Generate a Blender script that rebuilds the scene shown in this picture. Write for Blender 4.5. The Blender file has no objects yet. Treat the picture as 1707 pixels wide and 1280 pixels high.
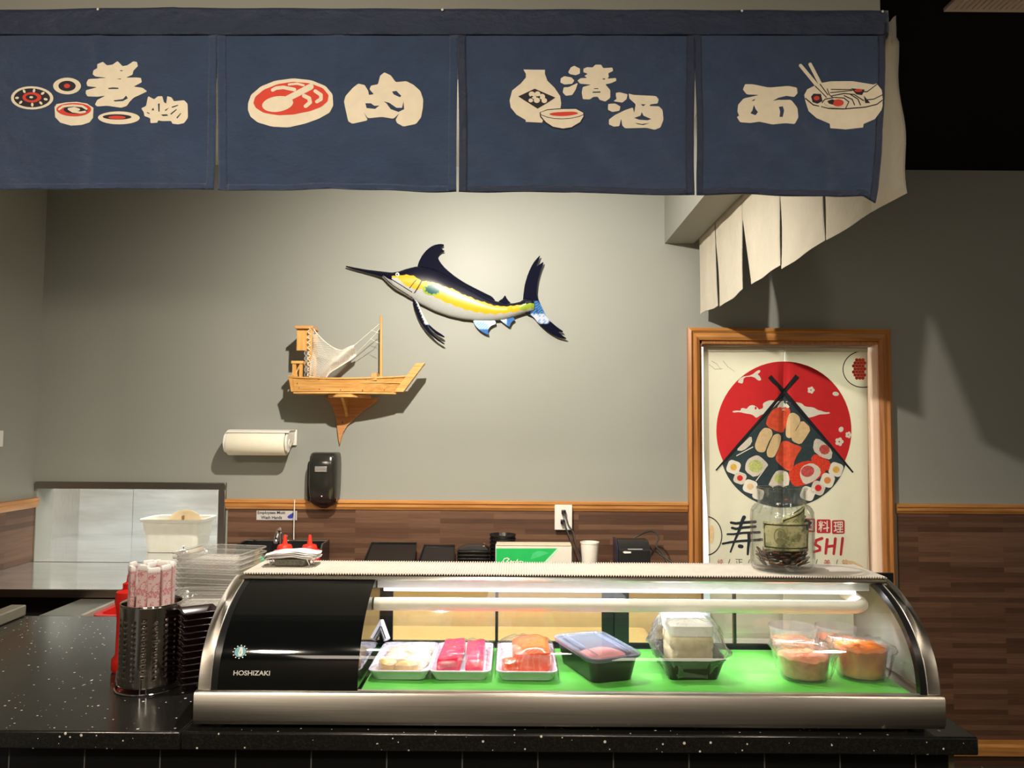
import bpy, math, random
from mathutils import Vector, Matrix
from mathutils.geometry import delaunay_2d_cdt
random.seed(7)
PI = math.pi
SC = bpy.context.scene
COL = SC.collection

# ------------------------------------------------------------------ camera
F = 1283.0
EYE = 1.39
CAMROT = Matrix.Rotation(math.radians(90 + 3.33), 3, 'X') @ Matrix.Rotation(math.radians(0.40), 3, 'Z')
cam_data = bpy.data.cameras.new('camera')
cam_data.sensor_width = 36.0
cam_data.lens = F / 1707 * 36.0
cam_data.clip_start = 0.05
cam = bpy.data.objects.new('camera', cam_data)
COL.objects.link(cam)
cam.matrix_world = Matrix.Translation((0, 0, EYE)) @ CAMROT.to_4x4()
SC.camera = cam

# ------------------------------------------------------------------ view, world, lamps
SC.view_settings.view_transform = 'Standard'
SC.view_settings.look = 'None'
SC.view_settings.exposure = 0.0
SC.view_settings.gamma = 1.0
SC.view_settings.use_curve_mapping = False
SC.cycles.transparent_max_bounces = 32
SC.cycles.max_bounces = 10

world = bpy.data.worlds.new('world')
SC.world = world
world.use_nodes = True
world.node_tree.nodes['Background'].inputs[0].default_value = (1.0, 0.93, 0.84, 1)
world.node_tree.nodes['Background'].inputs[1].default_value = 0.14


def spot(name, loc, target, watts, angle, blend=1.0, radius=0.03, color=(1, 0.86, 0.68)):
    l = bpy.data.lights.new(name, 'SPOT')
    l.energy = watts
    l.spot_size = math.radians(angle)
    l.spot_blend = blend
    l.shadow_soft_size = radius
    l.color = color
    o = bpy.data.objects.new(name, l)
    COL.objects.link(o)
    o.location = loc
    o.rotation_euler = (Vector(target) - Vector(loc)).to_track_quat('-Z', 'Y').to_euler()
    return o


def area(name, loc, target, watts, sx, sy, color=(1, 0.93, 0.85)):
    l = bpy.data.lights.new(name, 'AREA')
    l.shape = 'RECTANGLE'
    l.size = sx
    l.size_y = sy
    l.energy = watts
    l.color = color
    o = bpy.data.objects.new(name, l)
    COL.objects.link(o)
    o.location = loc
    o.rotation_euler = (Vector(target) - Vector(loc)).to_track_quat('-Z', 'Y').to_euler()
    return o


CEIL = EYE + 1.14
# kitchen downlight that throws the crisp shadows on the wall
spot('kitchen_downlight', (-0.27, 1.92, EYE + 0.97), (-0.05, 2.90, EYE - 0.10), 192, 150, 1.0, 0.018, (1, 0.92, 0.80))
# soft unseen fill, added overhead to brighten the kitchen
area('kitchen_fill_light', (0.2, 2.6, CEIL - 0.02), (0.2, 2.6, 0), 3, 0.6, 0.6, (0.95, 0.97, 1))
# dining room downlights in front of the curtain
spot('dining_downlight', (-1.15, -0.1, CEIL - 0.05), (-0.95, 1.6, EYE + 0.12), 78, 95, 0.9, 0.10)
spot('dining_downlight', (-0.62, 0.15, CEIL - 0.05), (-0.5, 1.6, EYE - 0.2), 40, 100, 0.9, 0.05)
spot('dining_downlight', (0.25, -0.1, CEIL - 0.05), (0.2, 1.6, EYE + 0.05), 42, 90, 0.9, 0.05)
spot('dining_downlight', (1.47, 0.25, CEIL - 0.05), (0.9, 1.7, EYE - 0.4), 36, 95, 1.0, 0.07)
spot('dining_downlight', (2.5, 1.3, CEIL - 0.05), (2.6, 3.3, EYE + 0.5), 17, 90, 1.0, 0.2)
area('dining_fill_light', (-0.9, -0.9, CEIL - 0.02), (-0.9, -0.9, 0), 9, 0.6, 0.6, (1, 0.88, 0.72)).data.specular_factor = 0.12  # pair of added, unseen fill lights, for reflections in the steel
area('dining_fill_light', (0.9, -0.9, CEIL - 0.02), (0.9, -0.9, 0), 9, 0.6, 0.6, (1, 0.88, 0.72)).data.specular_factor = 0.12
# room behind the doorway and kitchen behind the pass-through
area('back_room_light', (1.2, 4.2, CEIL - 0.1), (1.2, 4.2, 0), 85, 0.8, 0.8, (0.92, 0.97, 1))
area('pass_through_light', (-1.75, 3.78, EYE - 0.015), (-1.75, 3.85, 0), 7.5, 0.8, 0.5, (1, 0.98, 0.93))

# ------------------------------------------------------------------ projection helpers (real depth, real size)
def ray(px, py):
    return CAMROT @ Vector(((px - 853.5) / F, -(py - 640.0) / F, -1.0))


def WY(px, py, Y):
    r = ray(px, py)
    t = Y / r.y
    return Vector((r.x * t, Y, EYE + r.z * t))


def WZ(px, py, z):
    r = ray(px, py)
    t = (z - EYE) / r.z
    return Vector((r.x * t, r.y * t, z))


# ------------------------------------------------------------------ materials
MATS = {}


def nt(name):
    m = bpy.data.materials.new(name)
    m.use_nodes = True
    t = m.node_tree
    return m, t, t.nodes['Principled BSDF']


def N(t, kind, **kw):
    n = t.nodes.new(kind)
    for k, v in kw.items():
        setattr(n, k, v)
    return n


def coords(t, scale=(1, 1, 1), rot=(0, 0, 0), swz=None):
    tc = N(t, 'ShaderNodeTexCoord')
    out = tc.outputs['Object']
    if swz:
        s = N(t, 'ShaderNodeSeparateXYZ')
        c = N(t, 'ShaderNodeCombineXYZ')
        t.links.new(out, s.inputs[0])
        for i, a in enumerate(swz):
            t.links.new(s.outputs['XYZ'.index(a)], c.inputs[i])
        out = c.outputs[0]
    mp = N(t, 'ShaderNodeMapping')
    mp.inputs['Scale'].default_value = scale
    mp.inputs['Rotation'].default_value = rot
    t.links.new(out, mp.inputs[0])
    return mp.outputs[0]


def ramp(t, fac, stops, interp='LINEAR'):
    r = N(t, 'ShaderNodeValToRGB')
    r.color_ramp.interpolation = interp
    e = r.color_ramp.elements
    while len(e) < len(stops):
        e.new(0.5)
    for i, (p, c) in enumerate(stops):
        e[i].position = p
        e[i].color = (c[0], c[1], c[2], 1)
    t.links.new(fac, r.inputs[0])
    return r.outputs[0]


def bump(t, b, h, strength, dist=0.002):
    n = N(t, 'ShaderNodeBump')
    n.inputs['Strength'].default_value = strength
    n.inputs['Distance'].default_value = dist
    t.links.new(h, n.inputs['Height'])
    t.links.new(n.outputs[0], b.inputs['Normal'])


def noise(t, vec, scale, detail=4, rough=0.5):
    n = N(t, 'ShaderNodeTexNoise')
    n.inputs['Scale'].default_value = scale
    n.inputs['Detail'].default_value = detail
    n.inputs['Roughness'].default_value = rough
    t.links.new(vec, n.inputs['Vector'])
    return n.outputs['Fac']


def srgb(r, g, b):
    f = lambda c: (c / 255 / 12.92) if c / 255 <= 0.04045 else ((c / 255 + 0.055) / 1.055) ** 2.4
    return (f(r), f(g), f(b))


def plain(name, col, rough=0.5, metal=0.0, var=0.06, nscale=30, bmp=0.0, bscale=200, spec=0.5, coat=0.0, sss=0.0, em=0.0, ecol=None):
    """procedural: base colour with slight noise variation and optional bump"""
    if name in MATS:
        return MATS[name]
    m, t, b = nt(name)
    v = coords(t)
    n = noise(t, v, nscale)
    lo = tuple(c * (1 - var) for c in col)
    hi = tuple(min(1, c * (1 + var)) for c in col)
    t.links.new(ramp(t, n, [(0.3, lo), (0.7, hi)]), b.inputs['Base Color'])
    b.inputs['Roughness'].default_value = rough
    b.inputs['Metallic'].default_value = metal
    b.inputs['Specular IOR Level'].default_value = spec
    b.inputs['Coat Weight'].default_value = coat
    if sss:
        b.inputs['Subsurface Weight'].default_value = sss
        b.inputs['Subsurface Radius'].default_value = (0.01, 0.006, 0.004)
    if bmp:
        bump(t, b, noise(t, v, bscale, 3), bmp)
    if em:
        b.inputs['Emission Color'].default_value = (*(ecol or col), 1)
        b.inputs['Emission Strength'].default_value = em
    MATS[name] = m
    return m


def wood(name, c1, c2, axis='X', scale=1.0, rough=0.4, ring=18, coat=0.15):
    if name in MATS:
        return MATS[name]
    m, t, b = nt(name)
    st = {'X': (1, ring, ring), 'Y': (ring, 1, ring), 'Z': (ring, ring, 1)}[axis]
    v = coords(t, tuple(s * scale for s in st))
    n = noise(t, v, 4.0, 8, 0.6)
    t.links.new(ramp(t, n, [(0.32, c1), (0.5, tuple((a + d) / 2 for a, d in zip(c1, c2))), (0.68, c2)]), b.inputs['Base Color'])
    b.inputs['Roughness'].default_value = rough
    b.inputs['Coat Weight'].default_value = coat
    bump(t, b, n, 0.12, 0.001)
    MATS[name] = m
    return m


def steel(name, col=(0.70, 0.68, 0.64), rough=0.28, axis='X', stretch=120, aniso=0.0):
    if name in MATS:
        return MATS[name]
    m, t, b = nt(name)
    st = {'X': (1, stretch, stretch), 'Y': (stretch, 1, stretch), 'Z': (stretch, stretch, 1)}[axis]
    v = coords(t, st)
    n = noise(t, v, 6, 4, 0.6)
    t.links.new(ramp(t, n, [(0.3, tuple(c * 0.93 for c in col)), (0.7, col)]), b.inputs['Base Color'])
    mr = N(t, 'ShaderNodeMapRange')
    mr.inputs['To Min'].default_value = rough * 0.85
    mr.inputs['To Max'].default_value = rough * 1.2
    t.links.new(n, mr.inputs['Value'])
    t.links.new(mr.outputs[0], b.inputs['Roughness'])
    b.inputs['Metallic'].default_value = 1
    if aniso:
        tg = N(t, 'ShaderNodeTangent')
        tg.direction_type = 'RADIAL'
        tg.axis = 'Z'
        t.links.new(tg.outputs[0], b.inputs['Tangent'])
        b.inputs['Anisotropic'].default_value = aniso
        b.inputs['Anisotropic Rotation'].default_value = 0.25
    bump(t, b, n, 0.06, 0.001)
    MATS[name] = m
    return m


def clear(name, tint=(0.95, 0.97, 0.97), rough=0.05, frost=0.0, frost_col=(0.8, 0.8, 0.85), wrinkle=0.0, wscale=60, ior=1.45, boost=1.0):
    """thin clear plastic or glass: transparent + fresnel gloss (+ milky diffuse)"""
    if name in MATS:
        return MATS[name]
    m = bpy.data.materials.new(name)
    m.use_nodes = True
    t = m.node_tree
    t.nodes.clear()
    out = N(t, 'ShaderNodeOutputMaterial')
    tr = N(t, 'ShaderNodeBsdfTransparent')
    tr.inputs[0].default_value = (*tint, 1)
    gl = N(t, 'ShaderNodeBsdfGlossy')
    gl.inputs['Roughness'].default_value = rough
    fr = N(t, 'ShaderNodeLayerWeight')
    fr.inputs[0].default_value = 0.5
    f0 = ((ior - 1) / (ior + 1)) ** 2 * 2
    pw = N(t, 'ShaderNodeMath', operation='POWER')
    pw.inputs[1].default_value = 4.0
    t.links.new(fr.outputs['Facing'], pw.inputs[0])
    mul = N(t, 'ShaderNodeMath', operation='MULTIPLY_ADD')
    mul.use_clamp = True
    mul.inputs[1].default_value = (1 - f0) * 0.8 * boost
    mul.inputs[2].default_value = f0 * boost
    t.links.new(pw.outputs[0], mul.inputs[0])
    if wrinkle:
        bn = N(t, 'ShaderNodeBump')
        bn.inputs['Strength'].default_value = wrinkle
        bn.inputs['Distance'].default_value = 0.004
        v = coords(t)
        nn = N(t, 'ShaderNodeTexNoise')
        nn.inputs['Scale'].default_value = wscale
        nn.inputs['Detail'].default_value = 5
        nn.inputs['Distortion'].default_value = 1.6
        t.links.new(v, nn.inputs['Vector'])
        t.links.new(nn.outputs['Fac'], bn.inputs['Height'])
        t.links.new(bn.outputs[0], gl.inputs['Normal'])
        t.links.new(bn.outputs[0], fr.inputs['Normal'])
    mx = N(t, 'ShaderNodeMixShader')
    t.links.new(mul.outputs[0], mx.inputs[0])
    t.links.new(tr.outputs[0], mx.inputs[1])
    t.links.new(gl.outputs[0], mx.inputs[2])
    last = mx
    if frost:
        df = N(t, 'ShaderNodeBsdfDiffuse')
        df.inputs[0].default_value = (*frost_col, 1)
        tl = N(t, 'ShaderNodeBsdfTranslucent')
        tl.inputs[0].default_value = (*frost_col, 1)
        ad = N(t, 'ShaderNodeMixShader')
        ad.inputs[0].default_value = 0.4
        t.links.new(df.outputs[0], ad.inputs[1])
        t.links.new(tl.outputs[0], ad.inputs[2])
        m2 = N(t, 'ShaderNodeMixShader')
        m2.inputs[0].default_value = frost
        t.links.new(mx.outputs[0], m2.inputs[1])
        t.links.new(ad.outputs[0], m2.inputs[2])
        last = m2
    t.links.new(last.outputs[0], out.inputs[0])
    MATS[name] = m
    return m


def emit(name, col, strength):
    m, t, b = nt(name)
    b.inputs['Base Color'].default_value = (*col, 1)
    b.inputs['Emission Color'].default_value = (*col, 1)
    b.inputs['Emission Strength'].default_value = strength
    return m


# ------------------------------------------------------------------ mesh builder
class MB:
    def __init__(self):
        self.v = []
        self.f = []
        self.m = []

    def add(self, vs, fs, mi=0):
        o = len(self.v)
        self.v += [tuple(p) for p in vs]
        self.f += [tuple(i + o for i in f) for f in fs]
        self.m += [mi] * len(fs)
        return self

    def box(self, x0, x1, y0, y1, z0, z1, mi=0, M=None):
        vs = [Vector(p) for p in ((x0, y0, z0), (x1, y0, z0), (x1, y1, z0), (x0, y1, z0), (x0, y0, z1), (x1, y0, z1), (x1, y1, z1), (x0, y1, z1))]
        if M:
            vs = [M @ p for p in vs]
        return self.add(vs, [(0, 3, 2, 1), (4, 5, 6, 7), (0, 1, 5, 4), (1, 2, 6, 5), (2, 3, 7, 6), (3, 0, 4, 7)], mi)

    def loft(self, rings, cap0=True, cap1=True, closed=True, mi=0):
        n = len(rings[0])
        vs = [p for r in rings for p in r]
        fs = []
        for i in range(len(rings) - 1):
            for j in range(n if closed else n - 1):
                k = (j + 1) % n
                fs.append((i * n + j, i * n + k, (i + 1) * n + k, (i + 1) * n + j))
        if cap0:
            fs.append(tuple(reversed(range(n))))
        if cap1:
            fs.append(tuple((len(rings) - 1) * n + j for j in range(n)))
        return self.add(vs, fs, mi)

    def lathe(self, prof, c=(0, 0, 0), seg=32, cap0=True, cap1=True, mi=0, M=None, sx=1, sy=1):
        c = Vector(c)
        rings = []
        for r, z in prof:
            ring = []
            for k in range(seg):
                a = 2 * PI * k / seg
                p = Vector((r * math.cos(a) * sx, r * math.sin(a) * sy, z))
                if M:
                    p = M @ p
                ring.append(p + c)
            rings.append(ring)
        return self.loft(rings, cap0, cap1, True, mi)

    def tube(self, pts, r, seg=10, caps=True, mi=0, r1=None):
        pts = [Vector(p) for p in pts]
        n = len(pts)
        rings = []
        prev = None
        for i, p in enumerate(pts):
            d = (pts[min(i + 1, n - 1)] - pts[max(i - 1, 0)])
            if d.length < 1e-9:
                d = Vector((0, 0, 1))
            d.normalize()
            if prev is None:
                a = Vector((0, 0, 1)) if abs(d.z) < 0.9 else Vector((1, 0, 0))
                u = d.cross(a).normalized()
            else:
                u = (prev - d * prev.dot(d))
                u = u.normalized() if u.length > 1e-6 else d.orthogonal().normalized()
            prev = u
            w = d.cross(u)
            rr = r if r1 is None else r + (r1 - r) * i / (n - 1)
            if isinstance(r, (list, tuple)):
                rr = r[i]
            rings.append([p + u * (rr * math.cos(2 * PI * k / seg)) + w * (rr * math.sin(2 * PI * k / seg)) for k in range(seg)])
        return self.loft(rings, caps, caps, True, mi)

    def prism(self, poly, y0, y1, mi=0, f=None):
        """poly: list of (x,z); extruded along y (or mapped by f(a,b,d))"""
        f = f or (lambda a, b, d: (a, d, b))
        return self.loft([[f(a, b, y0) for a, b in poly], [f(a, b, y1) for a, b in poly]], True, True, True, mi)

    def grid(self, fn, nu, nv, mi=0):
        vs = [fn(i / nu, j / nv) for i in range(nu + 1) for j in range(nv + 1)]
        fs = [(i * (nv + 1) + j, (i + 1) * (nv + 1) + j, (i + 1) * (nv + 1) + j + 1, i * (nv + 1) + j + 1) for i in range(nu) for j in range(nv)]
        return self.add(vs, fs, mi)


def rrect(cx, cy, w, d, r, z, rot=0.0, n=5):
    pts = []
    r = min(r, w / 2 - 1e-4, d / 2 - 1e-4)
    for sx, sy, a0 in ((1, 1, 0), (-1, 1, PI / 2), (-1, -1, PI), (1, -1, 1.5 * PI)):
        for k in range(n):
            a = a0 + (PI / 2) * k / (n - 1)
            x = sx * (w / 2 - r) + r * math.cos(a)
            y = sy * (d / 2 - r) + r * math.sin(a)
            pts.append(Vector((cx + x * math.cos(rot) - y * math.sin(rot), cy + x * math.sin(rot) + y * math.cos(rot), z)))
    return pts


def worldloc(o):
    l = Vector((0, 0, 0))
    while o:
        l += Vector(o.location)
        o = o.parent
    return l


def obj(name, mb, mats, parent=None, loc=None, smooth=True, bevel=0, solid=0, seg=2, angle=38, recalc=False, solid_off=0):
    me = bpy.data.meshes.new(name)
    if parent is not None:
        base = worldloc(parent)
        mine = Vector((0, 0, 0))
    else:
        if loc is None:
            xs = [p[0] for p in mb.v]
            ys = [p[1] for p in mb.v]
            zs = [p[2] for p in mb.v]
            loc = ((min(xs) + max(xs)) / 2, (min(ys) + max(ys)) / 2, min(zs))
        base = Vector(loc)
        mine = base
    me.from_pydata([(p[0] - base.x, p[1] - base.y, p[2] - base.z) for p in mb.v], [], mb.f)
    if not isinstance(mats, (list, tuple)):
        mats = [mats]
    for m in mats:
        me.materials.append(m)
    me.polygons.foreach_set('material_index', mb.m)
    if recalc:
        import bmesh
        bm = bmesh.new()
        bm.from_mesh(me)
        bmesh.ops.recalc_face_normals(bm, faces=bm.faces)
        bm.to_mesh(me)
        bm.free()
    if smooth:
        me.polygons.foreach_set('use_smooth', [True] * len(me.polygons))
        me.set_sharp_from_angle(angle=math.radians(angle))
    me.update()
    o = bpy.data.objects.new(name, me)
    COL.objects.link(o)
    o.location = mine
    if parent is not None:
        o.parent = parent
    if solid:
        s = o.modifiers.new('solidify', 'SOLIDIFY')
        s.thickness = solid
        s.offset = solid_off
    if bevel:
        b = o.modifiers.new('bevel', 'BEVEL')
        b.width = bevel
        b.segments = seg
        b.limit_method = 'ANGLE'
        b.angle_limit = math.radians(40)
    return o


def tag(o, label, cat, group=None, kind=None):
    o['label'] = label
    o['category'] = cat
    if group:
        o['group'] = group
    if kind:
        o['kind'] = kind
    return o


def thing(name, loc, label, cat, group=None):
    o = bpy.data.objects.new(name, None)
    o.empty_display_size = 0.05
    COL.objects.link(o)
    o.location = loc
    return tag(o, label, cat, group)


def struct(name, mb, mats, parent=None, **kw):
    o = obj(name, mb, mats, parent, **kw)
    if parent is None:
        o['kind'] = 'structure'
    return o


ORD = ['lowest', 'second from the bottom', 'third from the bottom', 'fourth from the bottom', 'fifth from the bottom', 'sixth from the bottom', 'seventh from the bottom', 'eighth from the bottom', 'ninth from the bottom']


def ordn(k, n):
    if k == n - 1:
        return 'topmost'
    if k < n - 1 - k:
        return ORD[k] if k < len(ORD) else 'number %d from the bottom' % (k + 1)
    j = n - 1 - k
    return ORD[j].replace('bottom', 'top') if 0 < j < len(ORD) else 'number %d from the top' % (j + 1)


def copy_tree(o, loc=None, label=None, rz=None, parent=None):
    c = o.copy()
    COL.objects.link(c)
    if parent is not None:
        c.parent = parent
    if loc is not None:
        c.location = loc
    if rz is not None:
        c.rotation_euler = (c.rotation_euler[0], c.rotation_euler[1], rz)
    if label:
        c['label'] = label
    for ch in list(o.children):
        copy_tree(ch, parent=c)
    return c


# ------------------------------------------------------------------ printed shapes (filled outlines laid on a surface)
def inpoly(x, y, poly):
    c = False
    n = len(poly)
    j = n - 1
    for i in range(n):
        xi, yi = poly[i]
        xj, yj = poly[j]
        if (yi > y) != (yj > y) and x < (xj - xi) * (y - yi) / (yj - yi) + xi:
            c = not c
        j = i
    return c


def ell(cx, cy, rx, ry, n=28, rot=0.0):
    ca, sa = math.cos(rot), math.sin(rot)
    return [(cx + rx * math.cos(a) * ca - ry * math.sin(a) * sa, cy + rx * math.cos(a) * sa + ry * math.sin(a) * ca) for a in [2 * PI * k / n for k in range(n)]]


def stroke(pts, r, r1=None):
    """round brush stroke as a list of outlines"""
    out = []
    n = len(pts)
    for i in range(n - 1):
        (x0, y0), (x1, y1) = pts[i], pts[i + 1]
        ra = r if r1 is None else r + (r1 - r) * i / max(1, n - 1)
        rb = r if r1 is None else r + (r1 - r) * (i + 1) / max(1, n - 1)
        a = math.atan2(y1 - y0, x1 - x0)
        p = [(x0 + ra * math.cos(a + PI / 2 + PI * k / 6), y0 + ra * math.sin(a + PI / 2 + PI * k / 6)) for k in range(7)]
        p += [(x1 + rb * math.cos(a - PI / 2 + PI * k / 6), y1 + rb * math.sin(a - PI / 2 + PI * k / 6)) for k in range(7)]
        out.append(p)
    return out


def softp(poly, k=0.10):
    q = []
    n = len(poly)
    for i in range(n):
        a = poly[i]
        b = poly[(i + 1) % n]
        q.append((a[0] * (1 - k) + b[0] * k, a[1] * (1 - k) + b[1] * k))
        q.append((a[0] * k + b[0] * (1 - k), a[1] * k + b[1] * (1 - k)))
    return q


def smoothp(poly, it=1):
    for _ in range(it):
        q = []
        n = len(poly)
        for i in range(n):
            a = poly[i]
            b = poly[(i + 1) % n]
            q.append((a[0] * 0.78 + b[0] * 0.22, a[1] * 0.78 + b[1] * 0.22))
            q.append((a[0] * 0.22 + b[0] * 0.78, a[1] * 0.22 + b[1] * 0.78))
        poly = q
    return poly


def clipx(poly, xm, keep_less=True):
    out = []
    n = len(poly)
    s = 1 if keep_less else -1
    for i in range(n):
        a = poly[i]
        b = poly[(i + 1) % n]
        ia = s * (xm - a[0]) >= 0
        ib = s * (xm - b[0]) >= 0
        if ia:
            out.append(a)
        if ia != ib:
            t = (xm - a[0]) / (b[0] - a[0])
            out.append((xm, a[1] + (b[1] - a[1]) * t))
    return out


def fill(outers, holes, step):
    pts, edges = [], []
    for poly in list(outers) + list(holes):
        s = len(pts)
        pts += [Vector(p) for p in poly]
        edges += [(s + i, s + (i + 1) % len(poly)) for i in range(len(poly))]
    xs = [p.x for p in pts]
    ys = [p.y for p in pts]
    if step:
        x = math.floor(min(xs) / step) * step
        while x < max(xs):
            y = math.floor(min(ys) / step) * step
            while y < max(ys):
                if any(inpoly(x, y, q) for q in outers):
                    pts.append(Vector((x, y)))
                y += step
            x += step
    r = delaunay_2d_cdt(pts, edges, [], 0, 1e-5)
    vs, fs = r[0], r[2]
    keep = []
    for f in fs:
        cx = sum(vs[i].x for i in f) / len(f)
        cy = sum(vs[i].y for i in f) / len(f)
        if any(inpoly(cx, cy, q) for q in outers) and not any(inpoly(cx, cy, q) for q in holes):
            keep.append(tuple(f))
    return [(v.x, v.y) for v in vs], keep


def decal(name, mat, parent, outers, surf, holes=(), step=40, lift=0):
    """surf(a,b,lift)->world point lying on the cloth or panel"""
    vs, fs = fill(outers, holes, step)
    mb = MB()
    pts = [Vector(surf(a, b, lift)) for a, b in vs]
    mb.add(pts, fs)
    used = sorted({i for f in mb.f for i in f})
    mp = {k: i for i, k in enumerate(used)}
    mb.v = [mb.v[k] for k in used]
    mb.f = [tuple(mp[i] for i in f) for f in mb.f]
    return obj(name, mb, mat, parent, recalc=False, smooth=False)


def text_mesh(body, size, bold=0.0, shear=0.0):
    c = bpy.data.curves.new('t', 'FONT')
    c.body = body
    c.size = size
    c.offset = bold
    c.shear = shear
    c.align_x = 'LEFT'
    o = bpy.data.objects.new('t', c)
    COL.objects.link(o)
    dg = bpy.context.evaluated_depsgraph_get()
    dg.update()
    me = bpy.data.meshes.new_from_object(o.evaluated_get(dg))
    vs = [(v.co.x, v.co.y) for v in me.vertices]
    fs = [tuple(p.vertices) for p in me.polygons]
    bpy.data.objects.remove(o)
    bpy.data.curves.remove(c)
    bpy.data.meshes.remove(me)
    return vs, fs


def text_on(name, body, mat, parent, x0, y0, x1, y1, surf, lift=0, bold=0.0, shear=0.0):
    """text fitted in the box x0..x1, y0(top)..y1(bottom) of the surface's own coordinates"""
    vs, fs = text_mesh(body, 1.0, bold, shear)
    ax = min(v[0] for v in vs)
    bx = max(v[0] for v in vs)
    ay = min(v[1] for v in vs)
    by = max(v[1] for v in vs)
    mb = MB()
    mb.add([surf(x0 + (v[0] - ax) / (bx - ax) * (x1 - x0), y1 + (v[1] - ay) / (by - ay) * (y0 - y1), lift) for v in vs], fs)
    return obj(name, mb, mat, parent, smooth=False)


# ------------------------------------------------------------------ material library
M_STEEL = steel('brushed_steel')
M_STEEL_Z = steel('brushed_steel_vertical', axis='Z')
M_STEEL_Y = steel('brushed_steel_depth', axis='Y')
M_CHROME = steel('chrome', (0.8, 0.8, 0.8), 0.08, stretch=2)
M_BLACK = plain('black_plastic', (0.012, 0.012, 0.013), 0.28)
M_BLACKM = plain('matt_black_plastic', (0.02, 0.02, 0.02), 0.55)
M_WHITE = plain('white_plastic', (0.78, 0.76, 0.70), 0.35, var=0.03)
M_CREAM = plain('cream_print', srgb(232, 220, 196), 0.8, var=0.04, nscale=60)
M_REDP = plain('red_print', srgb(214, 66, 48), 0.8, var=0.06)
M_DARKP = plain('dark_print', srgb(38, 34, 44), 0.8, var=0.06)
M_OAK = wood('oak_trim', srgb(168, 108, 50), srgb(208, 148, 82), 'X', 1.0)
M_OAKZ = wood('oak_trim_upright', srgb(150, 94, 40), srgb(192, 128, 66), 'Z', 1.0)
M_OAKY = wood('oak_trim_depth', srgb(168, 108, 50), srgb(208, 148, 82), 'Y', 1.0)


def wall_paint(name, col, rough=0.42):
    m, t, b = nt(name)
    v = coords(t)
    n = noise(t, v, 1.2, 3)
    t.links.new(ramp(t, n, [(0.3, tuple(c * 0.97 for c in col)), (0.7, col)]), b.inputs['Base Color'])
    b.inputs['Roughness'].default_value = rough
    b.inputs['Specular IOR Level'].default_value = 0.22
    bump(t, b, noise(t, v, 260, 3, 0.6), 0.05, 0.001)
    return m


M_WALL = wall_paint('grey_green_wall_paint', (0.300, 0.305, 0.270))
M_SOFFIT = wall_paint('pale_soffit_paint', (0.27, 0.27, 0.235), 0.5)


def wainscot(name, swz='XZY'):
    m, t, b = nt(name)
    v = coords(t, swz=swz)
    br = N(t, 'ShaderNodeTexBrick')
    br.offset = 0.37
    br.offset_frequency = 2
    br.inputs['Scale'].default_value = 1.0
    br.inputs['Brick Width'].default_value = 0.36
    br.inputs['Row Height'].default_value = 0.021
    br.inputs['Mortar Size'].default_value = 0.0003
    br.inputs['Mortar Smooth'].default_value = 0.3
    br.inputs['Bias'].default_value = 0.0
    br.inputs['Color1'].default_value = (0.0, 0.0, 0.0, 1)
    br.inputs['Color2'].default_value = (1, 1, 1, 1)
    br.inputs['Mortar'].default_value = (0.2, 0.2, 0.2, 1)
    t.links.new(v, br.inputs['Vector'])
    v2 = coords(t, (3, 60, 60), swz=swz)
    n = noise(t, v2, 2.5, 8, 0.65)
    mx = N(t, 'ShaderNodeMix')
    mx.data_type = 'FLOAT'
    mx.inputs[0].default_value = 0.55
    t.links.new(br.outputs['Color'], mx.inputs[2])
    t.links.new(n, mx.inputs[3])
    t.links.new(ramp(t, mx.outputs[0], [(0.2, srgb(70, 47, 34)), (0.5, srgb(94, 65, 48)), (0.8, srgb(120, 88, 66))]), b.inputs['Base Color'])
    b.inputs['Roughness'].default_value = 0.42
    bump(t, b, n, 0.1, 0.001)
    return m


M_WAIN = wainscot('strip_wood_wainscot')
M_WAINY = wainscot('strip_wood_wainscot_side', 'YZX')


def granite():
    m, t, b = nt('black_speckled_granite')
    v = coords(t)
    vo = N(t, 'ShaderNodeTexVoronoi')
    vo.inputs['Scale'].default_value = 95
    vo.inputs['Randomness'].default_value = 1
    t.links.new(v, vo.inputs['Vector'])
    sep = N(t, 'ShaderNodeSeparateColor')
    t.links.new(vo.outputs['Color'], sep.inputs[0])
    lt = N(t, 'ShaderNodeMath', operation='MULTIPLY')
    lt.inputs[1].default_value = 0.28
    pw = N(t, 'ShaderNodeMath', operation='POWER')
    pw.inputs[1].default_value = 5
    t.links.new(sep.outputs[0], pw.inputs[0])
    t.links.new(pw.outputs[0], lt.inputs[0])
    cmp_ = N(t, 'ShaderNodeMath', operation='LESS_THAN')
    t.links.new(vo.outputs['Distance'], cmp_.inputs[0])
    t.links.new(lt.outputs[0], cmp_.inputs[1])
    mx = N(t, 'ShaderNodeMix')
    mx.data_type = 'RGBA'
    n = noise(t, v, 300, 2)
    base = ramp(t, n, [(0.45, (0.010, 0.010, 0.009)), (0.7, (0.022, 0.021, 0.018))])
    t.links.new(cmp_.outputs[0], mx.inputs[0])
    t.links.new(base, mx.inputs[6])
    mx.inputs[7].default_value = (0.85, 0.82, 0.74, 1)
    t.links.new(mx.outputs[2], b.inputs['Base Color'])
    b.inputs['Roughness'].default_value = 0.2
    b.inputs['Specular IOR Level'].default_value = 0.8
    return m


M_GRANITE = granite()


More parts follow.
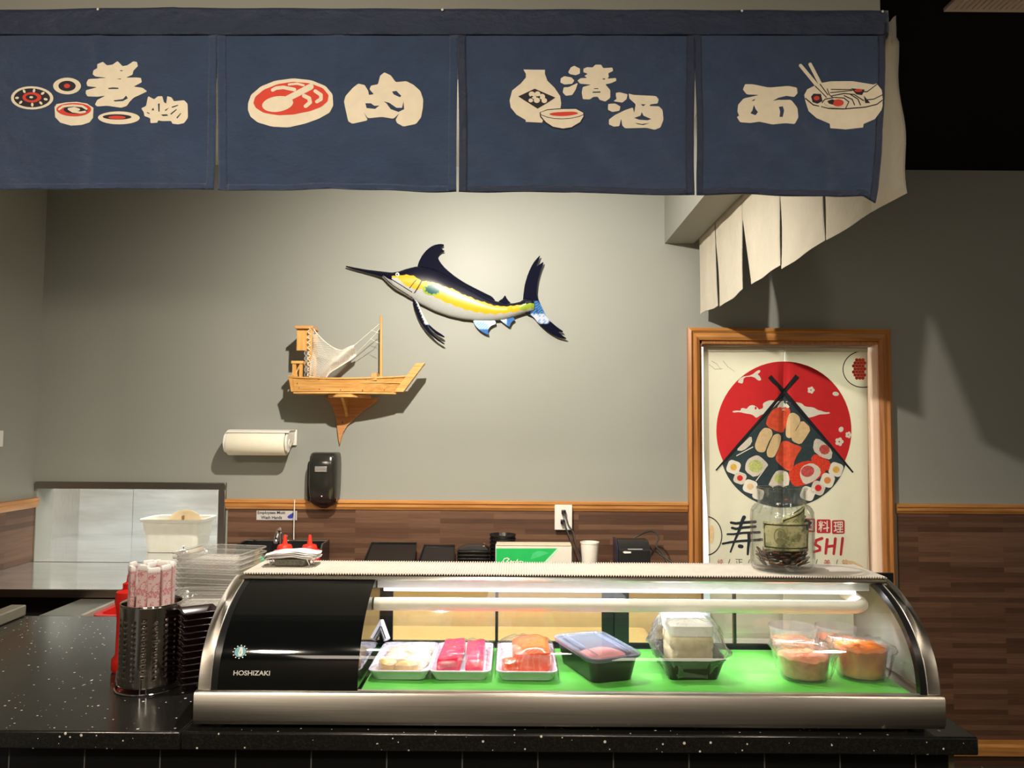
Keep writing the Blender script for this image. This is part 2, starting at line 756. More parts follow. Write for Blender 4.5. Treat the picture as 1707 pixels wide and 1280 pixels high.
def tiles():
    m, t, b = nt('black_gloss_brick_tile')
    v = coords(t, swz='XZY')
    br = N(t, 'ShaderNodeTexBrick')
    br.inputs['Scale'].default_value = 1
    br.inputs['Brick Width'].default_value = 0.1525
    br.inputs['Row Height'].default_value = 0.0762
    br.inputs['Mortar Size'].default_value = 0.0014
    br.inputs['Mortar Smooth'].default_value = 0.1
    br.inputs['Color1'].default_value = (0.006, 0.006, 0.006, 1)
    br.inputs['Color2'].default_value = (0.009, 0.009, 0.009, 1)
    br.inputs['Mortar'].default_value = (0.10, 0.10, 0.095, 1)
    t.links.new(v, br.inputs['Vector'])
    t.links.new(br.outputs['Color'], b.inputs['Base Color'])
    t.links.new(ramp(t, br.outputs['Fac'], [(0, (0.14,) * 3), (1, (0.8,) * 3)]), b.inputs['Roughness'])
    inv = N(t, 'ShaderNodeMath', operation='SUBTRACT')
    inv.inputs[0].default_value = 1
    t.links.new(br.outputs['Fac'], inv.inputs[1])
    bump(t, b, inv.outputs[0], 0.5, 0.002)
    return m


M_TILE = tiles()


def fabric(name, col, rough=0.75, weave=0.25, var=0.1, nscale=12, sheen=0.3, transl=0.0):
    m, t, b = nt(name)
    v = coords(t)
    n = noise(t, v, nscale, 6, 0.6)
    t.links.new(ramp(t, n, [(0.3, tuple(c * (1 - var) for c in col)), (0.7, tuple(c * (1 + var) for c in col))]), b.inputs['Base Color'])
    b.inputs['Roughness'].default_value = rough
    b.inputs['Sheen Weight'].default_value = sheen
    b.inputs['Sheen Roughness'].default_value = 0.4
    w1 = N(t, 'ShaderNodeTexWave')
    w1.inputs['Scale'].default_value = 260
    w1.bands_direction = 'X'
    w2 = N(t, 'ShaderNodeTexWave')
    w2.inputs['Scale'].default_value = 260
    w2.bands_direction = 'Z'
    t.links.new(v, w1.inputs['Vector'])
    t.links.new(v, w2.inputs['Vector'])
    ad = N(t, 'ShaderNodeMath', operation='ADD')
    t.links.new(w1.outputs['Fac'], ad.inputs[0])
    t.links.new(w2.outputs['Fac'], ad.inputs[1])
    nn = noise(t, coords(t, (1, 1, 1.6), rot=(0, 0.5, 0)), 17, 5, 0.55)
    mu = N(t, 'ShaderNodeMath', operation='MULTIPLY')
    mu.inputs[1].default_value = 70.0
    t.links.new(nn, mu.inputs[0])
    a2 = N(t, 'ShaderNodeMath', operation='ADD')
    t.links.new(ad.outputs[0], a2.inputs[0])
    t.links.new(mu.outputs[0], a2.inputs[1])
    bump(t, b, a2.outputs[0], weave, 0.0012)
    if transl:
        out = t.nodes['Material Output']
        tl = N(t, 'ShaderNodeBsdfTranslucent')
        tl.inputs[0].default_value = (*col, 1)
        mx = N(t, 'ShaderNodeMixShader')
        mx.inputs[0].default_value = transl
        t.links.new(b.outputs[0], mx.inputs[1])
        t.links.new(tl.outputs[0], mx.inputs[2])
        t.links.new(mx.outputs[0], out.inputs[0])
    return m


M_NAVY = fabric('navy_cotton', srgb(50, 68, 98), 0.46, 0.42)
M_NAVYD = fabric('navy_cotton_hem', srgb(34, 46, 72), 0.5, 0.35)
M_LINING = fabric('cream_cotton_lining', srgb(196, 188, 170), 0.85, 0.15, 0.04)

# ================================================================== THE SETTING
BY = 3.30          # back wall plane
ZC = EYE - 0.607   # counter top
LX = -2.03
OX0, OX1 = -2.02, WY(365, 870, BY).x      # pass-through opening
OZ1 = WY(220, 815, BY).z
OZ0 = EYE - 0.575
DX0, DX1 = WY(1166, 700, BY).x, WY(1466, 700, BY).x
DZ1 = WY(1310, 568, BY).z
RAILZ1 = WY(760, 834, BY).z
RAILZ0 = WY(760, 850, BY).z

mb = MB()
T = 0.12
mb.box(LX - 0.1, OX0, BY, BY + T, 0, CEIL)
mb.box(OX0, OX1, BY, BY + T, OZ1, CEIL)
mb.box(OX0, OX1, BY, BY + T, 0, OZ0 - 0.002)
mb.box(OX1, DX0, BY, BY + T, 0, CEIL)
mb.box(DX0, DX1, BY, BY + T, DZ1, CEIL)
mb.box(DX1, 4.2, BY, BY + T, 0, CEIL)
struct('wall_back', mb, M_WALL, smooth=False)
struct('wall_front', MB().box(LX - 0.1, 4.2, -1.6, -1.5, 0, CEIL), plain('dining_wall_paint', (0.46, 0.40, 0.32), 0.6), smooth=False)
struct('wall_left', MB().box(LX - 0.1, LX, 0.2, BY, 0, CEIL), M_WALL, smooth=False)
m, t, b = nt('dark_floor_tile')
v = coords(t, rot=(0, 0, 0.35))
br = N(t, 'ShaderNodeTexBrick')
br.offset = 0
br.inputs['Scale'].default_value = 1
br.inputs['Brick Width'].default_value = 0.45
br.inputs['Row Height'].default_value = 0.45
br.inputs['Mortar Size'].default_value = 0.003
br.inputs['Color1'].default_value = (0.055, 0.045, 0.035, 1)
br.inputs['Color2'].default_value = (0.045, 0.038, 0.03, 1)
br.inputs['Mortar'].default_value = (0.16, 0.15, 0.12, 1)
t.links.new(v, br.inputs['Vector'])
t.links.new(br.outputs['Color'], b.inputs['Base Color'])
b.inputs['Roughness'].default_value = 0.45
struct('floor', MB().box(LX - 0.1, 4.2, -1.5, 5.6, -0.05, 0), m, smooth=False)
mb = MB()
mb.box(0.78, 4.2, -1.5, BY, CEIL, CEIL + 0.05)
mb.box(LX - 0.1, 0.78, -1.5, 1.60, CEIL, CEIL + 0.05)
struct('ceiling', mb, plain('black_ceiling', (0.006, 0.006, 0.006), 0.9, spec=0.1), smooth=False)
o = struct('ceiling', MB().box(LX - 0.1, 0.78, 1.60, BY, CEIL, CEIL + 0.05), plain('white_ceiling', (0.7, 0.7, 0.66), 0.8), smooth=False)
# soffit beams round the kitchen
SZ = WY(1108, 406, BY).z
BX0, BX1 = WY(1108, 406, BY).x, WY(1156, 408, BY).x
mb = MB()
mb.box(LX, BX1, 1.60, 1.74, SZ, CEIL)
mb.box(BX0, BX1, 1.74, BY, SZ, CEIL)
struct('trim_1', mb, M_SOFFIT, smooth=False)
# wainscot and rails
mb = MB()
mb.box(OX1 + 0.04, DX0 - 0.055, BY - 0.006, BY, 0, RAILZ0)
mb.box(DX1 + 0.065, 4.2, BY - 0.006, BY, 0.0, RAILZ0)
struct('trim_2', mb, M_WAIN, smooth=False)
struct('trim_3', MB().box(LX, LX + 0.006, 2.2, BY, 0, RAILZ0), M_WAINY, smooth=False)


def rail(x0, x1):
    h = RAILZ1 - RAILZ0
    prof = [(0, 0), (-0.010, 0), (-0.012, h * 0.12), (-0.018, h * 0.3), (-0.018, h * 0.62), (-0.024, h * 0.7), (-0.024, h * 0.94), (-0.020, h), (0, h)]
    return MB().loft([[(x, BY + a, RAILZ0 + b_) for a, b_ in prof] for x in (x0, x1)])


struct('trim_4', rail(OX1 + 0.03, DX0 - 0.055), M_OAK)
struct('trim_5', rail(DX1 + 0.06, 4.2), M_OAK)
h = RAILZ1 - RAILZ0
prof = [(0, 0), (0.012, 0), (0.018, h * 0.3), (0.018, h * 0.62), (0.024, h * 0.7), (0.024, h), (0, h)]
struct('trim_6', MB().loft([[(LX + a, y, RAILZ0 + b_) for a, b_ in prof] for y in (2.2, BY)]), M_OAKY)
z0, z1 = WY(1640, 1257, BY).z, WY(1640, 1232, BY).z
mb = MB()
mb.loft([[(x, BY - 0.006 - a, z0 + b_ * (z1 - z0)) for a, b_ in ((0, 0), (0.014, 0), (0.016, 0.6), (0.008, 0.75), (0.008, 1), (0, 1))] for x in (DX1 + 0.07, 4.2)])
struct('baseboard_back', mb, M_OAK)
# doorway casing
mb = MB()
cw = 0.052
prof = [(0, 0), (0, 0.022), (0.25, 0.028), (0.45, 0.018), (0.75, 0.020), (1.0, 0.012), (1.0, 0)]


def casing(mb, mi, pts_in, pts_out):
    rings = []
    for (xi, zi), (xo, zo) in zip(pts_in, pts_out):
        rings.append([(xo + (xi - xo) * a, BY - d, zo + (zi - zo) * a) for a, d in prof])
    mb.loft(rings, True, True, True, mi)


oxl, oxr, otz = DX0 - cw, DX1 + cw - 0.006, DZ1 + cw
casing(mb, 0, [(DX0, 0), (DX0, DZ1)], [(oxl, 0), (oxl, otz)])
casing(mb, 0, [(DX1, DZ1), (DX1, 0)], [(oxr, otz), (oxr, 0)])
d1 = struct('door_1', mb, M_OAKZ)
mb = MB()
casing(mb, 0, [(DX0, DZ1), (DX1, DZ1)], [(oxl, otz), (oxr, otz)])
struct('head_casing', mb, M_OAK, d1)
mb = MB()
mb.box(DX0 - 0.002, DX0 + 0.012, BY, BY + T, 0, DZ1)
mb.box(DX0, DX1, BY, BY + T, DZ1 - 0.014, DZ1 + 0.002)
struct('jamb', mb, M_OAKZ, d1)
struct('jamb', MB().box(DX1 - 0.006, DX1 + 0.002, BY + 0.001, BY + T, 0, DZ1), plain('pale_jamb_paint', srgb(244, 214, 192), 0.45, var=0.03), d1)
# a pale door leaf standing open at the right jamb, and the bright room behind
struct('door_2', MB().box(DX1 - 0.055, DX1 - 0.014, BY + 0.09, BY + 0.8, 0.01, DZ1 - 0.03), plain('pale_door_paint', (0.80, 0.66, 0.52), 0.45, var=0.03), bevel=0.002)
mb = MB()
mb.box(0.3, 2.2, 5.3, 5.4, 0, CEIL)
mb.box(0.2, 0.3, BY + T, 5.4, 0, CEIL)
mb.box(2.2, 2.3, BY + T, 5.4, 0, CEIL)
struct('wall_back_room', mb, plain('back_room_paint', (0.72, 0.76, 0.74), 0.6), smooth=False)
struct('ceiling', MB().box(0.2, 2.3, BY + T, 5.4, CEIL, CEIL + 0.05), plain('white_ceiling', (0.7, 0.7, 0.66), 0.8), smooth=False)
# ================================================================== PASS-THROUGH, WORKTOPS, COUNTER
NB = 4.15
pt = thing('pass_through_window', ((OX0 + OX1) / 2, BY, OZ0), 'stainless steel pass-through window in the back wall with a dark frame, left of the wooden rail', 'window')
PZ = OZ0
ft = 0.030
fr = MB()
fr.box(OX0, OX1 + ft, BY - 0.016, BY, OZ1, OZ1 + ft)
fr.box(OX1, OX1 + ft, BY - 0.016, BY, PZ - 0.02, OZ1)
obj('frame', fr, steel('dark_steel_frame', (0.30, 0.27, 0.24), 0.35), pt, bevel=0.002)
obj('reveal', MB().box(OX1 - 0.003, OX1 - 0.0005, BY, NB, PZ, OZ1).box(OX1 - 0.003, OX1 + 0.004, BY + T + 0.001, NB, OZ1, OZ1 + 0.3).box(OX0 - 0.3, OX0 - 0.29, BY + T, NB, PZ, OZ1 + 0.3), M_STEEL_Z, pt)
m, t, b = nt('streaky_stainless_sheet')
v = coords(t, (0.7, 1, 5))
n = noise(t, v, 3.0, 4, 0.5)
t.links.new(ramp(t, n, [(0.35, (0.62, 0.62, 0.58)), (0.65, (0.82, 0.84, 0.83))]), b.inputs['Base Color'])
b.inputs['Metallic'].default_value = 0.6
b.inputs['Roughness'].default_value = 0.25
bump(t, b, noise(t, coords(t, (1, 1, 2.5)), 2.2, 3, 0.5), 0.5, 0.05)
M_SHEET = m
m, t, b = nt('polished_table_steel')
n = noise(t, coords(t, (1, 4, 1)), 5.0, 4, 0.5)
t.links.new(ramp(t, n, [(0.35, (0.70, 0.71, 0.70)), (0.65, (0.84, 0.86, 0.86))]), b.inputs['Base Color'])
b.inputs['Metallic'].default_value = 0.8
b.inputs['Roughness'].default_value = 0.13
M_TBL = m
seam = WY(221, 860, NB).x
obj('back_panel', MB().box(OX0 - 0.3, seam - 0.0015, NB, NB + 0.01, PZ, OZ1 + 0.3).box(seam + 0.0015, OX1 + 0.01, NB - 0.001, NB + 0.01, PZ, OZ1 + 0.3), M_SHEET, pt)
obj('ceiling_panel', MB().box(OX0 - 0.3, OX1, BY + T, NB, OZ1 + 0.3, OZ1 + 0.31), M_WHITE, pt)
obj('sill', MB().box(OX0 - 0.3, OX1 - 0.002, BY + 0.001, NB, PZ - 0.03, PZ), M_TBL, pt)

# steel table on this side of the opening
TZ = PZ
TY = 2.75
st = thing('steel_side_table', (-1.6, 3.0, 0), 'stainless steel table running along the left wall below the pass-through window', 'table')
TX1 = -0.98
obj('table_top', MB().box(LX + 0.004, TX1, TY, BY - 0.018, TZ - 0.006, TZ).box(LX + 0.004, TX1, TY, TY + 0.012, TZ - 0.030, TZ - 0.006), M_TBL, st, bevel=0.002)
obj('front_edge', MB().box(LX + 0.004, TX1, TY - 0.003, TY, TZ - 0.029, TZ - 0.001), steel('brown_reflection_edge_steel', (0.30, 0.22, 0.17), 0.3), st, bevel=0.001)  # brown reflection along the edge is put into the steel colour
obj('lower_panel', MB().box(LX + 0.006, TX1 - 0.02, TY + 0.15, BY - 0.01, 0.0, TZ - 0.03), M_BLACKM, st)

# back worktop with sink
WZB = ZC + 0.03
wt = thing('back_worktop', (0.1, 3.0, 0), 'dark worktop along the back wall between the sink and the doorway', 'worktop')
WX0, WX1 = TX1 + 0.003, DX0 - 0.075
obj('worktop_slab', MB().box(WX0, WX1, 2.955, BY - 0.008, WZB - 0.03, WZB), plain('grey_worktop', (0.09, 0.08, 0.07), 0.3), wt, bevel=0.003)
obj('cabinet_body', MB().box(WX0, WX1, 2.985, BY - 0.008, 0, WZB - 0.03), plain('butter_cabinet', srgb(222, 196, 140), 0.5), wt)
# lower prep table behind the case
PTZ = EYE - 0.76
pp = thing('prep_table', (0.2, 2.6, 0), 'stainless steel prep table seen through the rear doors of the display case', 'table')
obj('table_top', MB().box(-0.96, 1.0, 2.22, 2.945, PTZ - 0.03, PTZ), M_STEEL, pp, bevel=0.003)
obj('cabinet_body', MB().box(-0.94, 0.98, 2.25, 2.93, 0, PTZ - 0.03), M_STEEL_Z, pp)
cb = MB().loft([rrect(-0.10, 2.60, 1.20, 0.66, 0.02, PTZ + 0.001), rrect(-0.10, 2.60, 1.20, 0.66, 0.02, PTZ + 0.021)])
tag(obj('cutting_board', cb, plain('butter_yellow_board', srgb(238, 206, 140), 0.5), bevel=0.002), 'large butter yellow cutting board on the prep table behind the display case', 'cutting board')

# front counter
CY0 = WY(900, 1211, 1.0).z  # direction only
CFY = 1.570
cnt = MB()
CX1 = WZ(1613, 1217, ZC).x
cnt.box(LX + 0.002, -0.655, CFY, 2.50, ZC - 0.036, ZC)
cnt.box(-0.655, CX1, CFY, 2.06, ZC - 0.036, ZC)
tag(obj('granite_countertop', cnt, M_GRANITE, bevel=0.004), 'black speckled granite countertop carrying the display case', 'countertop')
BXR = WY(1578, 1260, CFY + 0.03).x
base = thing('tiled_counter_base', (-0.4, 1.8, 0), 'black gloss brick-tiled counter front under the granite countertop', 'counter')
obj('tile_facing', MB().box(LX + 0.004, BXR, CFY + 0.025, CFY + 0.035, 0, ZC - 0.036), M_TILE, base)
obj('edge_trim', MB().box(BXR, BXR + 0.011, CFY + 0.023, CFY + 0.06, 0, ZC - 0.037), plain('olive_metal_trim', srgb(128, 122, 96), 0.35, metal=0.6), base)
obj('carcass', MB().box(LX + 0.004, BXR + 0.004, CFY + 0.06, 2.0, 0, ZC - 0.037).box(LX + 0.004, BXR, CFY + 0.035, CFY + 0.06, 0, ZC - 0.037), M_BLACKM, base)
# grey raised strip at the far left of the counter
a = WZ(0, 1052, ZC)
gs = MB()
gx = -1.435
M_ = None
L0, L1 = Vector((-1.52, 1.9, 0)), Vector((-1.548, 2.50, 0))
z_ = ZC + 0.001
w_ = 0.05
gs.loft([[(L.x - w_, L.y, z_), (L.x, L.y, z_), (L.x, L.y, z_ + 0.034), (L.x - w_, L.y, z_ + 0.034)] for L in (L0, L1)])
tag(obj('steel_edge_bar', gs, plain('grey_aluminium_bar', srgb(146, 142, 128), 0.4, metal=0.3), bevel=0.004, recalc=True), 'grey metal bar lying on the granite at the left edge', 'bar')
# steel strip worktop between counter and steel table
ss = thing('steel_side_shelf', (-1.45, 2.72, 0), 'narrow steel shelf running back from the granite countertop beside the red tub', 'shelf')
X0s, X1s = -1.51, -1.375
obj('shelf_top', MB().box(X0s, X1s, 2.503, 2.745, ZC - 0.02, ZC), steel('grey_shelf_steel', (0.55, 0.57, 0.54), 0.4, 'Y'), ss, bevel=0.0015)
obj('shelf_lip', MB().box(X1s - 0.001, X1s + 0.012, 2.503, 2.745, ZC - 0.02, ZC + 0.003), plain('pale_shelf_lip', srgb(214, 208, 196), 0.4, metal=0.5), ss)
obj('side_panel', MB().box(X0s + 0.005, X1s - 0.005, 2.51, 2.74, 0, ZC - 0.02), M_BLACKM, ss)
# red tub behind the counter
mb = MB()
rx, ry_ = -1.21, 2.62
mb.loft([rrect(rx, ry_, 0.22, 0.15, 0.03, ZC - 0.16), rrect(rx, ry_, 0.26, 0.19, 0.035, ZC - 0.012), rrect(rx, ry_, 0.29, 0.215, 0.04, ZC - 0.010), rrect(rx, ry_, 0.29, 0.215, 0.04, ZC - 0.002), rrect(rx, ry_, 0.25, 0.18, 0.035, ZC - 0.002), rrect(rx, ry_, 0.21, 0.14, 0.03, ZC - 0.15)], True, True)
M_RED = plain('bright_red_plastic', (0.62, 0.015, 0.01), 0.35, var=0.1)
tub = obj('red_tub', mb, M_RED)
tag(tub, 'red plastic tub standing low behind the granite countertop, mostly hidden', 'tub')
mb = MB().box(-1.36, -1.06, 2.505, 2.74, ZC - 0.20, ZC - 0.165)
obj('tub_rack', mb, M_STEEL, ss)

# sink at the back
sk = thing('hand_sink', (-0.93, 3.15, WZB), 'small black hand sink with a raised rim and chrome faucet against the back wall', 'sink')
xa, xb = WY(402, 905, 3.2).x, WY(541, 905, 3.2).x
zt = WY(470, 904, 3.2).z
mb = MB()
mb.box(xa, xb, 3.262, 3.288, WZB, zt)
for x0_, x1_ in ((xa, xa + 0.006), (xb - 0.006, xb)):
    mb.loft([[(x, 3.06, WZB), (x, 3.262, WZB), (x, 3.262, zt), (x, 3.16, zt)] for x in (x0_, x1_)])
obj('splash_guard', mb, plain('black_glossy_sink', (0.012, 0.012, 0.012), 0.12), sk)
mb = MB()
mb.loft([rrect((xa + xb) / 2, 3.15, xb - xa - 0.02, 0.19, 0.03, WZB + 0.012), rrect((xa + xb) / 2, 3.15, xb - xa - 0.02, 0.19, 0.03, WZB + 0.02), rrect((xa + xb) / 2, 3.15, xb - xa - 0.06, 0.15, 0.03, WZB + 0.02), rrect((xa + xb) / 2, 3.15, xb - xa - 0.08, 0.13, 0.03, WZB + 0.002)])
obj('basin', mb, M_STEEL, sk)
obj('rim_edge', MB().tube([(xa, 3.16, zt), (xa, 3.262, zt), (xb, 3.262, zt), (xb, 3.16, zt), (xb, 3.06, WZB + 0.004)], 0.003, 6), M_CHROME, sk)
fx = WY(464, 890, 3.2).x
fz = WY(464, 884, 3.2).z
mb = MB().tube([(fx, 3.24, WZB), (fx, 3.24, fz - 0.03), (fx, 3.235, fz - 0.008), (fx, 3.215, fz), (fx, 3.19, fz - 0.008), (fx, 3.175, fz - 0.03), (fx, 3.172, fz - 0.05)], 0.0105, 12)
fa = obj('faucet', mb, M_CHROME, sk)
obj('faucet_lever', MB().tube([(fx + 0.012, 3.24, fz - 0.04), (fx + 0.03, 3.22, fz - 0.025)], 0.005, 8), M_CHROME, fa)
# thin white cable dropping from the rail
cx = WY(490, 870, BY - 0.03).x
tag(obj('white_cable', MB().tube([(cx, BY - 0.028, WY(490, 833, BY - 0.03).z), (cx, BY - 0.029, WY(490, 880, BY - 0.03).z), (cx + 0.002, BY - 0.031, WZB + 0.05), (cx + 0.002, BY - 0.032, zt + 0.002)], 0.0022, 6), M_WHITE), 'thin white cable hanging down the back wall above the sink', 'cable')

# ================================================================== WHITE TUB, LID, BELL IN THE PASS-THROUGH
TBY = 3.62
c0 = WZ(298, 905, PZ)
tx, ty = WY(297, 900, TBY).x, TBY
kx = TBY / F


def pxw(n, Y):
    return n * Y / F


hz = WY(297, 862, TBY).z
mb = MB()
w1, w0 = pxw(104, TBY), pxw(84, TBY)
zb = PZ + 0.0015
mb.loft([rrect(tx, ty, w0, 0.15, 0.03, zb), rrect(tx, ty, w1 * 0.94, 0.185, 0.035, hz - 0.012), rrect(tx, ty, w1 * 0.94, 0.185, 0.035, hz - 0.008), rrect(tx, ty, w1, 0.205, 0.04, hz - 0.014), rrect(tx, ty, w1 + 0.004, 0.209, 0.04, hz - 0.006), rrect(tx, ty, w1, 0.205, 0.04, hz), rrect(tx, ty, w1 * 0.92, 0.18, 0.035, hz - 0.002), rrect(tx, ty, w0 - 0.01, 0.142, 0.028, zb + 0.006)])
tag(obj('white_tub', mb, plain('soft_white_plastic', (0.80, 0.78, 0.68), 0.4, var=0.03, sss=0.1), angle=60), 'white plastic tub standing in the steel pass-through window', 'tub')
lid = thing('round_lid', (tx, ty, zb + 0.01), 'round tan lid with a slot grip standing upright in the white tub', 'lid')
lr = pxw(33, TBY)
lcx = WY(307, 868, TBY).x
lcz = WY(307, 849, TBY).z - lr
M_TAN = plain('tan_plastic_lid', srgb(226, 200, 160), 0.5)
tilt = Matrix.Rotation(math.radians(80), 3, 'X')
prof = [(lr * 0.02, 0.004), (lr * 0.85, 0.004), (lr * 0.97, 0.001), (lr, 0.0), (lr, -0.006), (lr * 0.9, -0.007), (0.001, -0.007)]
obj('disc', MB().lathe(prof, (lcx, ty, lcz), 40, M=tilt), M_TAN, lid)
sx_ = WY(307, 858, TBY).x
obj('grip', MB().box(sx_ - 0.004, sx_ + 0.004, ty - 0.020, ty - 0.004, lcz + lr * 0.2, lcz + lr * 0.72), plain('brown_grip', srgb(150, 110, 66), 0.5), lid, bevel=0.002)

BLY = 3.42
bx = WY(306, 912, BLY).x
bl = thing('service_bell', (bx, BLY, PZ), 'small chrome service bell with a black base in front of the white tub', 'bell')
obj('base', MB().lathe([(0.024, 0.001), (0.026, 0.004), (0.024, 0.010), (0.019, 0.014)], (bx, BLY, PZ), 28), M_BLACK, bl)
obj('dome', MB().lathe([(0.0235, 0.014), (0.0245, 0.018), (0.023, 0.026), (0.017, 0.034), (0.008, 0.038), (0.003, 0.039)], (bx, BLY, PZ), 28), M_CHROME, bl)
obj('button', MB().lathe([(0.0025, 0.038), (0.0025, 0.046), (0.005, 0.047), (0.005, 0.050), (0.002, 0.052)], (bx, BLY, PZ), 14), M_CHROME, bl)

# ================================================================== NOREN (front)
NY = 1.588


def Wn(px, py, Y=NY):
    return WY(px, py, Y)


class Noren:
    pass


def cloth_off(X, Z, k):
    """towards-the-camera bulge of panel k"""
    zt_, zb_ = EYE + 0.86, EYE + 0.48
    t_ = max(0.0, min(1.0, (zt_ - Z) / (zt_ - zb_)))
    a = 0.0035 * math.sin(X * 17 + k * 2.1) * t_ + 0.002 * math.sin(X * 41 + k + Z * 9) * t_
    a += 0.0022 * math.sin(Z * 23 + k * 1.3 + X * 5) * t_
    a += 0.0012 * math.sin((X * 0.8 + Z) * 60 + k) * t_
    a += 0.006 * t_ ** 3
    a += 0.0035 * math.sin((X + Z * 0.6) * 13 + k * 2) * math.sin((Z - X * 0.3) * 19 + k) * t_
    return a


pan_px = [(-33, 363.5), (363.3, 763.5), (763.3, 1157.5), (1157.3, 1478)]
tops = lambda x: 15 + (x / 1480.0) * 6 if x > 300 else 20 - x / 60.0
noren = thing('printed_noren_curtain', (0, NY, EYE + 0.86), 'long navy noren curtain with cream and red food prints across the front of the soffit', 'curtain')
TOPZ = lambda px: Wn(px, tops(px)).z
panels = []
botpx = [(317, 319), (317, 321), (322, 327), (327, 329)]
creases = [160, 562, 960, 1370]


def panel_surf(k):
    crease = Wn(creases[k], 200).x

    def s(px, py, lift=0.0):
        p = Wn(px, py)
        cr = 0.0020 * math.exp(-((p.x - crease) / 0.014) ** 2) if py > 60 else 0
        Y = NY - 0.004 - cloth_off(p.x, p.z, k) - cr - lift
        return Vector((p.x, Y, p.z))
    return s


for k, (a, b) in enumerate(pan_px):
    s = panel_surf(k)
    ya, yb = botpx[k]

    def fn(u, v, a=a, b=b, ya=ya, yb=yb, s=s, k=k):
        py = 50 + v * ((ya + (yb - ya) * u + 1.6 * math.sin(u * 7 + k)) - 50)
        g = max(0.0, (py - 108) / 210.0)
        gl = 2.4 * math.sin(min(1, g * 1.6) * PI * 0.55) if k > 0 else 1.5 * g
        gr = 2.0 * math.sin(min(1, g * 1.3) * PI * 0.55)
        if k == 3:
            gr = 5 + 16 * g ** 2
            if u > 0.93:
                py += (u - 0.93) / 0.07 * 13 * v
        px = (a + gl) + u * ((b - gr) - (a + gl))
        p = s(px, py)
        e = min(u, 1 - u)
        if e < 0.03:
            p.y -= 0.0015 * (1 - e / 0.03)
        if k == 3 and u > 0.9:
            p.y += ((u - 0.9) / 0.1) ** 2 * 0.004 * v
        return p
    mb = MB().grid(fn, 90, 70)
    pn = obj('panel', mb, M_NAVY, noren, solid=0.0012, angle=80)
    # side and bottom hems
    hm = MB()
    for u0, u1 in ((0.0, 0.035), (0.965, 1.0)):
        hm.grid(lambda u, v, u0=u0, u1=u1, fn=fn: fn(u0 + (u1 - u0) * u, 0.04 + v * 0.96) + Vector((0, -0.0016, 0)), 4, 50)
    hm.grid(lambda u, v, fn=fn: fn(0.035 + 0.93 * u, 0.962 + 0.038 * v) + Vector((0, -0.0016, 0)), 60, 3)
    obj('hem', hm, M_NAVYD if k > 1 else M_NAVY, pn, solid=0.0006, angle=80)
    panels.append((pn, s))
# heading band
hb = MB().grid(lambda u, v: Vector((Wn(-40 + 1518 * u, 30).x, NY - 0.0075 - 0.001 * math.sin(u * 60) - 0.0015 * math.sin(v * PI), Wn(-40 + 1518 * u, tops(-40 + 1518 * u) + v * (61 - tops(-40 + 1518 * u))).z)), 160, 8)
hbo = obj('heading_band', hb, M_NAVYD, noren, solid=0.001, angle=80)
for px in (168, 738, 1234, 1467):
    p = Wn(px, tops(px) + 3)
    obj('pin', MB().lathe([(0.001, 0), (0.003, 0.001), (0.002, 0.002)], (p.x, NY - 0.0105, p.z), 8, M=Matrix.Rotation(PI / 2, 3, 'X')), M_WHITE, hbo)


def T(ox, oy, sc, s):
    return lambda a, b, lift=0: s(ox + a / sc, oy + b / sc, lift)


CR, RD, DK = M_CREAM, M_REDP, M_DARKP
L1, L2, L3, L4 = 0.0016, 0.0020, 0.0024, 0.0028
# ---- panel 1 : rolls
pn, s = panels[0]
S = T(0, 0, 3.879, s)
roll1 = [(640, 425), (675, 408), (700, 430), (735, 425), (768, 402), (800, 435), (830, 430), (870, 404), (893, 408), (900, 435), (870, 465), (865, 490), (820, 508), (885, 508), (920, 512), (925, 540), (870, 565), (930, 575), (960, 598), (920, 615), (870, 635), (845, 660), (825, 690), (790, 702), (700, 690), (640, 697), (625, 685), (640, 655), (690, 625), (640, 635), (575, 630), (562, 610), (565, 590), (640, 574), (575, 565), (568, 545), (580, 520), (700, 508), (630, 505), (610, 490), (615, 465), (640, 450)]
decal('roll_character', CR, pn, [softp(roll1)], S, [[(705, 575), (735, 570), (772, 572), (770, 580), (710, 582)], [(740, 655), (800, 645), (820, 622), (832, 640), (800, 658), (750, 662)], [(780, 460), (805, 462), (790, 468)], [(760, 516), (790, 513), (785, 519)]], 40, L1)
thing_ch = [(918, 705), (950, 690), (965, 628), (1005, 650), (1030, 632), (1060, 632), (1070, 670), (1085, 680), (1092, 632), (1120, 640), (1135, 665), (1200, 657), (1222, 680), (1225, 770), (1200, 805), (1160, 813), (1125, 808), (1115, 790), (1060, 790), (1030, 785), (1025, 800), (980, 802), (978, 770), (940, 755), (935, 730)]
decal('thing_character', CR, pn, [softp(thing_ch)], S, [[(985, 718), (998, 703), (1004, 720)], [(1048, 748), (1090, 747), (1096, 757), (1062, 758)], [(1075, 720), (1105, 705), (1080, 727)], [(1120, 700), (1160, 688), (1163, 693), (1125, 707)], [(1110, 745), (1150, 715), (1154, 720), (1116, 751)], [(1150, 770), (1178, 740), (1182, 744), (1156, 776)], [(1030, 680), (1042, 676), (1040, 730), (1032, 728)], [(955, 728), (975, 738), (972, 743), (955, 735)]], 40, L1)
decal('roll_print', CR, pn, [ell(220, 643, 135, 75), ell(442, 562, 90, 53), [(363, 700), (375, 680), (430, 668), (500, 663), (570, 675), (615, 705), (613, 770), (590, 800), (540, 815), (470, 820), (400, 800), (368, 765)], ell(777, 768, 133, 42)], S, (), 40, L1)
for q_ in (ell(220, 643, 115, 61), ell(442, 562, 56, 33), ell(765, 762, 92, 17)):
    decal('roll_filling', DK, pn, [q_], S, (), 40, L2)
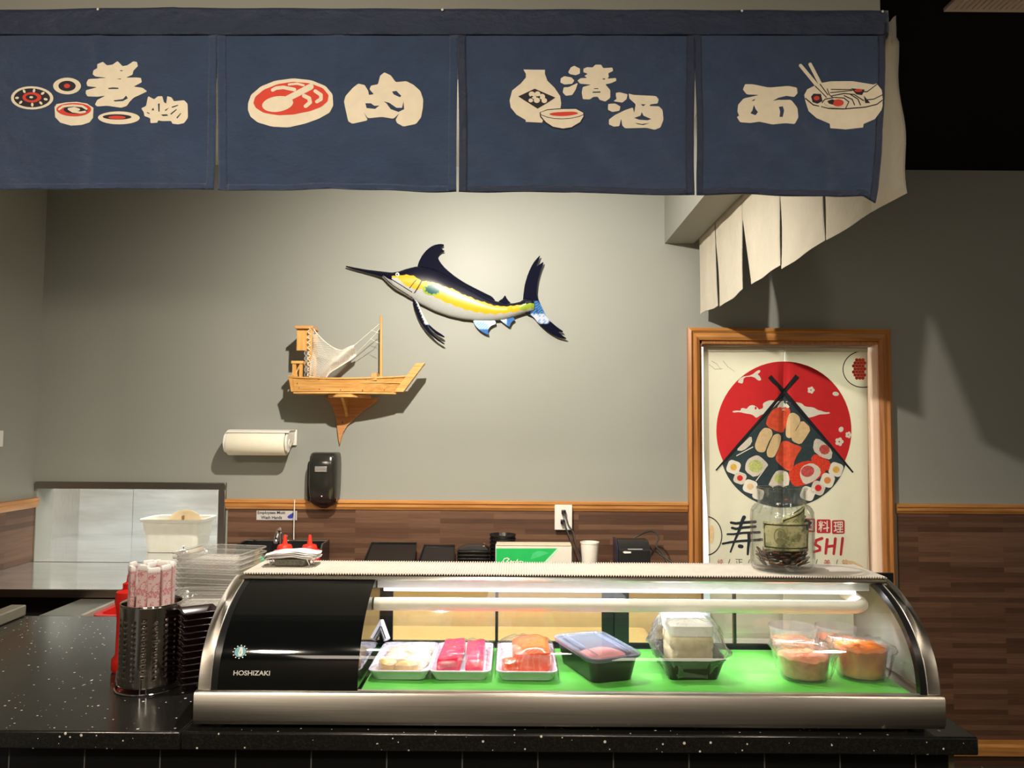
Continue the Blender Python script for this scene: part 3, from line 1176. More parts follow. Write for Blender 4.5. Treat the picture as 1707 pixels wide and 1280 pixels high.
decal('roll_red', RD, pn, [ell(222, 641, 60, 33), ell(442, 562, 20, 14), ell(488, 715, 112, 43), ell(765, 766, 55, 11)], S, (), 40, L3)
for q_ in (ell(220, 641, 36, 19), ell(500, 716, 78, 26)):
    decal('roll_core', DK, pn, [q_], S, (), 40, L4)
grains = [ell(220 + 92 * math.cos(q), 643 + 46 * math.sin(q), 13, 8, 10, q) for q in (0.2, 0.85, 1.5, 2.4, 3.1, 4.2, 4.9, 5.6)]
decal('rice_grains', CR, pn, grains + [ell(220, 641, 12, 7)], S, (), 0, L4 + 0.0003)
decal('roll_swirl', CR, pn, stroke([(395, 715), (420, 695), (480, 688), (540, 693), (570, 712)], 7) + stroke([(520, 715), (490, 705), (455, 712), (480, 728), (530, 735), (560, 730)], 7) + [ell(495, 716, 26, 12)], S, (), 0, L4 + 0.0003)
# ---- panel 2 : meat
pn, s = panels[1]
S = T(380, 80, 4.2675, s)
decal('steak_print', CR, pn, [softp([(150, 400), (170, 340), (240, 280), (340, 240), (470, 225), (600, 240), (700, 280), (750, 340), (755, 420), (730, 470), (650, 520), (560, 555), (440, 578), (320, 570), (220, 540), (170, 500), (150, 450)])], S, (), 40, L1)
decal('steak_meat', RD, pn, [softp([(187, 400), (200, 355), (260, 305), (360, 265), (470, 250), (590, 262), (680, 295), (722, 345), (715, 390), (670, 430), (590, 465), (480, 488), (370, 490), (260, 470), (205, 435)])], S, (), 40, L2)
decal('steak_bone', CR, pn, [ell(362, 410, 112, 56, 28, -0.1)] + stroke([(410, 385), (595, 287)], 22) + stroke([(325, 308), (350, 295), (400, 290), (480, 307)], 13) + stroke([(440, 270), (500, 265), (545, 277)], 8) + stroke([(548, 352), (585, 370), (592, 400), (562, 428)], 14) + stroke([(628, 318), (668, 345), (668, 375), (640, 393)], 13), S, (), 40, L3)
meat = [(830, 390), (840, 350), (890, 290), (930, 260), (975, 270), (1000, 310), (1005, 340), (1040, 335), (1010, 300), (1020, 275), (1070, 265), (1085, 205), (1115, 180), (1160, 200), (1195, 248), (1270, 240), (1320, 265), (1370, 310), (1390, 370), (1388, 430), (1375, 500), (1340, 545), (1250, 565), (1205, 540), (1195, 515), (1220, 470), (1180, 510), (1100, 498), (1000, 510), (970, 465), (1000, 525), (890, 548), (860, 530), (840, 440)]
decal('meat_character', CR, pn, [softp(meat)], S, [[(980, 400), (1020, 400), (1045, 418), (1080, 415), (1050, 440), (990, 435)], [(1110, 385), (1150, 395), (1200, 430), (1240, 430), (1250, 385), (1255, 440), (1215, 460), (1160, 440), (1130, 400)], [(1170, 315), (1200, 310), (1235, 345), (1225, 355), (1180, 335)]], 40, L1)
# ---- panel 3 : sake
pn, s = panels[2]
S = T(760, 80, 4.2675, s)
decal('bottle_print', CR, pn, [[(480, 160), (633, 163), (632, 190), (650, 240), (700, 290), (740, 350), (748, 400), (742, 442), (640, 445), (605, 470), (600, 500), (620, 520), (612, 538), (497, 532), (495, 518), (430, 480), (390, 430), (382, 380), (400, 310), (460, 260), (498, 215), (497, 190)]], S, (), 40, L1)
decal('bottle_diamond', DK, pn, [[(443, 352), (560, 295), (707, 360), (580, 438)]], S, (), 40, L2)
decal('bottle_blossom', CR, pn, [ell(x, y, r, r * 0.9, 14) for x, y, r in ((540, 335, 22), (580, 332, 20), (612, 352, 22), (628, 380, 20), (575, 378, 22), (532, 380, 16), (555, 355, 16))], S, [ell(540, 352, 10, 5, 8), ell(592, 355, 7, 9, 8), ell(603, 378, 5, 8, 8)], 0, L3)
decal('cup_outline', DK, pn, [[(595, 465), (650, 442), (750, 436), (855, 441), (908, 472), (910, 503), (885, 546), (824, 582), (760, 589), (686, 575), (634, 540), (598, 497)]], S, (), 40, L2)
decal('cup_print', CR, pn, [[(603, 466), (650, 449), (750, 443), (850, 448), (902, 474), (904, 500), (880, 540), (820, 575), (760, 582), (690, 568), (640, 535), (606, 494)]], S, (), 40, L3)
decal('cup_sake', RD, pn, [ell(765, 478, 100, 15)], S, (), 40, L4)
decal('cup_rim_line', DK, pn, stroke([(605, 483), (650, 500), (700, 510), (760, 513), (820, 511), (870, 502), (902, 489)], 2.2), S, (), 0, L4)
pure = [[(840, 140), (880, 160), (880, 195), (850, 208), (810, 198), (797, 183), (815, 150)], [(745, 225), (770, 210), (820, 222), (840, 245), (825, 268), (770, 270), (742, 255)], [(765, 290), (800, 290), (865, 262), (850, 310), (825, 348), (780, 350), (758, 325)],
        [(905, 160), (930, 148), (970, 150), (990, 130), (1030, 130), (1045, 155), (1110, 150), (1115, 175), (1080, 192), (1085, 215), (1075, 230), (1135, 225), (1138, 245), (1100, 262), (1060, 270), (1095, 310), (1095, 365), (1060, 392), (1020, 380), (1005, 358), (975, 360), (950, 378), (900, 378), (892, 330), (900, 290), (960, 272), (880, 268), (862, 245), (885, 228), (930, 225), (912, 210), (935, 195), (905, 185)]]
decal('pure_character', CR, pn, [softp(q) for q in pure], S, [[(970, 322), (1025, 320), (1025, 329), (970, 331)], [(980, 298), (1010, 297), (1010, 303), (980, 303)], [(1040, 228), (1058, 228), (1058, 236), (1042, 236)]], 40, L1)
wine = [[(1135, 330), (1160, 325), (1218, 340), (1210, 375), (1180, 398), (1118, 388), (1140, 372), (1135, 350)], [(1080, 408), (1130, 404), (1168, 425), (1160, 455), (1110, 465), (1078, 450)],
        [(1225, 335), (1260, 345), (1420, 352), (1438, 375), (1430, 405), (1380, 412), (1372, 424), (1440, 425), (1465, 450), (1472, 520), (1450, 575), (1410, 590), (1350, 575), (1200, 580), (1180, 560), (1172, 510), (1160, 565), (1120, 570), (1085, 555), (1085, 520), (1130, 485), (1200, 450), (1255, 432), (1265, 470), (1275, 410), (1230, 370)]]
decal('wine_character', CR, pn, [softp(q) for q in wine], S, [[(1310, 410), (1345, 412), (1328, 425)], [(1265, 505), (1310, 490), (1318, 465), (1330, 490), (1385, 515), (1360, 523), (1300, 518)], [(1270, 540), (1320, 548), (1375, 542), (1330, 556), (1290, 550)]], 40, L1)
# ---- panel 4 : noodles
pn, s = panels[3]
S = T(1100, 0, 3.764, s)
noodle = [(515, 570), (530, 535), (580, 535), (680, 555), (800, 545), (855, 555), (860, 590), (840, 612), (780, 612), (740, 632), (820, 630), (860, 680), (865, 740), (840, 785), (780, 780), (700, 788), (620, 770), (560, 780), (495, 778), (475, 745), (490, 735), (480, 710), (485, 665), (520, 625), (620, 602), (540, 600)]
decal('noodle_character', CR, pn, [softp(noodle)], S, [[(570, 640), (595, 625), (585, 640)], [(585, 665), (595, 690), (610, 710), (595, 730), (563, 718), (575, 700)], [(742, 675), (768, 672), (775, 700), (765, 740), (745, 740), (750, 705)], [(705, 638), (740, 618), (790, 606), (830, 612), (790, 620), (745, 630)]], 40, L1)
decal('bowl_print', CR, pn, [[(902, 600), (920, 565), (990, 530), (1070, 515), (1200, 518), (1330, 540), (1350, 533), (1395, 590), (1397, 640), (1380, 700), (1340, 755), (1270, 785), (1265, 808), (1160, 818), (1065, 808), (1062, 780), (980, 745), (930, 700), (910, 640)]] + stroke([(878, 418), (985, 545)], 11) + stroke([(938, 410), (1000, 530)], 11), S, (), 40, L1)
for q_ in ([(945, 610), (960, 592), (1005, 595), (1015, 640), (985, 655), (955, 645)], [(1192, 562), (1275, 572), (1260, 605), (1225, 600)], [(1270, 610), (1310, 655), (1280, 655)]):
    decal('bowl_dark', DK, pn, [q_], S, (), 40, L2)
decal('bowl_lines', DK, pn, stroke([(910, 622), (960, 662), (1050, 684), (1150, 688), (1280, 680), (1350, 664), (1397, 630)], 3) + stroke([(1012, 650), (1030, 628), (1090, 615), (1150, 620), (1180, 645), (1160, 685)], 2.6)
      + stroke([(1045, 563), (1060, 600), (1080, 615)], 2.5) + stroke([(1070, 565), (1195, 570)], 2) + stroke([(1065, 585), (1200, 575)], 2) + stroke([(1075, 605), (1150, 592), (1210, 600), (1270, 640)], 2.5) + stroke([(1150, 605), (1200, 630), (1215, 665)], 2.5) + stroke([(1190, 600), (1235, 630), (1250, 665)], 2.5)
      + stroke([(1290, 635), (1330, 632), (1385, 605)], 2.5) + stroke([(1235, 585), (1290, 585), (1350, 540)], 2.5) + stroke([(970, 545), (1040, 615)], 2.5) + stroke([(1000, 535), (1050, 600)], 2.5), S, (), 0, L3)
decal('egg_white', CR, pn, [ell(1095, 650, 68, 28)], S, (), 40, L3 + 0.0002)
for q_ in (ell(1112, 650, 36, 22), ell(978, 622, 18, 14), ell(1235, 578, 24, 10)):
    decal('egg_yolk', RD, pn, [q_], S, (), 40, L4 + 0.0002)
decal('egg_dark_slice', DK, pn, [[(1045, 640), (1075, 628), (1090, 632), (1080, 662), (1055, 655)]], S, (), 0, L4 + 0.0003)  # dark printed slice next to the yolk

# ================================================================== SIDE NOREN
NX = BX1 + 0.008
sn = thing('side_noren_curtain', (NX, 2.4, EYE + 0.86), 'noren curtain along the right side of the soffit showing its cream back', 'curtain')
yb = [1.555, 1.95, 2.26, 2.63, 2.98, 3.24]
ZT = EYE + 0.865
M_NAVY_SIDE = M_NAVY
for k in range(5):
    y0, y1 = yb[k], yb[k + 1]

    def fn(u, v, y0=y0, y1=y1, k=k):
        g = max(0, v - 0.35) / 0.65
        ga = (0.004, 0.016, 0.012, 0.016, 0.016)[k] * min(1, g * 1.5)
        gb = (0.014, 0.016, 0.060, 0.016, 0.002)[k] * (g if k == 2 else math.sin(min(1, g * 1.1) * 2.6))
        y = y0 + ga + u * (y1 - gb - y0 - ga)
        zb_ = EYE + 0.490 - (0.012 if k in (1, 3) else 0.0) * u + 0.003 * math.sin(u * 5 + k)
        z = ZT + v * (zb_ - ZT)
        x = NX + 0.010 * v + 0.006 * g * math.sin(u * 3.0 + k * 1.9) + 0.0012 * math.sin(u * 11 + k)
        if k == 0:
            x += 0.012 * v * (1 - u) ** 3 + 0.004 * math.sin(v * 12) * (1 - u) ** 2
        if v < 0.14:
            x = NX + 0.002
        return Vector((x, y, z))
    pnl = obj('panel', MB().grid(fn, 30, 40), M_LINING, sn, angle=80)
    obj('outer_face', MB().grid(lambda u, v, fn=fn: fn(u, v) + Vector((0.0012, 0, 0)), 30, 40), M_NAVY, pnl, angle=80)
    hm = MB().grid(lambda u, v, fn=fn: fn(0.01 + 0.035 * u, v) + Vector((-0.0008, 0, 0)), 3, 40)
    hm.grid(lambda u, v, fn=fn: fn(u, 0.965 + 0.035 * v) + Vector((-0.0008, 0, 0)), 30, 2)
    obj('hem', hm, M_LINING, pnl, angle=80)
# ================================================================== DISPLAY CASE
CX0, CX1_ = -0.632, 0.872
KP = [(1.590, -0.532), (1.594, -0.503), (1.604, -0.470), (1.622, -0.440), (1.648, -0.411), (1.683, -0.385), (1.728, -0.362), (1.775, -0.3455), (1.800, -0.340)]


def catmull(P, n):
    out = []
    for i in range(len(P) - 1):
        p0 = Vector(P[max(i - 1, 0)]); p1 = Vector(P[i]); p2 = Vector(P[i + 1]); p3 = Vector(P[min(i + 2, len(P) - 1)])
        for k in range(n):
            t_ = k / n
            out.append(0.5 * ((2 * p1) + (p2 - p0) * t_ + (2 * p0 - 5 * p1 + 4 * p2 - p3) * t_ ** 2 + (-p0 + 3 * p1 - 3 * p2 + p3) * t_ ** 3))
    out.append(Vector(P[-1]))
    return out


PROF = [(p.x, EYE + p.y) for p in catmull(KP, 5)]


def inset(prof, d):
    out = []
    for i, (y, z) in enumerate(prof):
        a = prof[max(i - 1, 0)]
        b = prof[min(i + 1, len(prof) - 1)]
        t_ = Vector((b[0] - a[0], b[1] - a[1])).normalized()
        out.append((y + t_.y * d, z - t_.x * d))
    return out


YB = 1.955
ZTOP = EYE - 0.338
ZB = EYE - 0.540
case = thing('sushi_display_case', ((CX0 + CX1_) / 2, 1.77, ZC), 'refrigerated sushi display case with curved glass front and stainless trim on the granite countertop', 'display case')
M_CASE = steel('case_front_steel', (0.62, 0.58, 0.52), 0.34, aniso=0.8)
# body
mb = MB()
mb.box(CX0 + 0.004, CX1_ - 0.004, 1.592, YB, ZC + 0.012, ZB)
obj('base', mb, M_CASE, case, bevel=0.002)
mb = MB()
fp = [(1.592, ZC + 0.010), (1.586, ZC + 0.010), (1.584, ZC + 0.014), (1.580, ZC + 0.020), (1.580, EYE - 0.538), (1.583, EYE - 0.5335), (1.600, EYE - 0.5315), (1.600, ZB)]
mb.loft([[(x, y, z) for y, z in fp] for x in (CX0 - 0.003, CX1_ + 0.003)])
obj('front_fascia', mb, M_CASE, case, recalc=True)
for x in (CX0 + 0.04, CX1_ - 0.04):
    for y in (1.615, 1.93):
        obj('foot', MB().lathe([(0.016, 0), (0.016, 0.013)], (x, y, ZC), 16), M_BLACKM, case)
# end panels and steel arches
for sgn, xe in ((1, CX0), (-1, CX1_)):
    xi = xe + sgn * 0.027
    xo = xe
    outer = PROF
    inn = inset(PROF, 0.014)
    rings = []
    for x in (xo, xi):
        rings.append([(x, y, z) for y, z in outer] + [(x, y, z) for y, z in reversed(inn)])
    a = obj('side_frame', MB().loft(rings), M_CASE, case, recalc=True, bevel=0.0015, angle=30)
    xg = xe + sgn * 0.040
    rings = [[(x, y, z) for y, z in inset(PROF, 0.002)] + [(x, y, z) for y, z in reversed(inset(PROF, 0.018))] for x in (xi, xg)]
    obj('gasket', MB().loft(rings), M_BLACK, a, recalc=True)
    x1 = xe + sgn * 0.006
    sil = [(y, z) for y, z in inset(PROF, 0.004)] + [(YB, ZTOP - 0.004), (YB, ZB)]
    obj('side_panel', MB().loft([[(x, y, z) for y, z in sil] for x in (x1, xe + sgn * 0.014)]), plain('grey_case_liner', srgb(150, 146, 140), 0.35), a, recalc=True)
# black machine cover
XB = -0.309
mb = MB()
inn = inset(PROF, 0.003)
sil = inn + [(YB - 0.02, ZTOP - 0.006), (YB - 0.02, ZB + 0.001)]
mb.loft([[(x, y, z) for y, z in sil] for x in (CX0 + 0.0405, XB)])
mc = obj('machine_cover', mb, plain('black_gloss_panel', (0.004, 0.005, 0.005), 0.06, spec=0.6), case, recalc=True)


def cover_s(px, py, lift=0.0):
    # point on the curved cover seen at that place
    best = None
    for i in range(len(inn) - 1):
        for k in range(6):
            y = inn[i][0] + (inn[i + 1][0] - inn[i][0]) * k / 6
            z = inn[i][1] + (inn[i + 1][1] - inn[i][1]) * k / 6
            w = WY(px, py, y)
            d = abs(w.z - z)
            if best is None or d < best[0]:
                best = (d, w, y, z, i)
    _, w, y, z, i = best
    return Vector((w.x, y - 0.0006 - lift, z + 0.0003 + lift * 0.3))


M_LOGO = plain('silver_lettering', (0.75, 0.75, 0.72), 0.4)
tl = cover_s(390, 1116)
br_ = cover_s(451, 1126)


def lin_s(a, b, lift=0.0):
    u = (a - 390) / 61.0
    v = (b - 1116) / 10.0
    return Vector((tl.x + (br_.x - tl.x) * u, tl.y + (br_.y - tl.y) * v - 0.0008 - lift, tl.z + (br_.z - tl.z) * v))


text_on('brand_lettering', 'HOSHIZAKI', M_LOGO, mc, 390, 1117, 450, 1125.5, lin_s, 0, bold=0.02)
el = cover_s(390, 1075)
eb = cover_s(412, 1098)


def em_s(a, b, lift=0.0):
    u = (a - 390) / 22.0
    v = (b - 1075) / 23.0
    return Vector((el.x + (eb.x - el.x) * u, el.y + (eb.y - el.y) * v - 0.0010 - lift, el.z + (eb.z - el.z) * v))


decal('emblem', plain('teal_emblem', srgb(90, 170, 180), 0.4), mc, [ell(401, 1086.5, 8, 9)], em_s, [], 0, 0)
decal('emblem_figure', M_LOGO, mc, [[(399.5, 1079), (402.5, 1078.5), (404, 1082), (405, 1088), (404, 1093), (400, 1093.5), (398.5, 1089), (399.5, 1084)]], em_s, [[(400.5, 1086), (402, 1085), (402, 1090), (400.5, 1090)]], 0, 0.0004)
decal('emblem_dots', M_LOGO, mc, [ell(401 + 9.6 * math.cos(q * PI / 6), 1086.5 + 10.8 * math.sin(q * PI / 6), 1.1, 1.1, 8) for q in range(12)], em_s, [], 0, 0.0004)
# glass front
gp = inset(PROF, 0.004)
mb = MB().loft([[(x, y, z) for y, z in gp] for x in (XB, CX1_ - 0.040)], False, False, False)
M_GLASS = clear('case_glass', (0.97, 0.99, 0.98), 0.02, 0, ior=1.45, boost=0.9)
obj('curved_glass', mb, M_GLASS, case)
# top
tp = MB().box(CX0 + 0.002, CX1_ - 0.002, 1.80, YB, ZTOP - 0.012, ZTOP - 0.0005)
tp.loft([[(x, y, z) for y, z in ((1.778, EYE - 0.3475), (1.790, EYE - 0.3425), (1.801, EYE - 0.3395), (1.801, ZTOP - 0.0005), (1.786, EYE - 0.3385), (1.772, EYE - 0.3435))] for x in (CX0 + 0.014, CX1_ - 0.014)])
obj('top_panel', tp, M_CASE, case, recalc=True)
tp = MB().box(XB + 0.002, CX1_ - 0.045, 1.80, 1.835, ZTOP - 0.030, ZTOP - 0.0125)
obj('lamp_housing', tp, plain('white_enamel', (0.75, 0.75, 0.78), 0.3), case)
lamp_z = EYE - 0.3725
lp = obj('lamp_tube', MB().tube([(XB + 0.015, 1.812, lamp_z), (0.80, 1.812, lamp_z)], 0.0055, 12), emit('case_lamp', (0.90, 0.86, 0.98), 0.9), case)
cl_l = area('case_lamp_light', ((XB + 0.82) / 2, 1.800, lamp_z - 0.007), ((XB + 0.82) / 2, 1.735, ZB), 4.0, 1.08, 0.012, (0.97, 0.97, 1.0))
cl_l.data.specular_factor = 0.25
# white pipe
PY, PZ_ = 1.765, WY(1000, 1009, 1.765).z
xr = WY(1438, 1009, PY).x
pts = [(XB + 0.002, PY, PZ_), (xr - 0.02, PY, PZ_)]
for k in range(7):
    a = PI / 2 * k / 6
    pts.append((xr - 0.02 + 0.028 * math.sin(a), PY + 0.028 * (1 - math.cos(a)), PZ_ + 0.004 * k / 6))
pts.append((xr + 0.004, PY + 0.10, PZ_ + 0.012))
obj('white_pipe', MB().tube(pts, 0.0145, 18), plain('cream_pipe_insulation', (0.82, 0.80, 0.70), 0.4, var=0.03), case)
# rear frame and sliding doors
M_RF = plain('black_door_frame', (0.010, 0.011, 0.013), 0.3)
mb = MB()
mb.box(XB, CX1_ - 0.03, YB - 0.022, YB, ZB, ZB + 0.008)
mb.box(XB, CX1_ - 0.03, YB - 0.022, YB, ZTOP - 0.030, ZTOP - 0.012)
rf = obj('rear_frame', mb, M_RF, case)
M_DG = clear('door_glass', (0.96, 0.97, 0.96), 0.04, 0.02, ior=1.35)
for (pa, pb, pc, pd, yy) in ((622, 655, 1003, 1026, YB - 0.006), (1024, 1048, 1462, 1490, YB - 0.016)):
    xa_, xb_, xc_, xd_ = (WY(q, 1040, yy).x for q in (pa, pb, pc, pd))
    mb = MB()
    mb.box(xa_, xb_, yy - 0.004, yy + 0.004, ZB + 0.008, ZTOP - 0.013)
    mb.box(xc_, xd_, yy - 0.004, yy + 0.004, ZB + 0.008, ZTOP - 0.013)
    mb.box(xb_, xc_, yy - 0.004, yy + 0.004, ZB + 0.008, ZB + 0.013)
    dr = obj('sliding_door', mb, M_RF, case)
    obj('door_pane', MB().box(xb_, xc_, yy - 0.001, yy + 0.001, ZB + 0.013, ZTOP - 0.013), M_DG, dr)
    xm = WY(828 if pa < 700 else 1224, 1040, yy).x
    obj('glazing_bar', MB().box(xm - 0.0036, xm + 0.0036, yy - 0.006, yy + 0.005, ZB + 0.008, ZTOP - 0.02), M_RF, dr)
# thermometer inside
tx0 = WY(634, 1035, 1.88)
tx1 = WY(645, 1066, 1.86)
th = obj('thermometer', MB().tube([tx0, tx1], 0.0085, 12), plain('lavender_white_plastic', (0.78, 0.76, 0.86), 0.35), case)
obj('thermometer_scale', MB().tube([tx0.lerp(tx1, 0.25) + Vector((0, -0.0075, 0.0)), tx0.lerp(tx1, 0.9) + Vector((0, -0.0075, 0.0))], 0.002, 6), M_BLACK, th)

# ribbed liner on top of the case
mb = MB()
nrib = 248
x0, x1 = CX0 + 0.018, CX1_ - 0.010
vs = []
mt = ZTOP + 0.001


def lin(u, v):
    x = x0 + (x1 - x0) * u
    ph = u * nrib * 2 * PI
    return Vector((x, 1.785 + v * (YB - 0.002 - 1.785), mt + 0.0026 + 0.0022 * math.sin(ph)))


mb.grid(lin, nrib * 6, 4)
liner = obj('ribbed_shelf_liner', mb, plain('cream_liner', (0.56, 0.52, 0.46), 0.6, var=0.04), solid=0.0009, angle=80)
tag(liner, 'cream ribbed liner mat lying on top of the display case', 'mat')
TOPC = mt + 0.0054

# ================================================================== CASE CONTENTS
FZ = ZB + 0.001
mb = MB()


def matf(u, v):
    x = XB + 0.004 + u * (CX1_ - 0.046 - XB - 0.004)
    y = 1.612 + v * (1.925 - 1.612)
    sc = 0.0045 * abs(math.sin(u * 1.13 / 0.031 * PI)) if v == 0 else 0
    return Vector((x, y - 0.004 + sc, FZ + 0.0016 + 0.0012 * math.sin(x * 25) * math.sin(y * 18) + 0.0008))


mb.grid(matf, 290, 24)
gm, t, b = nt('green_grass_sheet')
v = coords(t)
t.links.new(ramp(t, noise(t, v, 10, 3), [(0.3, (0.10, 0.50, 0.07)), (0.7, (0.18, 0.66, 0.12))]), b.inputs['Base Color'])
b.inputs['Roughness'].default_value = 0.35
tag(obj('green_case_mat', mb, gm, angle=80), 'bright green plastic sheet with a scalloped front edge lining the display case floor', 'mat')
MZ = FZ + 0.004

M_FOAM = plain('white_foam', (0.72, 0.70, 0.82), 0.5, var=0.02)
M_WRAP = clear('cling_wrap', (0.98, 0.98, 0.985), 0.09, 0.02, (0.9, 0.9, 0.95), wrinkle=1.0, wscale=40, boost=0.9)
M_WRAPD = clear('dense_cling_wrap', (0.93, 0.93, 0.95), 0.10, 0.07, (0.95, 0.95, 0.97), wrinkle=1.0, wscale=70, boost=1.6)


def tray_mb(cx, cy, w, d, h, rot=0.0):
    z = MZ
    return MB().loft([rrect(cx, cy, w * 0.82, d * 0.88, 0.012, z, rot), rrect(cx, cy, w * 0.97, d * 0.98, 0.014, z + h - 0.003, rot), rrect(cx, cy, w, d, 0.015, z + h - 0.002, rot), rrect(cx, cy, w, d, 0.015, z + h, rot),
                      rrect(cx, cy, w * 0.94, d * 0.96, 0.013, z + h, rot), rrect(cx, cy, w * 0.79, d * 0.86, 0.011, z + 0.004, rot)])


def block_mb(cx, cy, z, w, d, h, rot=0.0, r=0.012, seed=1, amp=0.0025, taper=0.9):
    rnd = random.Random(seed)
    rings = []
    ph = [rnd.random() * 6 for _ in range(6)]
    prof = [(0.86, 0.0), (0.98, 0.12), (1.0, 0.35), (0.99, 0.6), (0.95, 0.82), (taper, 0.95), (taper * 0.8, 1.0), (taper * 0.45, 1.01)]
    for s_, k in prof:
        ring = []
        for p in rrect(0, 0, w * s_, d * s_, r, 0, 0, 7):
            a = math.atan2(p.y, p.x)
            q = 1 + amp / 0.03 * (math.sin(3 * a + ph[0] + k) * 0.5 + math.sin(5 * a + ph[1]) * 0.3)
            x, y = p.x * q, p.y * q
            zz = z + h * k * (1 + 0.10 * math.sin(y / d * 4 + ph[2]) * (k > 0.5) + 0.06 * math.sin(x / w * 5 + ph[3]) * (k > 0.5))
            ring.append(Vector((cx + x * math.cos(rot) - y * math.sin(rot), cy + x * math.sin(rot) + y * math.cos(rot), zz)))
        rings.append(ring)
    return MB().loft(rings)


def wrap_mb(cx, cy, w, d, hfun, seed=1, skirt=0.02, rot=0.0, drop=None):
    """cling wrap drawn over a tray: hfun(u,v) height over the tray rim, u,v in -1..1"""
    ph = random.Random(seed).random() * 10

    def fn(u, v):
        a, b = (u * 2 - 1) * 1.12, (v * 2 - 1) * 1.10
        e = max(abs(a) - 1, abs(b) - 1, 0)
        ca, cb_ = max(-1.03, min(1.03, a)), max(-1.02, min(1.02, b))
        x = ca * w / 2 + 0.0014 * math.sin(b * 22 + ph)
        y = cb_ * d / 2 + 0.0014 * math.sin(a * 19 + ph)
        z = hfun(max(-1, min(1, a)), max(-1, min(1, b))) + 0.0012 * math.sin(a * 15 + b * 9 + ph) + 0.0010 * math.sin(a * 7 - b * 23)
        z -= e / 0.12 * skirt
        return Vector((cx + x * math.cos(rot) - y * math.sin(rot), cy + x * math.sin(rot) + y * math.cos(rot), z))
    return MB().grid(fn, 44, 56)


def dome(a, b, h):
    return h * max(0, (1 - abs(a) ** 3)) ** 0.6 * max(0, (1 - abs(b) ** 4)) ** 0.6


def fish_tray(name, cx, label, build, foodh, seed):
    cy = 1.772
    w, d, h = 0.131, 0.222, 0.022
    tr = thing(name, (cx, cy, MZ), label, 'food tray', 'wrapped fish trays in the display case')
    obj('tray', tray_mb(cx, cy, w, d, h), M_FOAM, tr)
    build(cx, cy, MZ + 0.005, tr)
    obj('cling_wrap', wrap_mb(cx, cy, w, d, lambda a, b: MZ + h + 0.0015 + dome(a, b, foodh), seed, 0.018), M_WRAP, tr, angle=80)
    return tr


def scallops(cx, cy, z, tr):
    M1 = plain('pale_scallop', (0.86, 0.72, 0.52), 0.35, sss=0.2, var=0.10, nscale=40)
    M2 = plain('tan_squid', (0.62, 0.40, 0.16), 0.35, sss=0.2, var=0.2, nscale=30)
    for i, (dx, dy, w, d, h, rt, mm) in enumerate(((-0.030, -0.060, 0.036, 0.060, 0.026, 0.3, M2), (0.012, -0.072, 0.048, 0.040, 0.024, -0.2, M2), (-0.018, 0.0, 0.05, 0.055, 0.022, 0.6, M1), (0.03, -0.02, 0.04, 0.08, 0.024, -0.3, M1), (-0.02, 0.055, 0.06, 0.05, 0.02, 0.1, M1), (0.03, 0.05, 0.045, 0.07, 0.026, -0.2, M1))):
        obj('fish_piece', block_mb(cx + dx, cy + dy, z, w, d, h, rt, 0.016, i + 3, 0.004, 0.7), mm, tr)


def tuna(cx, cy, z, tr):
    mm = plain('magenta_tuna', (0.72, 0.018, 0.07), 0.22, sss=0.25, var=0.2, nscale=25)
    obj('fish_piece', block_mb(cx - 0.026, cy - 0.004, z, 0.050, 0.180, 0.036, -0.03, 0.012, 5, 0.003), mm, tr)
    obj('fish_piece', block_mb(cx + 0.026, cy - 0.002, z, 0.042, 0.178, 0.032, 0.02, 0.018, 9, 0.006), mm, tr)


def salmon(cx, cy, z, tr):
    m_, t_, b_ = nt('orange_salmon')
    v_ = coords(t_, (1, 2.2, 1), rot=(0, 0, 0.5))
    w_ = N(t_, 'ShaderNodeTexWave')
    w_.inputs['Scale'].default_value = 30
    w_.inputs['Distortion'].default_value = 4
    t_.links.new(v_, w_.inputs['Vector'])
    t_.links.new(ramp(t_, w_.outputs['Fac'], [(0.0, (0.86, 0.09, 0.012)), (0.85, (0.88, 0.11, 0.018)), (1.0, (0.90, 0.20, 0.06))]), b_.inputs['Base Color'])
    b_.inputs['Roughness'].default_value = 0.22
    b_.inputs['Subsurface Weight'].default_value = 0.25
    b_.inputs['Subsurface Radius'].default_value = (0.01, 0.004, 0.003)
    obj('fish_piece', block_mb(cx + 0.010, cy + 0.002, z, 0.086, 0.176, 0.050, 0.0, 0.024, 12, 0.003, 0.8), m_, tr)
    obj('fish_piece', block_mb(cx - 0.035, cy - 0.066, z, 0.034, 0.045, 0.034, 0.2, 0.012, 14, 0.003, 0.8), m_, tr)


fish_tray('scallop_tray', -0.236, 'white foam tray of pale scallop and squid pieces under cling wrap, leftmost in the case', scallops, 0.006, 1)
fish_tray('tuna_tray', -0.106, 'white foam tray holding two magenta red tuna blocks under cling wrap', tuna, 0.018, 2)
fish_tray('salmon_tray', 0.036, 'white foam tray holding a thick orange salmon block under cling wrap', salmon, 0.032, 3)

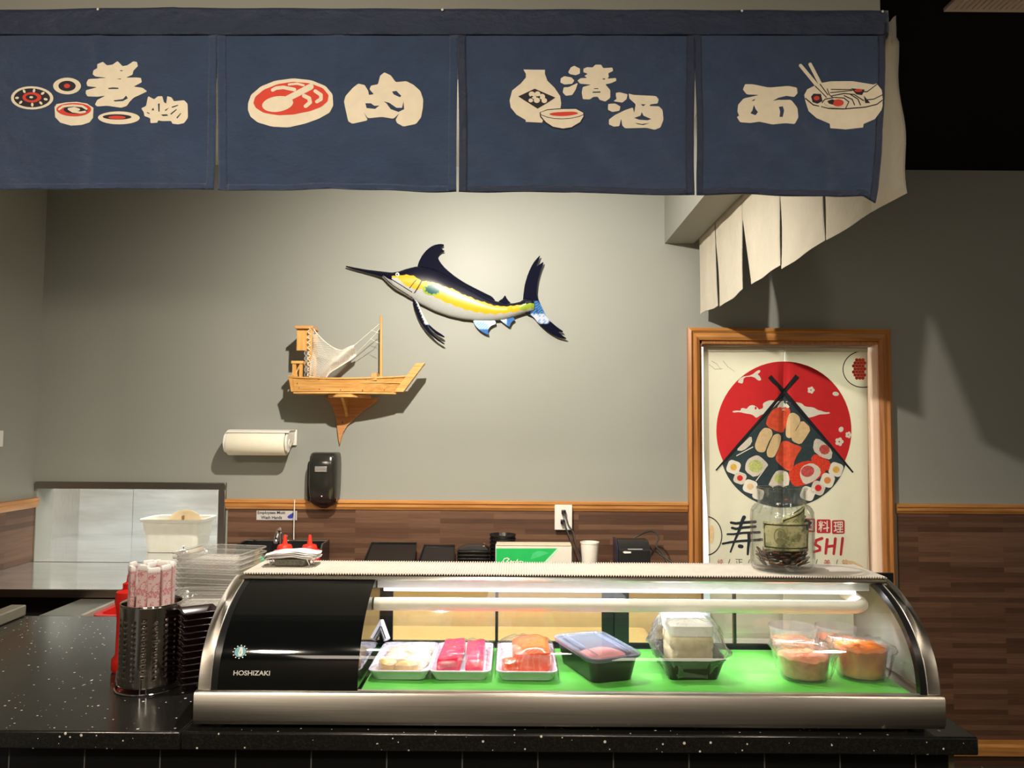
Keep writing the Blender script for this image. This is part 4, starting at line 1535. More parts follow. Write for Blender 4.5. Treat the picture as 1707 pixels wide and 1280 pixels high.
# black container with clear lid
ccx, ccy, crot = 0.192, 1.752, math.radians(20)
HC = WZ(1000, 1068, EYE - 0.48)
bc = thing('black_takeout_container', (ccx, ccy, MZ), 'black rectangular food container with a clear snap lid, set askew beside the salmon tray', 'container')
ch = 0.052
ww, dd = 0.124, 0.205
mb = MB().loft([rrect(ccx, ccy, ww * 0.78, dd * 0.84, 0.018, MZ, crot), rrect(ccx, ccy, ww * 0.93, dd * 0.95, 0.022, MZ + ch * 0.93, crot), rrect(ccx, ccy, ww, dd, 0.024, MZ + ch * 0.95, crot), rrect(ccx, ccy, ww, dd, 0.024, MZ + ch, crot), rrect(ccx, ccy, ww * 0.9, dd * 0.93, 0.02, MZ + ch, crot), rrect(ccx, ccy, ww * 0.76, dd * 0.82, 0.018, MZ + 0.004, crot)])
obj('body', mb, M_BLACK, bc)
mb = block_mb(ccx + 0.01, ccy - 0.03, MZ + 0.006, ww * 0.72, dd * 0.5, ch * 0.8, crot, 0.02, 4, 0.004)
obj('food', mb, plain('pink_fish', (0.85, 0.22, 0.14), 0.4, sss=0.2), bc)
M_LID = clear('blue_clear_lid', (0.86, 0.90, 0.98), 0.06, 0.20, (0.62, 0.70, 0.92), boost=1.3)
zl = MZ + ch
mb = MB().loft([rrect(ccx, ccy, ww + 0.002, dd + 0.002, 0.025, zl - 0.006, crot), rrect(ccx, ccy, ww + 0.007, dd + 0.007, 0.026, zl + 0.001, crot), rrect(ccx, ccy, ww + 0.006, dd + 0.006, 0.026, zl + 0.004, crot), rrect(ccx, ccy, ww * 0.93, dd * 0.95, 0.022, zl + 0.004, crot), rrect(ccx, ccy, ww * 0.89, dd * 0.93, 0.02, zl + 0.001, crot), rrect(ccx, ccy, ww * 0.80, dd * 0.86, 0.02, zl + 0.001, crot), rrect(ccx, ccy, ww * 0.78, dd * 0.85, 0.02, zl + 0.005, crot)], False, True)
ld = obj('lid', mb, M_LID, bc, bevel=0.0)
mb = MB()
for off in (-0.30, 0.30):
    p0 = Vector((off * ww, -dd * 0.40, 0))
    p1 = Vector((off * ww, dd * 0.40, 0))
    R_ = Matrix.Rotation(crot, 3, 'Z')
    mb.tube([R_ @ p0 + Vector((ccx, ccy, zl + 0.0055)), R_ @ p1 + Vector((ccx, ccy, zl + 0.0055))], 0.0015, 6)
obj('lid_rib', mb, M_LID, ld)

# wrapped tofu on black box
tcx, tcy = 0.396, 1.752
tf = thing('wrapped_tofu_box', (tcx, tcy, MZ), 'pale tofu block on a black container, bundled in crumpled cling wrap', 'food container')
mb = MB().loft([rrect(tcx, tcy, 0.105, 0.13, 0.012, MZ), rrect(tcx, tcy, 0.130, 0.155, 0.014, MZ + 0.042), rrect(tcx, tcy, 0.136, 0.16, 0.014, MZ + 0.044), rrect(tcx, tcy, 0.136, 0.16, 0.014, MZ + 0.047), rrect(tcx, tcy, 0.126, 0.15, 0.012, MZ + 0.047), rrect(tcx, tcy, 0.10, 0.125, 0.01, MZ + 0.006)])
obj('black_box', mb, M_BLACK, tf)
M_TOFU = plain('lit_top_tofu', (0.93, 0.92, 0.84), 0.5, sss=0.2, var=0.04)  # upper block whitened, its lit top put into the colour
mb = MB().loft([rrect(tcx, tcy, 0.088, 0.108, 0.01, MZ + 0.014), rrect(tcx, tcy, 0.090, 0.11, 0.01, MZ + 0.052), rrect(tcx, tcy, 0.086, 0.11, 0.01, MZ + 0.058), rrect(tcx, tcy, 0.092, 0.112, 0.01, MZ + 0.063), rrect(tcx, tcy, 0.092, 0.112, 0.01, MZ + 0.082), rrect(tcx, tcy, 0.088, 0.108, 0.01, MZ + 0.086)])
obj('tofu_lower', mb, plain('yellow_tofu', (0.72, 0.62, 0.36), 0.5, sss=0.1, var=0.15, nscale=60), tf)
mb = MB().loft([rrect(tcx, tcy + 0.004, 0.094, 0.112, 0.01, MZ + 0.087), rrect(tcx, tcy + 0.006, 0.096, 0.114, 0.012, MZ + 0.108), rrect(tcx, tcy + 0.006, 0.088, 0.10, 0.012, MZ + 0.113)])
obj('tofu_upper', mb, M_TOFU, tf)


def bag_mb(cx, cy, prof, seed, n=56, amp=0.004):
    ph = [random.Random(seed + k).random() * 6 for k in range(5)]
    rings = []
    for j, (w, d, z) in enumerate(prof):
        ring = []
        base_ = rrect(0, 0, w, d, min(w, d) * 0.3, 0, 0, n // 4)
        for i, p in enumerate(base_):
            a = 2 * PI * i / len(base_)
            q = 1 + amp / 0.06 * (math.sin(7 * a + ph[0] + j) * 0.5 + math.sin(13 * a + ph[1] - j * 1.7) * 0.6 + math.sin(23 * a + ph[2] + j * 2.1) * 0.4)
            ring.append(Vector((cx + p.x * q, cy + p.y * q, z + 0.002 * math.sin(9 * a + ph[3] + j))))
        rings.append(ring)
    return MB().loft(rings)


obj('cling_wrap', bag_mb(tcx, tcy, [(0.112, 0.137, MZ + 0.004), (0.124, 0.145, MZ + 0.022), (0.139, 0.163, MZ + 0.040), (0.166, 0.18, MZ + 0.050), (0.160, 0.175, MZ + 0.060), (0.140, 0.158, MZ + 0.075), (0.134, 0.15, MZ + 0.090), (0.118, 0.135, MZ + 0.108), (0.100, 0.12, MZ + 0.117), (0.05, 0.06, MZ + 0.121)], 3), M_WRAPD, tf, angle=80)

# deli cups
M_DELI = clear('frosted_deli_plastic', (0.97, 0.97, 0.98), 0.10, 0.10, (0.85, 0.84, 0.90), boost=1.3)


def cup(cx, cy, r, h, label, fillm, fillh, wrapm=None, name='deli_cup'):
    c_ = thing(name, (cx, cy, MZ), label, 'food cup', 'round deli cups in the display case')
    pr = [(r * 0.80, 0.001), (r * 0.82, 0.0), (r * 0.84, 0.004), (r * 0.965, h - 0.008), (r, h - 0.007), (r, h), (r * 0.955, h), (r * 0.83, 0.006), (0.002, 0.004)]
    obj('cup_wall', MB().lathe(pr, (cx, cy, MZ), 44, True, True), M_DELI, c_)
    k = fillh
    pf = [(r * 0.78, 0.006), (r * (0.80 + 0.13 * k * 0.5), h * k * 0.5), (r * (0.80 + 0.14 * k), h * k * 0.95), (r * 0.7, h * k * 1.04), (r * 0.3, h * k * 0.98), (0.002, h * k * 1.03)]
    mb = MB().lathe(pf, (cx, cy, MZ), 36)
    rn = random.Random(int(cx * 1000))
    mb.v = [(p[0] + (rn.random() - .5) * 0.002, p[1] + (rn.random() - .5) * 0.002, p[2] + (rn.random() - .5) * (0.006 if p[2] > MZ + h * k * 0.9 else 0)) for p in mb.v]
    obj('filling', mb, fillm, c_, angle=60)
    if wrapm:
        s2 = [(2.10 * r * q, 2.10 * r * q, MZ + h * z_) for q, z_ in ((0.84, 0.15), (0.90, 0.45), (0.97, 0.80), (1.06, 0.90), (1.03, 1.0), (0.98, 1.05), (0.7, 1.02), (0.3, 1.04))]
        obj('cling_wrap', bag_mb(cx, cy, s2, int(cx * 100), amp=0.003), wrapm, c_, angle=80)
    return c_


M_KANI = plain('pink_orange_crab', (0.90, 0.22, 0.09), 0.5, var=0.35, nscale=70, sss=0.1)
M_ROE = plain('orange_roe', (0.88, 0.20, 0.01), 0.3, var=0.3, nscale=45, sss=0.1)
cup(0.672, 1.862, 0.056, 0.072, 'round clear deli cup of pinkish orange filling at the back, behind the wrapped cup', M_KANI, 0.55)
cup(0.780, 1.876, 0.047, 0.070, 'tall clear deli cup at the back right corner of the display case', M_KANI, 0.6)
cup(0.640, 1.712, 0.058, 0.066, 'round deli cup of shredded crab bundled in cling wrap at the front', M_KANI, 0.72, M_WRAP)
cup(0.769, 1.722, 0.058, 0.070, 'round deli cup of bright orange roe, front right in the display case', M_ROE, 0.93, M_WRAP)

# ================================================================== ON THE COUNTER, LEFT OF THE CASE
HX, HY = WY(251, 1080, 1.84).x, 1.84
HR = 0.067
holder = thing('chopstick_holder', (HX, HY, ZC), 'perforated stainless steel cylinder holding wrapped chopsticks on the granite countertop', 'holder')
mb = MB()
nu, nv = 90, 44
z0h, z1h = ZC + 0.012, EYE - 0.412
vs = []
for j in range(nv + 1):
    for i in range(nu):
        a = 2 * PI * i / nu
        vs.append((HX + HR * math.cos(a), HY + HR * math.sin(a), z0h + (z1h - z0h) * j / nv))
fs = []
for j in range(nv):
    for i in range(nu):
        if 5 <= j <= 36 and i % 5 == 0 and (j + (i // 5) % 2) % 3 == 0:
            continue
        fs.append((j * nu + i, j * nu + (i + 1) % nu, (j + 1) * nu + (i + 1) % nu, (j + 1) * nu + i))
mb.add(vs, fs)
obj('cylinder', mb, steel('holder_steel', (0.62, 0.58, 0.53), 0.14, 'Z', 60), holder, solid=0.001, angle=80)
obj('bottom_plate', MB().lathe([(HR - 0.001, 0.012), (HR - 0.001, 0.014)], (HX, HY, ZC), 40), M_STEEL, holder)
ringpts = [(HX + (HR + 0.006) * math.cos(2 * PI * k / 48), HY + (HR + 0.006) * math.sin(2 * PI * k / 48), ZC + 0.0025) for k in range(49)]
bs = obj('wire_base', MB().tube(ringpts, 0.0022, 8, False), M_CHROME, holder)
mb = MB()
for k in range(4):
    a = -PI / 2 + 0.25 + k * PI / 2
    px_, py_ = math.cos(a), math.sin(a)
    for da in (-0.09, 0.09):
        qx, qy = math.cos(a + da), math.sin(a + da)
        mb.tube([(HX + (HR + 0.006) * qx, HY + (HR + 0.006) * qy, ZC + 0.003), (HX + (HR + 0.0025) * qx, HY + (HR + 0.0025) * qy, ZC + 0.042)], 0.0016, 6)
obj('wire_leg', mb, M_CHROME, bs)
obj('rim', MB().tube([(HX + HR * math.cos(2 * PI * k / 48), HY + HR * math.sin(2 * PI * k / 48), z1h) for k in range(49)], 0.0018, 8, False), M_CHROME, holder)
# chopstick packets
m_, t_, b_ = nt('printed_chopstick_paper')
v_ = coords(t_, (1, 1, 1))
nn_ = noise(t_, v_, 55, 5, 0.7)
nn2 = noise(t_, coords(t_, (1, 1, 0.6)), 20, 2)
mul_ = N(t_, 'ShaderNodeMath', operation='MULTIPLY')
t_.links.new(nn_, mul_.inputs[0])
t_.links.new(nn2, mul_.inputs[1])
t_.links.new(ramp(t_, mul_.outputs[0], [(0.0, (0.74, 0.50, 0.50)), (0.232, (0.78, 0.56, 0.55)), (0.243, (0.62, 0.14, 0.18)), (0.254, (0.62, 0.14, 0.18)), (0.266, (0.78, 0.60, 0.58))]), b_.inputs['Base Color'])
b_.inputs['Roughness'].default_value = 0.35
M_CHOP = m_
M_PAPER = plain('white_paper', (0.82, 0.79, 0.77), 0.5, var=0.03)
pk = None
spots_ = [(0.046 * math.cos(2 * PI * k / 9 + 0.35), 0.046 * math.sin(2 * PI * k / 9 + 0.35), 2 * PI * k / 9 + 0.35 + PI / 2) for k in range(9)] + [(0.020 * math.cos(2 * PI * k / 4), 0.020 * math.sin(2 * PI * k / 4), k * 1.5) for k in range(4)]
ptop = EYE - 0.330
for i, (dx, dy, rz) in enumerate(spots_):
    if pk is None:
        pk = thing('chopstick_packet', (0, 0, 0), 'paper-sleeved chopsticks with pink print standing in the perforated steel holder', 'chopsticks', 'paper-wrapped chopsticks in the holder')
        hgt = ptop - ZC - 0.016
        mb = MB()
        mb.loft([rrect(0, 0, 0.026 * s_, 0.010 * s2_, 0.003, z_) for s_, s2_, z_ in ((0.9, 0.9, 0), (1, 1, 0.01), (1.0, 1.0, hgt - 0.03), (1.06, 1.15, hgt - 0.004))], True, False)
        obj('sleeve', mb, M_CHOP, pk, angle=60)
        mb = MB()
        mb.loft([rrect(0, 0, 0.027, 0.011, 0.003, hgt - 0.004), rrect(0, 0, 0.0275, 0.0115, 0.003, hgt + 0.002), rrect(0, 0, 0.025, 0.008, 0.004, hgt + 0.006), rrect(0, 0, 0.012, 0.004, 0.002, hgt + 0.004)])
        obj('folded_top', mb, M_PAPER, pk, angle=60)
        c_ = pk
    else:
        c_ = copy_tree(pk)
    c_.location = (HX + dx, HY + dy, ZC + 0.0145 + random.uniform(0, 0.010))
    c_.rotation_euler = (random.uniform(-0.03, 0.03), random.uniform(-0.03, 0.03), rz)

# red dispenser behind holder
rx_, ry2 = WY(212, 1060, 1.955).x, 1.955
rd = thing('red_squeeze_bottle', (rx_, ry2, ZC), 'red plastic bottle standing on the granite, mostly behind the steel chopstick holder', 'bottle')
hb_ = EYE - 0.405 - ZC
obj('body', MB().lathe([(0.030, 0.0), (0.034, 0.006), (0.034, 0.03), (0.026, 0.042), (0.025, hb_ * 0.62), (0.027, hb_ * 0.75), (0.031, hb_ * 0.85), (0.028, hb_ * 0.96), (0.012, hb_)], (rx_, ry2, ZC), 30), M_RED, rd)
obj('cap', MB().lathe([(0.014, hb_ - 0.002), (0.014, hb_ + 0.012), (0.006, hb_ + 0.016), (0.004, hb_ + 0.034), (0.002, hb_ + 0.035)], (rx_, ry2, ZC), 20), M_RED, rd)

# stacked sauce dishes
DXc, DYc, drot = WY(327, 1100, 1.83).x, 1.835, math.radians(33)
M_DISH = plain('dark_maroon_lacquer', (0.018, 0.008, 0.010), 0.18, spec=0.7)
dish = None
nd = 12
for k in range(nd):
    z = ZC + 0.0008 + k * 0.0143
    if dish is None:
        w = 0.082
        mb = MB().loft([rrect(DXc, DYc, w * 0.60, w * 0.60, 0.004, z, drot), rrect(DXc, DYc, w * 0.62, w * 0.62, 0.004, z + 0.004, drot), rrect(DXc, DYc, w * 0.97, w * 0.97, 0.004, z + 0.019, drot), rrect(DXc, DYc, w, w, 0.004, z + 0.021, drot), rrect(DXc, DYc, w * 0.985, w * 0.985, 0.004, z + 0.0225, drot), rrect(DXc, DYc, w * 0.90, w * 0.90, 0.004, z + 0.021, drot), rrect(DXc, DYc, w * 0.64, w * 0.64, 0.004, z + 0.0075, drot)])
        dish = obj('sauce_dish', mb, M_DISH, loc=(DXc, DYc, z), bevel=0.0007)
        tag(dish, 'dark maroon square sauce dish, lowest in the stack beside the chopstick holder', 'dish', 'stacked square sauce dishes')
    else:
        copy_tree(dish, (DXc + random.uniform(-.0008, .0008), DYc + random.uniform(-.0008, .0008), z), 'dark maroon square sauce dish, %s in the stack beside the chopstick holder' % ordn(k, nd), rz=random.uniform(-0.02, 0.02))

# stack of clear takeout containers
M_CLEARP = clear('clear_container_plastic', (0.97, 0.97, 0.96), 0.08, 0.09, (0.97, 0.95, 0.91), boost=3.0)
M_RIBW = clear('container_ridge_glints', (0.97, 0.97, 0.96), 0.05, 0.5, (0.97, 0.95, 0.91), boost=4.0)  # milky white in the ridges stands in for their sparkle


def clam(cx, cy, z, w, d, rot):
    mb = MB()
    # ribbed base wall: crenellated ring
    def ring(wf, df, zz, amp):
        pts = rrect(cx, cy, w * wf, d * df, 0.014, zz, rot, 4)
        out = []
        n = len(pts)
        for i in range(n):
            a_, b_ = pts[i], pts[(i + 1) % n]
            L = (b_ - a_).length
            k_ = max(1, int(L / 0.006))
            for q in range(12 if L > 0.03 else 1):
                kk = 12 if L > 0.03 else 1
                p = a_.lerp(b_, q / kk)
                dirn = (p - Vector((cx, cy, zz))).normalized()
                out.append(p - dirn * (amp if q % 2 else 0))
        return out
    rings = [ring(0.80, 0.82, z, 0.002), ring(0.84, 0.86, z + 0.010, 0.003), ring(0.93, 0.94, z + 0.022, 0.003), ring(0.95, 0.96, z + 0.024, 0.0), ring(1.0, 1.0, z + 0.024, 0.0), ring(1.0, 1.0, z + 0.0265, 0.0)]
    mb.loft(rings, True, False)
    return mb


def ribs(mb, cx, cy, z, w, d, rot):
    R_ = Matrix.Rotation(rot, 3, 'Z')
    for k in range(-4, 5):
        for a_, b_ in (((k / 10 * w, -d * 0.40), (k / 10 * w, d * 0.40)), ((-w * 0.40, k / 10 * d), (w * 0.40, k / 10 * d))):
            p0 = R_ @ Vector((a_[0], a_[1], 0)) + Vector((cx, cy, z))
            p1 = R_ @ Vector((b_[0], b_[1], 0)) + Vector((cx, cy, z))
            mb.tube([p0, p1], 0.0012, 4, False)
    return mb


def box_stack(cx, cy, z0, n, w, d, rot, label, group, pitch=0.0135):
    first = None
    for k in range(n):
        z = z0 + k * pitch
        if first is None:
            first = thing('clear_food_box', (cx, cy, z), label % ordn(0, n), 'food box', group)
            obj('tray', clam(cx, cy, z, w, d, rot), M_CLEARP, first, angle=50)
            obj('base_ribs', ribs(MB(), cx, cy, z + 0.001, w * 0.86, d * 0.88, rot), M_RIBW, first)
            mb = MB().loft([rrect(cx, cy, w * 1.01, d * 1.01, 0.015, z + 0.027, rot), rrect(cx, cy, w * 1.01, d * 1.01, 0.015, z + 0.029, rot)], False, False)
            obj('rim_flange', mb, M_RIBW, first)
        else:
            copy_tree(first, (cx + random.uniform(-.001, .001), cy + random.uniform(-.001, .001), z), label % ordn(k, n), rz=random.uniform(-0.006, 0.006))
    return z0 + (n - 1) * pitch + 0.03


g2 = 'clear plastic food boxes stacked behind the dishes'
SX_, SY_ = WY(366, 980, 2.22).x, 2.22
box_stack(SX_, SY_, ZC + 0.001, 18, 0.205, 0.165, math.radians(-9), 'clear ribbed plastic food box, %s of the tall rear stack', g2)
SX2, SY2 = WY(343, 1030, 2.0).x, 2.02
box_stack(SX2, SY2, ZC + 0.001, 12, 0.185, 0.15, math.radians(4), 'clear ribbed plastic food box, %s of the lower front stack', 'clear plastic food boxes in the front stack')
# clear tube with green cap lying on the rear stack side
ty_ = 2.36
zt_ = WY(400, 935, ty_).z
tb = thing('green_capped_tube', (WY(400, 935, ty_).x, ty_, zt_ - 0.012), 'clear squeeze tube with a green cap lying beside the tall stack of clear boxes', 'tube')
pA, pB = WY(380, 933, ty_), WY(434, 934, ty_)
obj('tube_body', MB().tube([pA, pB], 0.011, 16), clear('tube_plastic', (0.9, 0.92, 0.92), 0.1, 0.35, (0.8, 0.82, 0.8)), tb)
obj('green_cap', MB().tube([pB, pB + Vector((0.004, 0, 0)), pB + Vector((0.012, 0, 0.001))], [0.014, 0.013, 0.008], 16), plain('green_cap_plastic', (0.02, 0.42, 0.22), 0.35), tb)
tr_ = MB().box(pA.x - 0.02, pB.x + 0.03, ty_ - 0.03, ty_ + 0.03, zt_ - 0.016, zt_ - 0.0115)
rk = thing('box_shelf', (pA.x, ty_, ZC), 'pale plastic box under the green capped tube', 'box')
obj('box_body', MB().loft([rrect((pA.x + pB.x) / 2, ty_ + 0.01, 0.11, 0.09, 0.008, ZC + 0.001), rrect((pA.x + pB.x) / 2, ty_ + 0.01, 0.12, 0.10, 0.008, zt_ - 0.0175)]), plain('pale_box_plastic', (0.55, 0.50, 0.44), 0.5), rk)
obj('box_lid', tr_, plain('pale_box_plastic', (0.55, 0.50, 0.44), 0.5), rk)
# ================================================================== MARLIN WALL ORNAMENT
FYY = BY - 0.035
S6 = lambda a, b, Y=FYY: WY(560 + a / 4.2675, 390 + b / 4.2675, Y)
mp = S6(800, 450)
marlin = thing('marlin_ornament', (mp.x, BY, mp.z), 'glossy painted blue and yellow marlin ornament hanging on the grey wall', 'wall ornament')
m_, t_, b_ = nt('marlin_glaze')
at = N(t_, 'ShaderNodeAttribute')
at.attribute_name = 'Col'
t_.links.new(at.outputs['Color'], b_.inputs['Base Color'])
b_.inputs['Roughness'].default_value = 0.28
b_.inputs['Specular IOR Level'].default_value = 0.3
M_FISH = m_
M_FIN = m_.copy()
M_FIN.name = 'marlin_fin_paint'
M_FIN.node_tree.nodes['Principled BSDF'].inputs['Specular IOR Level'].default_value = 0.02
M_FIN.node_tree.nodes['Principled BSDF'].inputs['Roughness'].default_value = 0.5
NAVY = srgb(10, 11, 30)
YEL = srgb(196, 160, 30)
WHT = srgb(166, 168, 164)
TEAL = srgb(24, 84, 84)
GRN = srgb(136, 156, 50)


def interp(P, x):
    if x <= P[0][0]:
        return P[0][1]
    for (x0, y0), (x1, y1) in zip(P, P[1:]):
        if x <= x1:
            t = (x - x0) / (x1 - x0)
            return y0 + (y1 - y0) * t
    return P[-1][1]


TOPL = [(68, 222), (120, 232), (200, 247), (330, 263), (400, 270), (440, 264), (500, 243), (560, 228), (600, 226), (650, 232), (700, 246), (760, 275), (800, 300), (900, 350), (1000, 405), (1060, 440), (1130, 472), (1200, 488), (1260, 490), (1310, 478), (1350, 452), (1390, 455), (1410, 480)]
BOTL = [(68, 230), (120, 246), (200, 268), (280, 290), (330, 308), (370, 350), (420, 392), (480, 425), (540, 460), (600, 495), (700, 545), (800, 580), (900, 602), (1000, 613), (1100, 615), (1180, 608), (1240, 595), (1300, 572), (1350, 556), (1390, 548), (1410, 540)]
NAVL = [(440, 300), (500, 290), (560, 300), (610, 335), (660, 340), (720, 352), (780, 378), (840, 392), (900, 430), (960, 448), (1000, 470), (1060, 485), (1120, 508), (1200, 516), (1300, 504), (1400, 490)]
YELB = [(440, 320), (500, 375), (560, 395), (620, 400), (680, 436), (760, 480), (840, 512), (920, 540), (1000, 560), (1100, 573), (1200, 568), (1300, 550), (1410, 530)]


def fish_col(x, y):
    hsh = math.sin(x * 0.31 + y * 0.17) * math.sin(x * 0.13 - y * 0.29)
    if x < 400:
        return NAVY if (y < interp(TOPL, x) + 0.62 * (interp(BOTL, x) - interp(TOPL, x)) or x < 330) else (WHT if abs(y - (interp(BOTL, x) - 14)) > 4 else NAVY)
    d = y - interp(NAVL, x) - 5 * abs(math.sin(x * PI / 46.0))
    if d < 0:
        return NAVY
    # gill line
    gx = 640 - (y - 300) * 0.62 - ((y - 380) / 60.0) ** 2 * 6
    if abs(x - gx) < 5 and 290 < y < 425:
        return NAVY
    gx2 = 575 - (y - 330) * 0.8
    if abs(x - gx2) < 4 and 330 < y < 390:
        return NAVY
    if x < 545 and y > interp(YELB, x) - 4:
        m1 = 318 + (x - 400) * 0.62
        if abs(y - m1 - 10) < 3.5 or abs(y - m1 - 46) < 3 or abs(y - m1 - 66) < 2.4:
            return NAVY
        return WHT
    e = ((x - 690) / 66.0) ** 2 + ((y - 398) / 42.0) ** 2
    if e < 0.62 + 0.2 * math.sin(x * 0.2) * math.sin(y * 0.17):
        return TEAL
    if e < 1.15:
        return GRN
    if y < interp(YELB, x) + 4 * math.sin(x * 0.09):
        if x > 1310:
            return GRN
        if hsh > 0.93:
            return srgb(150, 140, 40)
        return YEL
    if hsh > 0.86 and y < interp(BOTL, x) - 14:
        return srgb(120, 124, 130)
    return WHT


def col_obj(name, mb, cols, parent, **kw):
    o = obj(name, mb, M_FISH if name == 'body' else M_FIN, parent, **kw)
    ca = o.data.color_attributes.new('Col', 'FLOAT_COLOR', 'POINT')
    for i, c in enumerate(cols):
        ca.data[i].color = (*c, 1)
    return o


mb = MB()
cols = []
NU, NV = 700, 84
vs = []
for i in range(NU + 1):
    x = 68 + (1410 - 68) * i / NU
    yt, yb_ = interp(TOPL, x), interp(BOTL, x)
    for j in range(NV + 1):
        v = -1 + 2 * j / NV
        vv = math.copysign(abs(v) ** 0.85, v)
        y = (yt + yb_) / 2 + vv * (yb_ - yt) / 2
        hh = (yb_ - yt) / 2 / 4.2675 * BY / F
        bul = min(0.030, hh * 0.9) * math.sqrt(max(0, 1 - vv * vv))
        p = S6(x, y)
        vs.append((p.x, BY - 0.022 - bul, p.z))
        cols.append(fish_col(x, y))
fs = [(i * (NV + 1) + j, i * (NV + 1) + j + 1, (i + 1) * (NV + 1) + j + 1, (i + 1) * (NV + 1) + j) for i in range(NU) for j in range(NV)]
mb.add(vs, fs)
# flat back
back = [k for k in range(0, len(vs))]
n0 = len(mb.v)
edge = [i * (NV + 1) for i in range(NU + 1)] + [i * (NV + 1) + NV for i in range(NU, -1, -1)]
mb.add([(vs[k][0], BY - 0.016, vs[k][2]) for k in edge], [])
ne = len(edge)
for q in range(ne):
    a, b = edge[q], edge[(q + 1) % ne]
    mb.f.append((a, b, n0 + (q + 1) % ne, n0 + q))
    mb.m.append(0)
cols += [NAVY] * ne
body = col_obj('body', mb, cols, marlin, angle=70)


def fin(name, poly, colf, th=0.008, y0=0.018, step=14, parent=None):
    poly = smoothp(poly)
    vsf, fsf = fill([poly], [], step)
    mb = MB()
    cc = []
    n = len(vsf)
    for (a, b) in vsf:
        p = S6(a, b)
        mb.v.append((p.x, BY - y0 - th, p.z))
        cc.append(colf(a, b))
    for (a, b) in vsf:
        p = S6(a, b)
        mb.v.append((p.x, BY - y0, p.z))
        cc.append(colf(a, b))
    ec = {}
    for f in fsf:
        mb.f.append(f)
        mb.f.append(tuple(n + k for k in reversed(f)))
        for q in range(len(f)):
            e = (f[q], f[(q + 1) % len(f)])
            ec[e] = 1
    for (a, b) in list(ec):
        if (b, a) not in ec:
            mb.f.append((a, n + a, n + b, b))
    mb.m = [0] * len(mb.f)
    return col_obj(name, mb, cc, parent or marlin, smooth=False)


nv = lambda a, b: NAVY
fin('dorsal_fin', [(575, 235), (590, 190), (612, 148), (645, 108), (690, 76), (740, 66), (772, 72), (752, 88), (740, 100), (757, 108), (775, 118), (748, 124), (730, 140), (722, 160), (738, 195), (780, 245), (850, 302), (920, 347), (1000, 388), (1060, 418), (1110, 442), (1136, 475), (1120, 492), (1000, 450), (800, 340), (660, 262)], nv)
fin('rear_dorsal_fin', [(1140, 492), (1165, 470), (1188, 455), (1203, 430), (1218, 462), (1248, 494)], nv)


def tailc(a, b):
    if 1385 < a < 1520 and 470 < b < 640 and (a - 1385) * 0.9 + 470 < b + 40:
        h = math.sin(a * 0.4) * math.sin(b * 0.33)
        return srgb(70, 120, 170) if h > 0.2 else (srgb(170, 176, 190) if b > 560 else srgb(36, 62, 110))
    return NAVY


fin('tail_fin', [(1330, 470), (1337, 400), (1345, 350), (1368, 275), (1402, 205), (1430, 170), (1456, 145), (1442, 185), (1425, 232), (1450, 212), (1482, 190), (1455, 258), (1436, 330), (1428, 400), (1430, 440), (1445, 475), (1470, 530), (1500, 590), (1560, 650), (1628, 697), (1578, 690), (1610, 718), (1650, 746), (1580, 732), (1505, 690), (1440, 632), (1400, 580), (1350, 560), (1330, 540)], tailc, step=10)


def pelc(a, b):
    dx = a - (555 + (b - 455) * 0.40)
    if b > 640:
        return NAVY if b > 655 or dx < 20 else srgb(40, 80, 140)
    return srgb(196, 200, 196) if dx > 6 else NAVY


fin('pelvic_fin', [(542, 450), (585, 485), (600, 530), (628, 590), (655, 635), (700, 680), (775, 728), (768, 738), (715, 715), (665, 668), (648, 645), (672, 690), (715, 740), (776, 780), (768, 786), (710, 750), (645, 690), (590, 610), (556, 520)], pelc, 0.006, 0.03, 8)
afc = lambda a, b: srgb(60, 100, 160) if b > 672 or a > 1215 else (srgb(110, 160, 200) if math.sin(a * .3) * math.sin(b * .35) > .4 else srgb(180, 200, 214))
fin('anal_fin', [(972, 606), (990, 650), (1030, 690), (1090, 718), (1080, 685), (1098, 652), (1142, 636), (1128, 606)], afc, step=10)
fin('rear_anal_fin', [(1160, 602), (1200, 635), (1235, 660), (1246, 625), (1276, 606), (1252, 584)], afc, step=10)
pe = S6(441, 293)
ey = BY - 0.045
rotx = Matrix.Rotation(PI / 2, 3, 'X')
eye = obj('eye', MB().lathe([(0.0085, 0), (0.0085, 0.004), (0.006, 0.006), (0.001, 0.0065)], (pe.x, ey, pe.z), 20, M=rotx), plain('eye_white', (0.75, 0.75, 0.62), 0.15), body)
obj('pupil', MB().lathe([(0.0045, 0.0055), (0.004, 0.008), (0.001, 0.0085)], (pe.x, ey, pe.z), 16, M=rotx), M_BLACK, eye)

# ================================================================== MODEL BOAT ON BRACKET
S7 = lambda a, b, Y: WY(450 + a / 5.121, 510 + b / 5.121, Y)
M_PINE = wood('pine', srgb(186, 128, 62), srgb(222, 174, 104), 'X', 1.6, 0.4)
M_PINEZ = wood('pine_upright', srgb(184, 126, 60), srgb(222, 174, 102), 'Z', 1.6, 0.4)
M_PINED = wood('pine_bracket', srgb(176, 116, 66), srgb(206, 148, 92), 'X', 1.4, 0.45)
YC = BY - 0.115     # boat centre line depth
SCL = YC / F / 5.121
bpt = S7(620, 745, YC)
boat = thing('model_fishing_boat', (bpt.x, YC, bpt.z), 'pale pine model fishing boat with mast and cream net, standing on the wall bracket', 'model boat')


def P3(a, b, dy=0.0):
    """point drawn at (a,b) on the boat's centre plane, moved dy in depth"""
    p = S7(a, b, YC)
    return Vector((p.x, YC + dy, p.z))


HW = lambda t: 0.068 * (1 - max(0, (t - 0.45) / 0.55) ** 1.9 * 0.86) * (0.86 + 0.14 * min(1, t * 5))
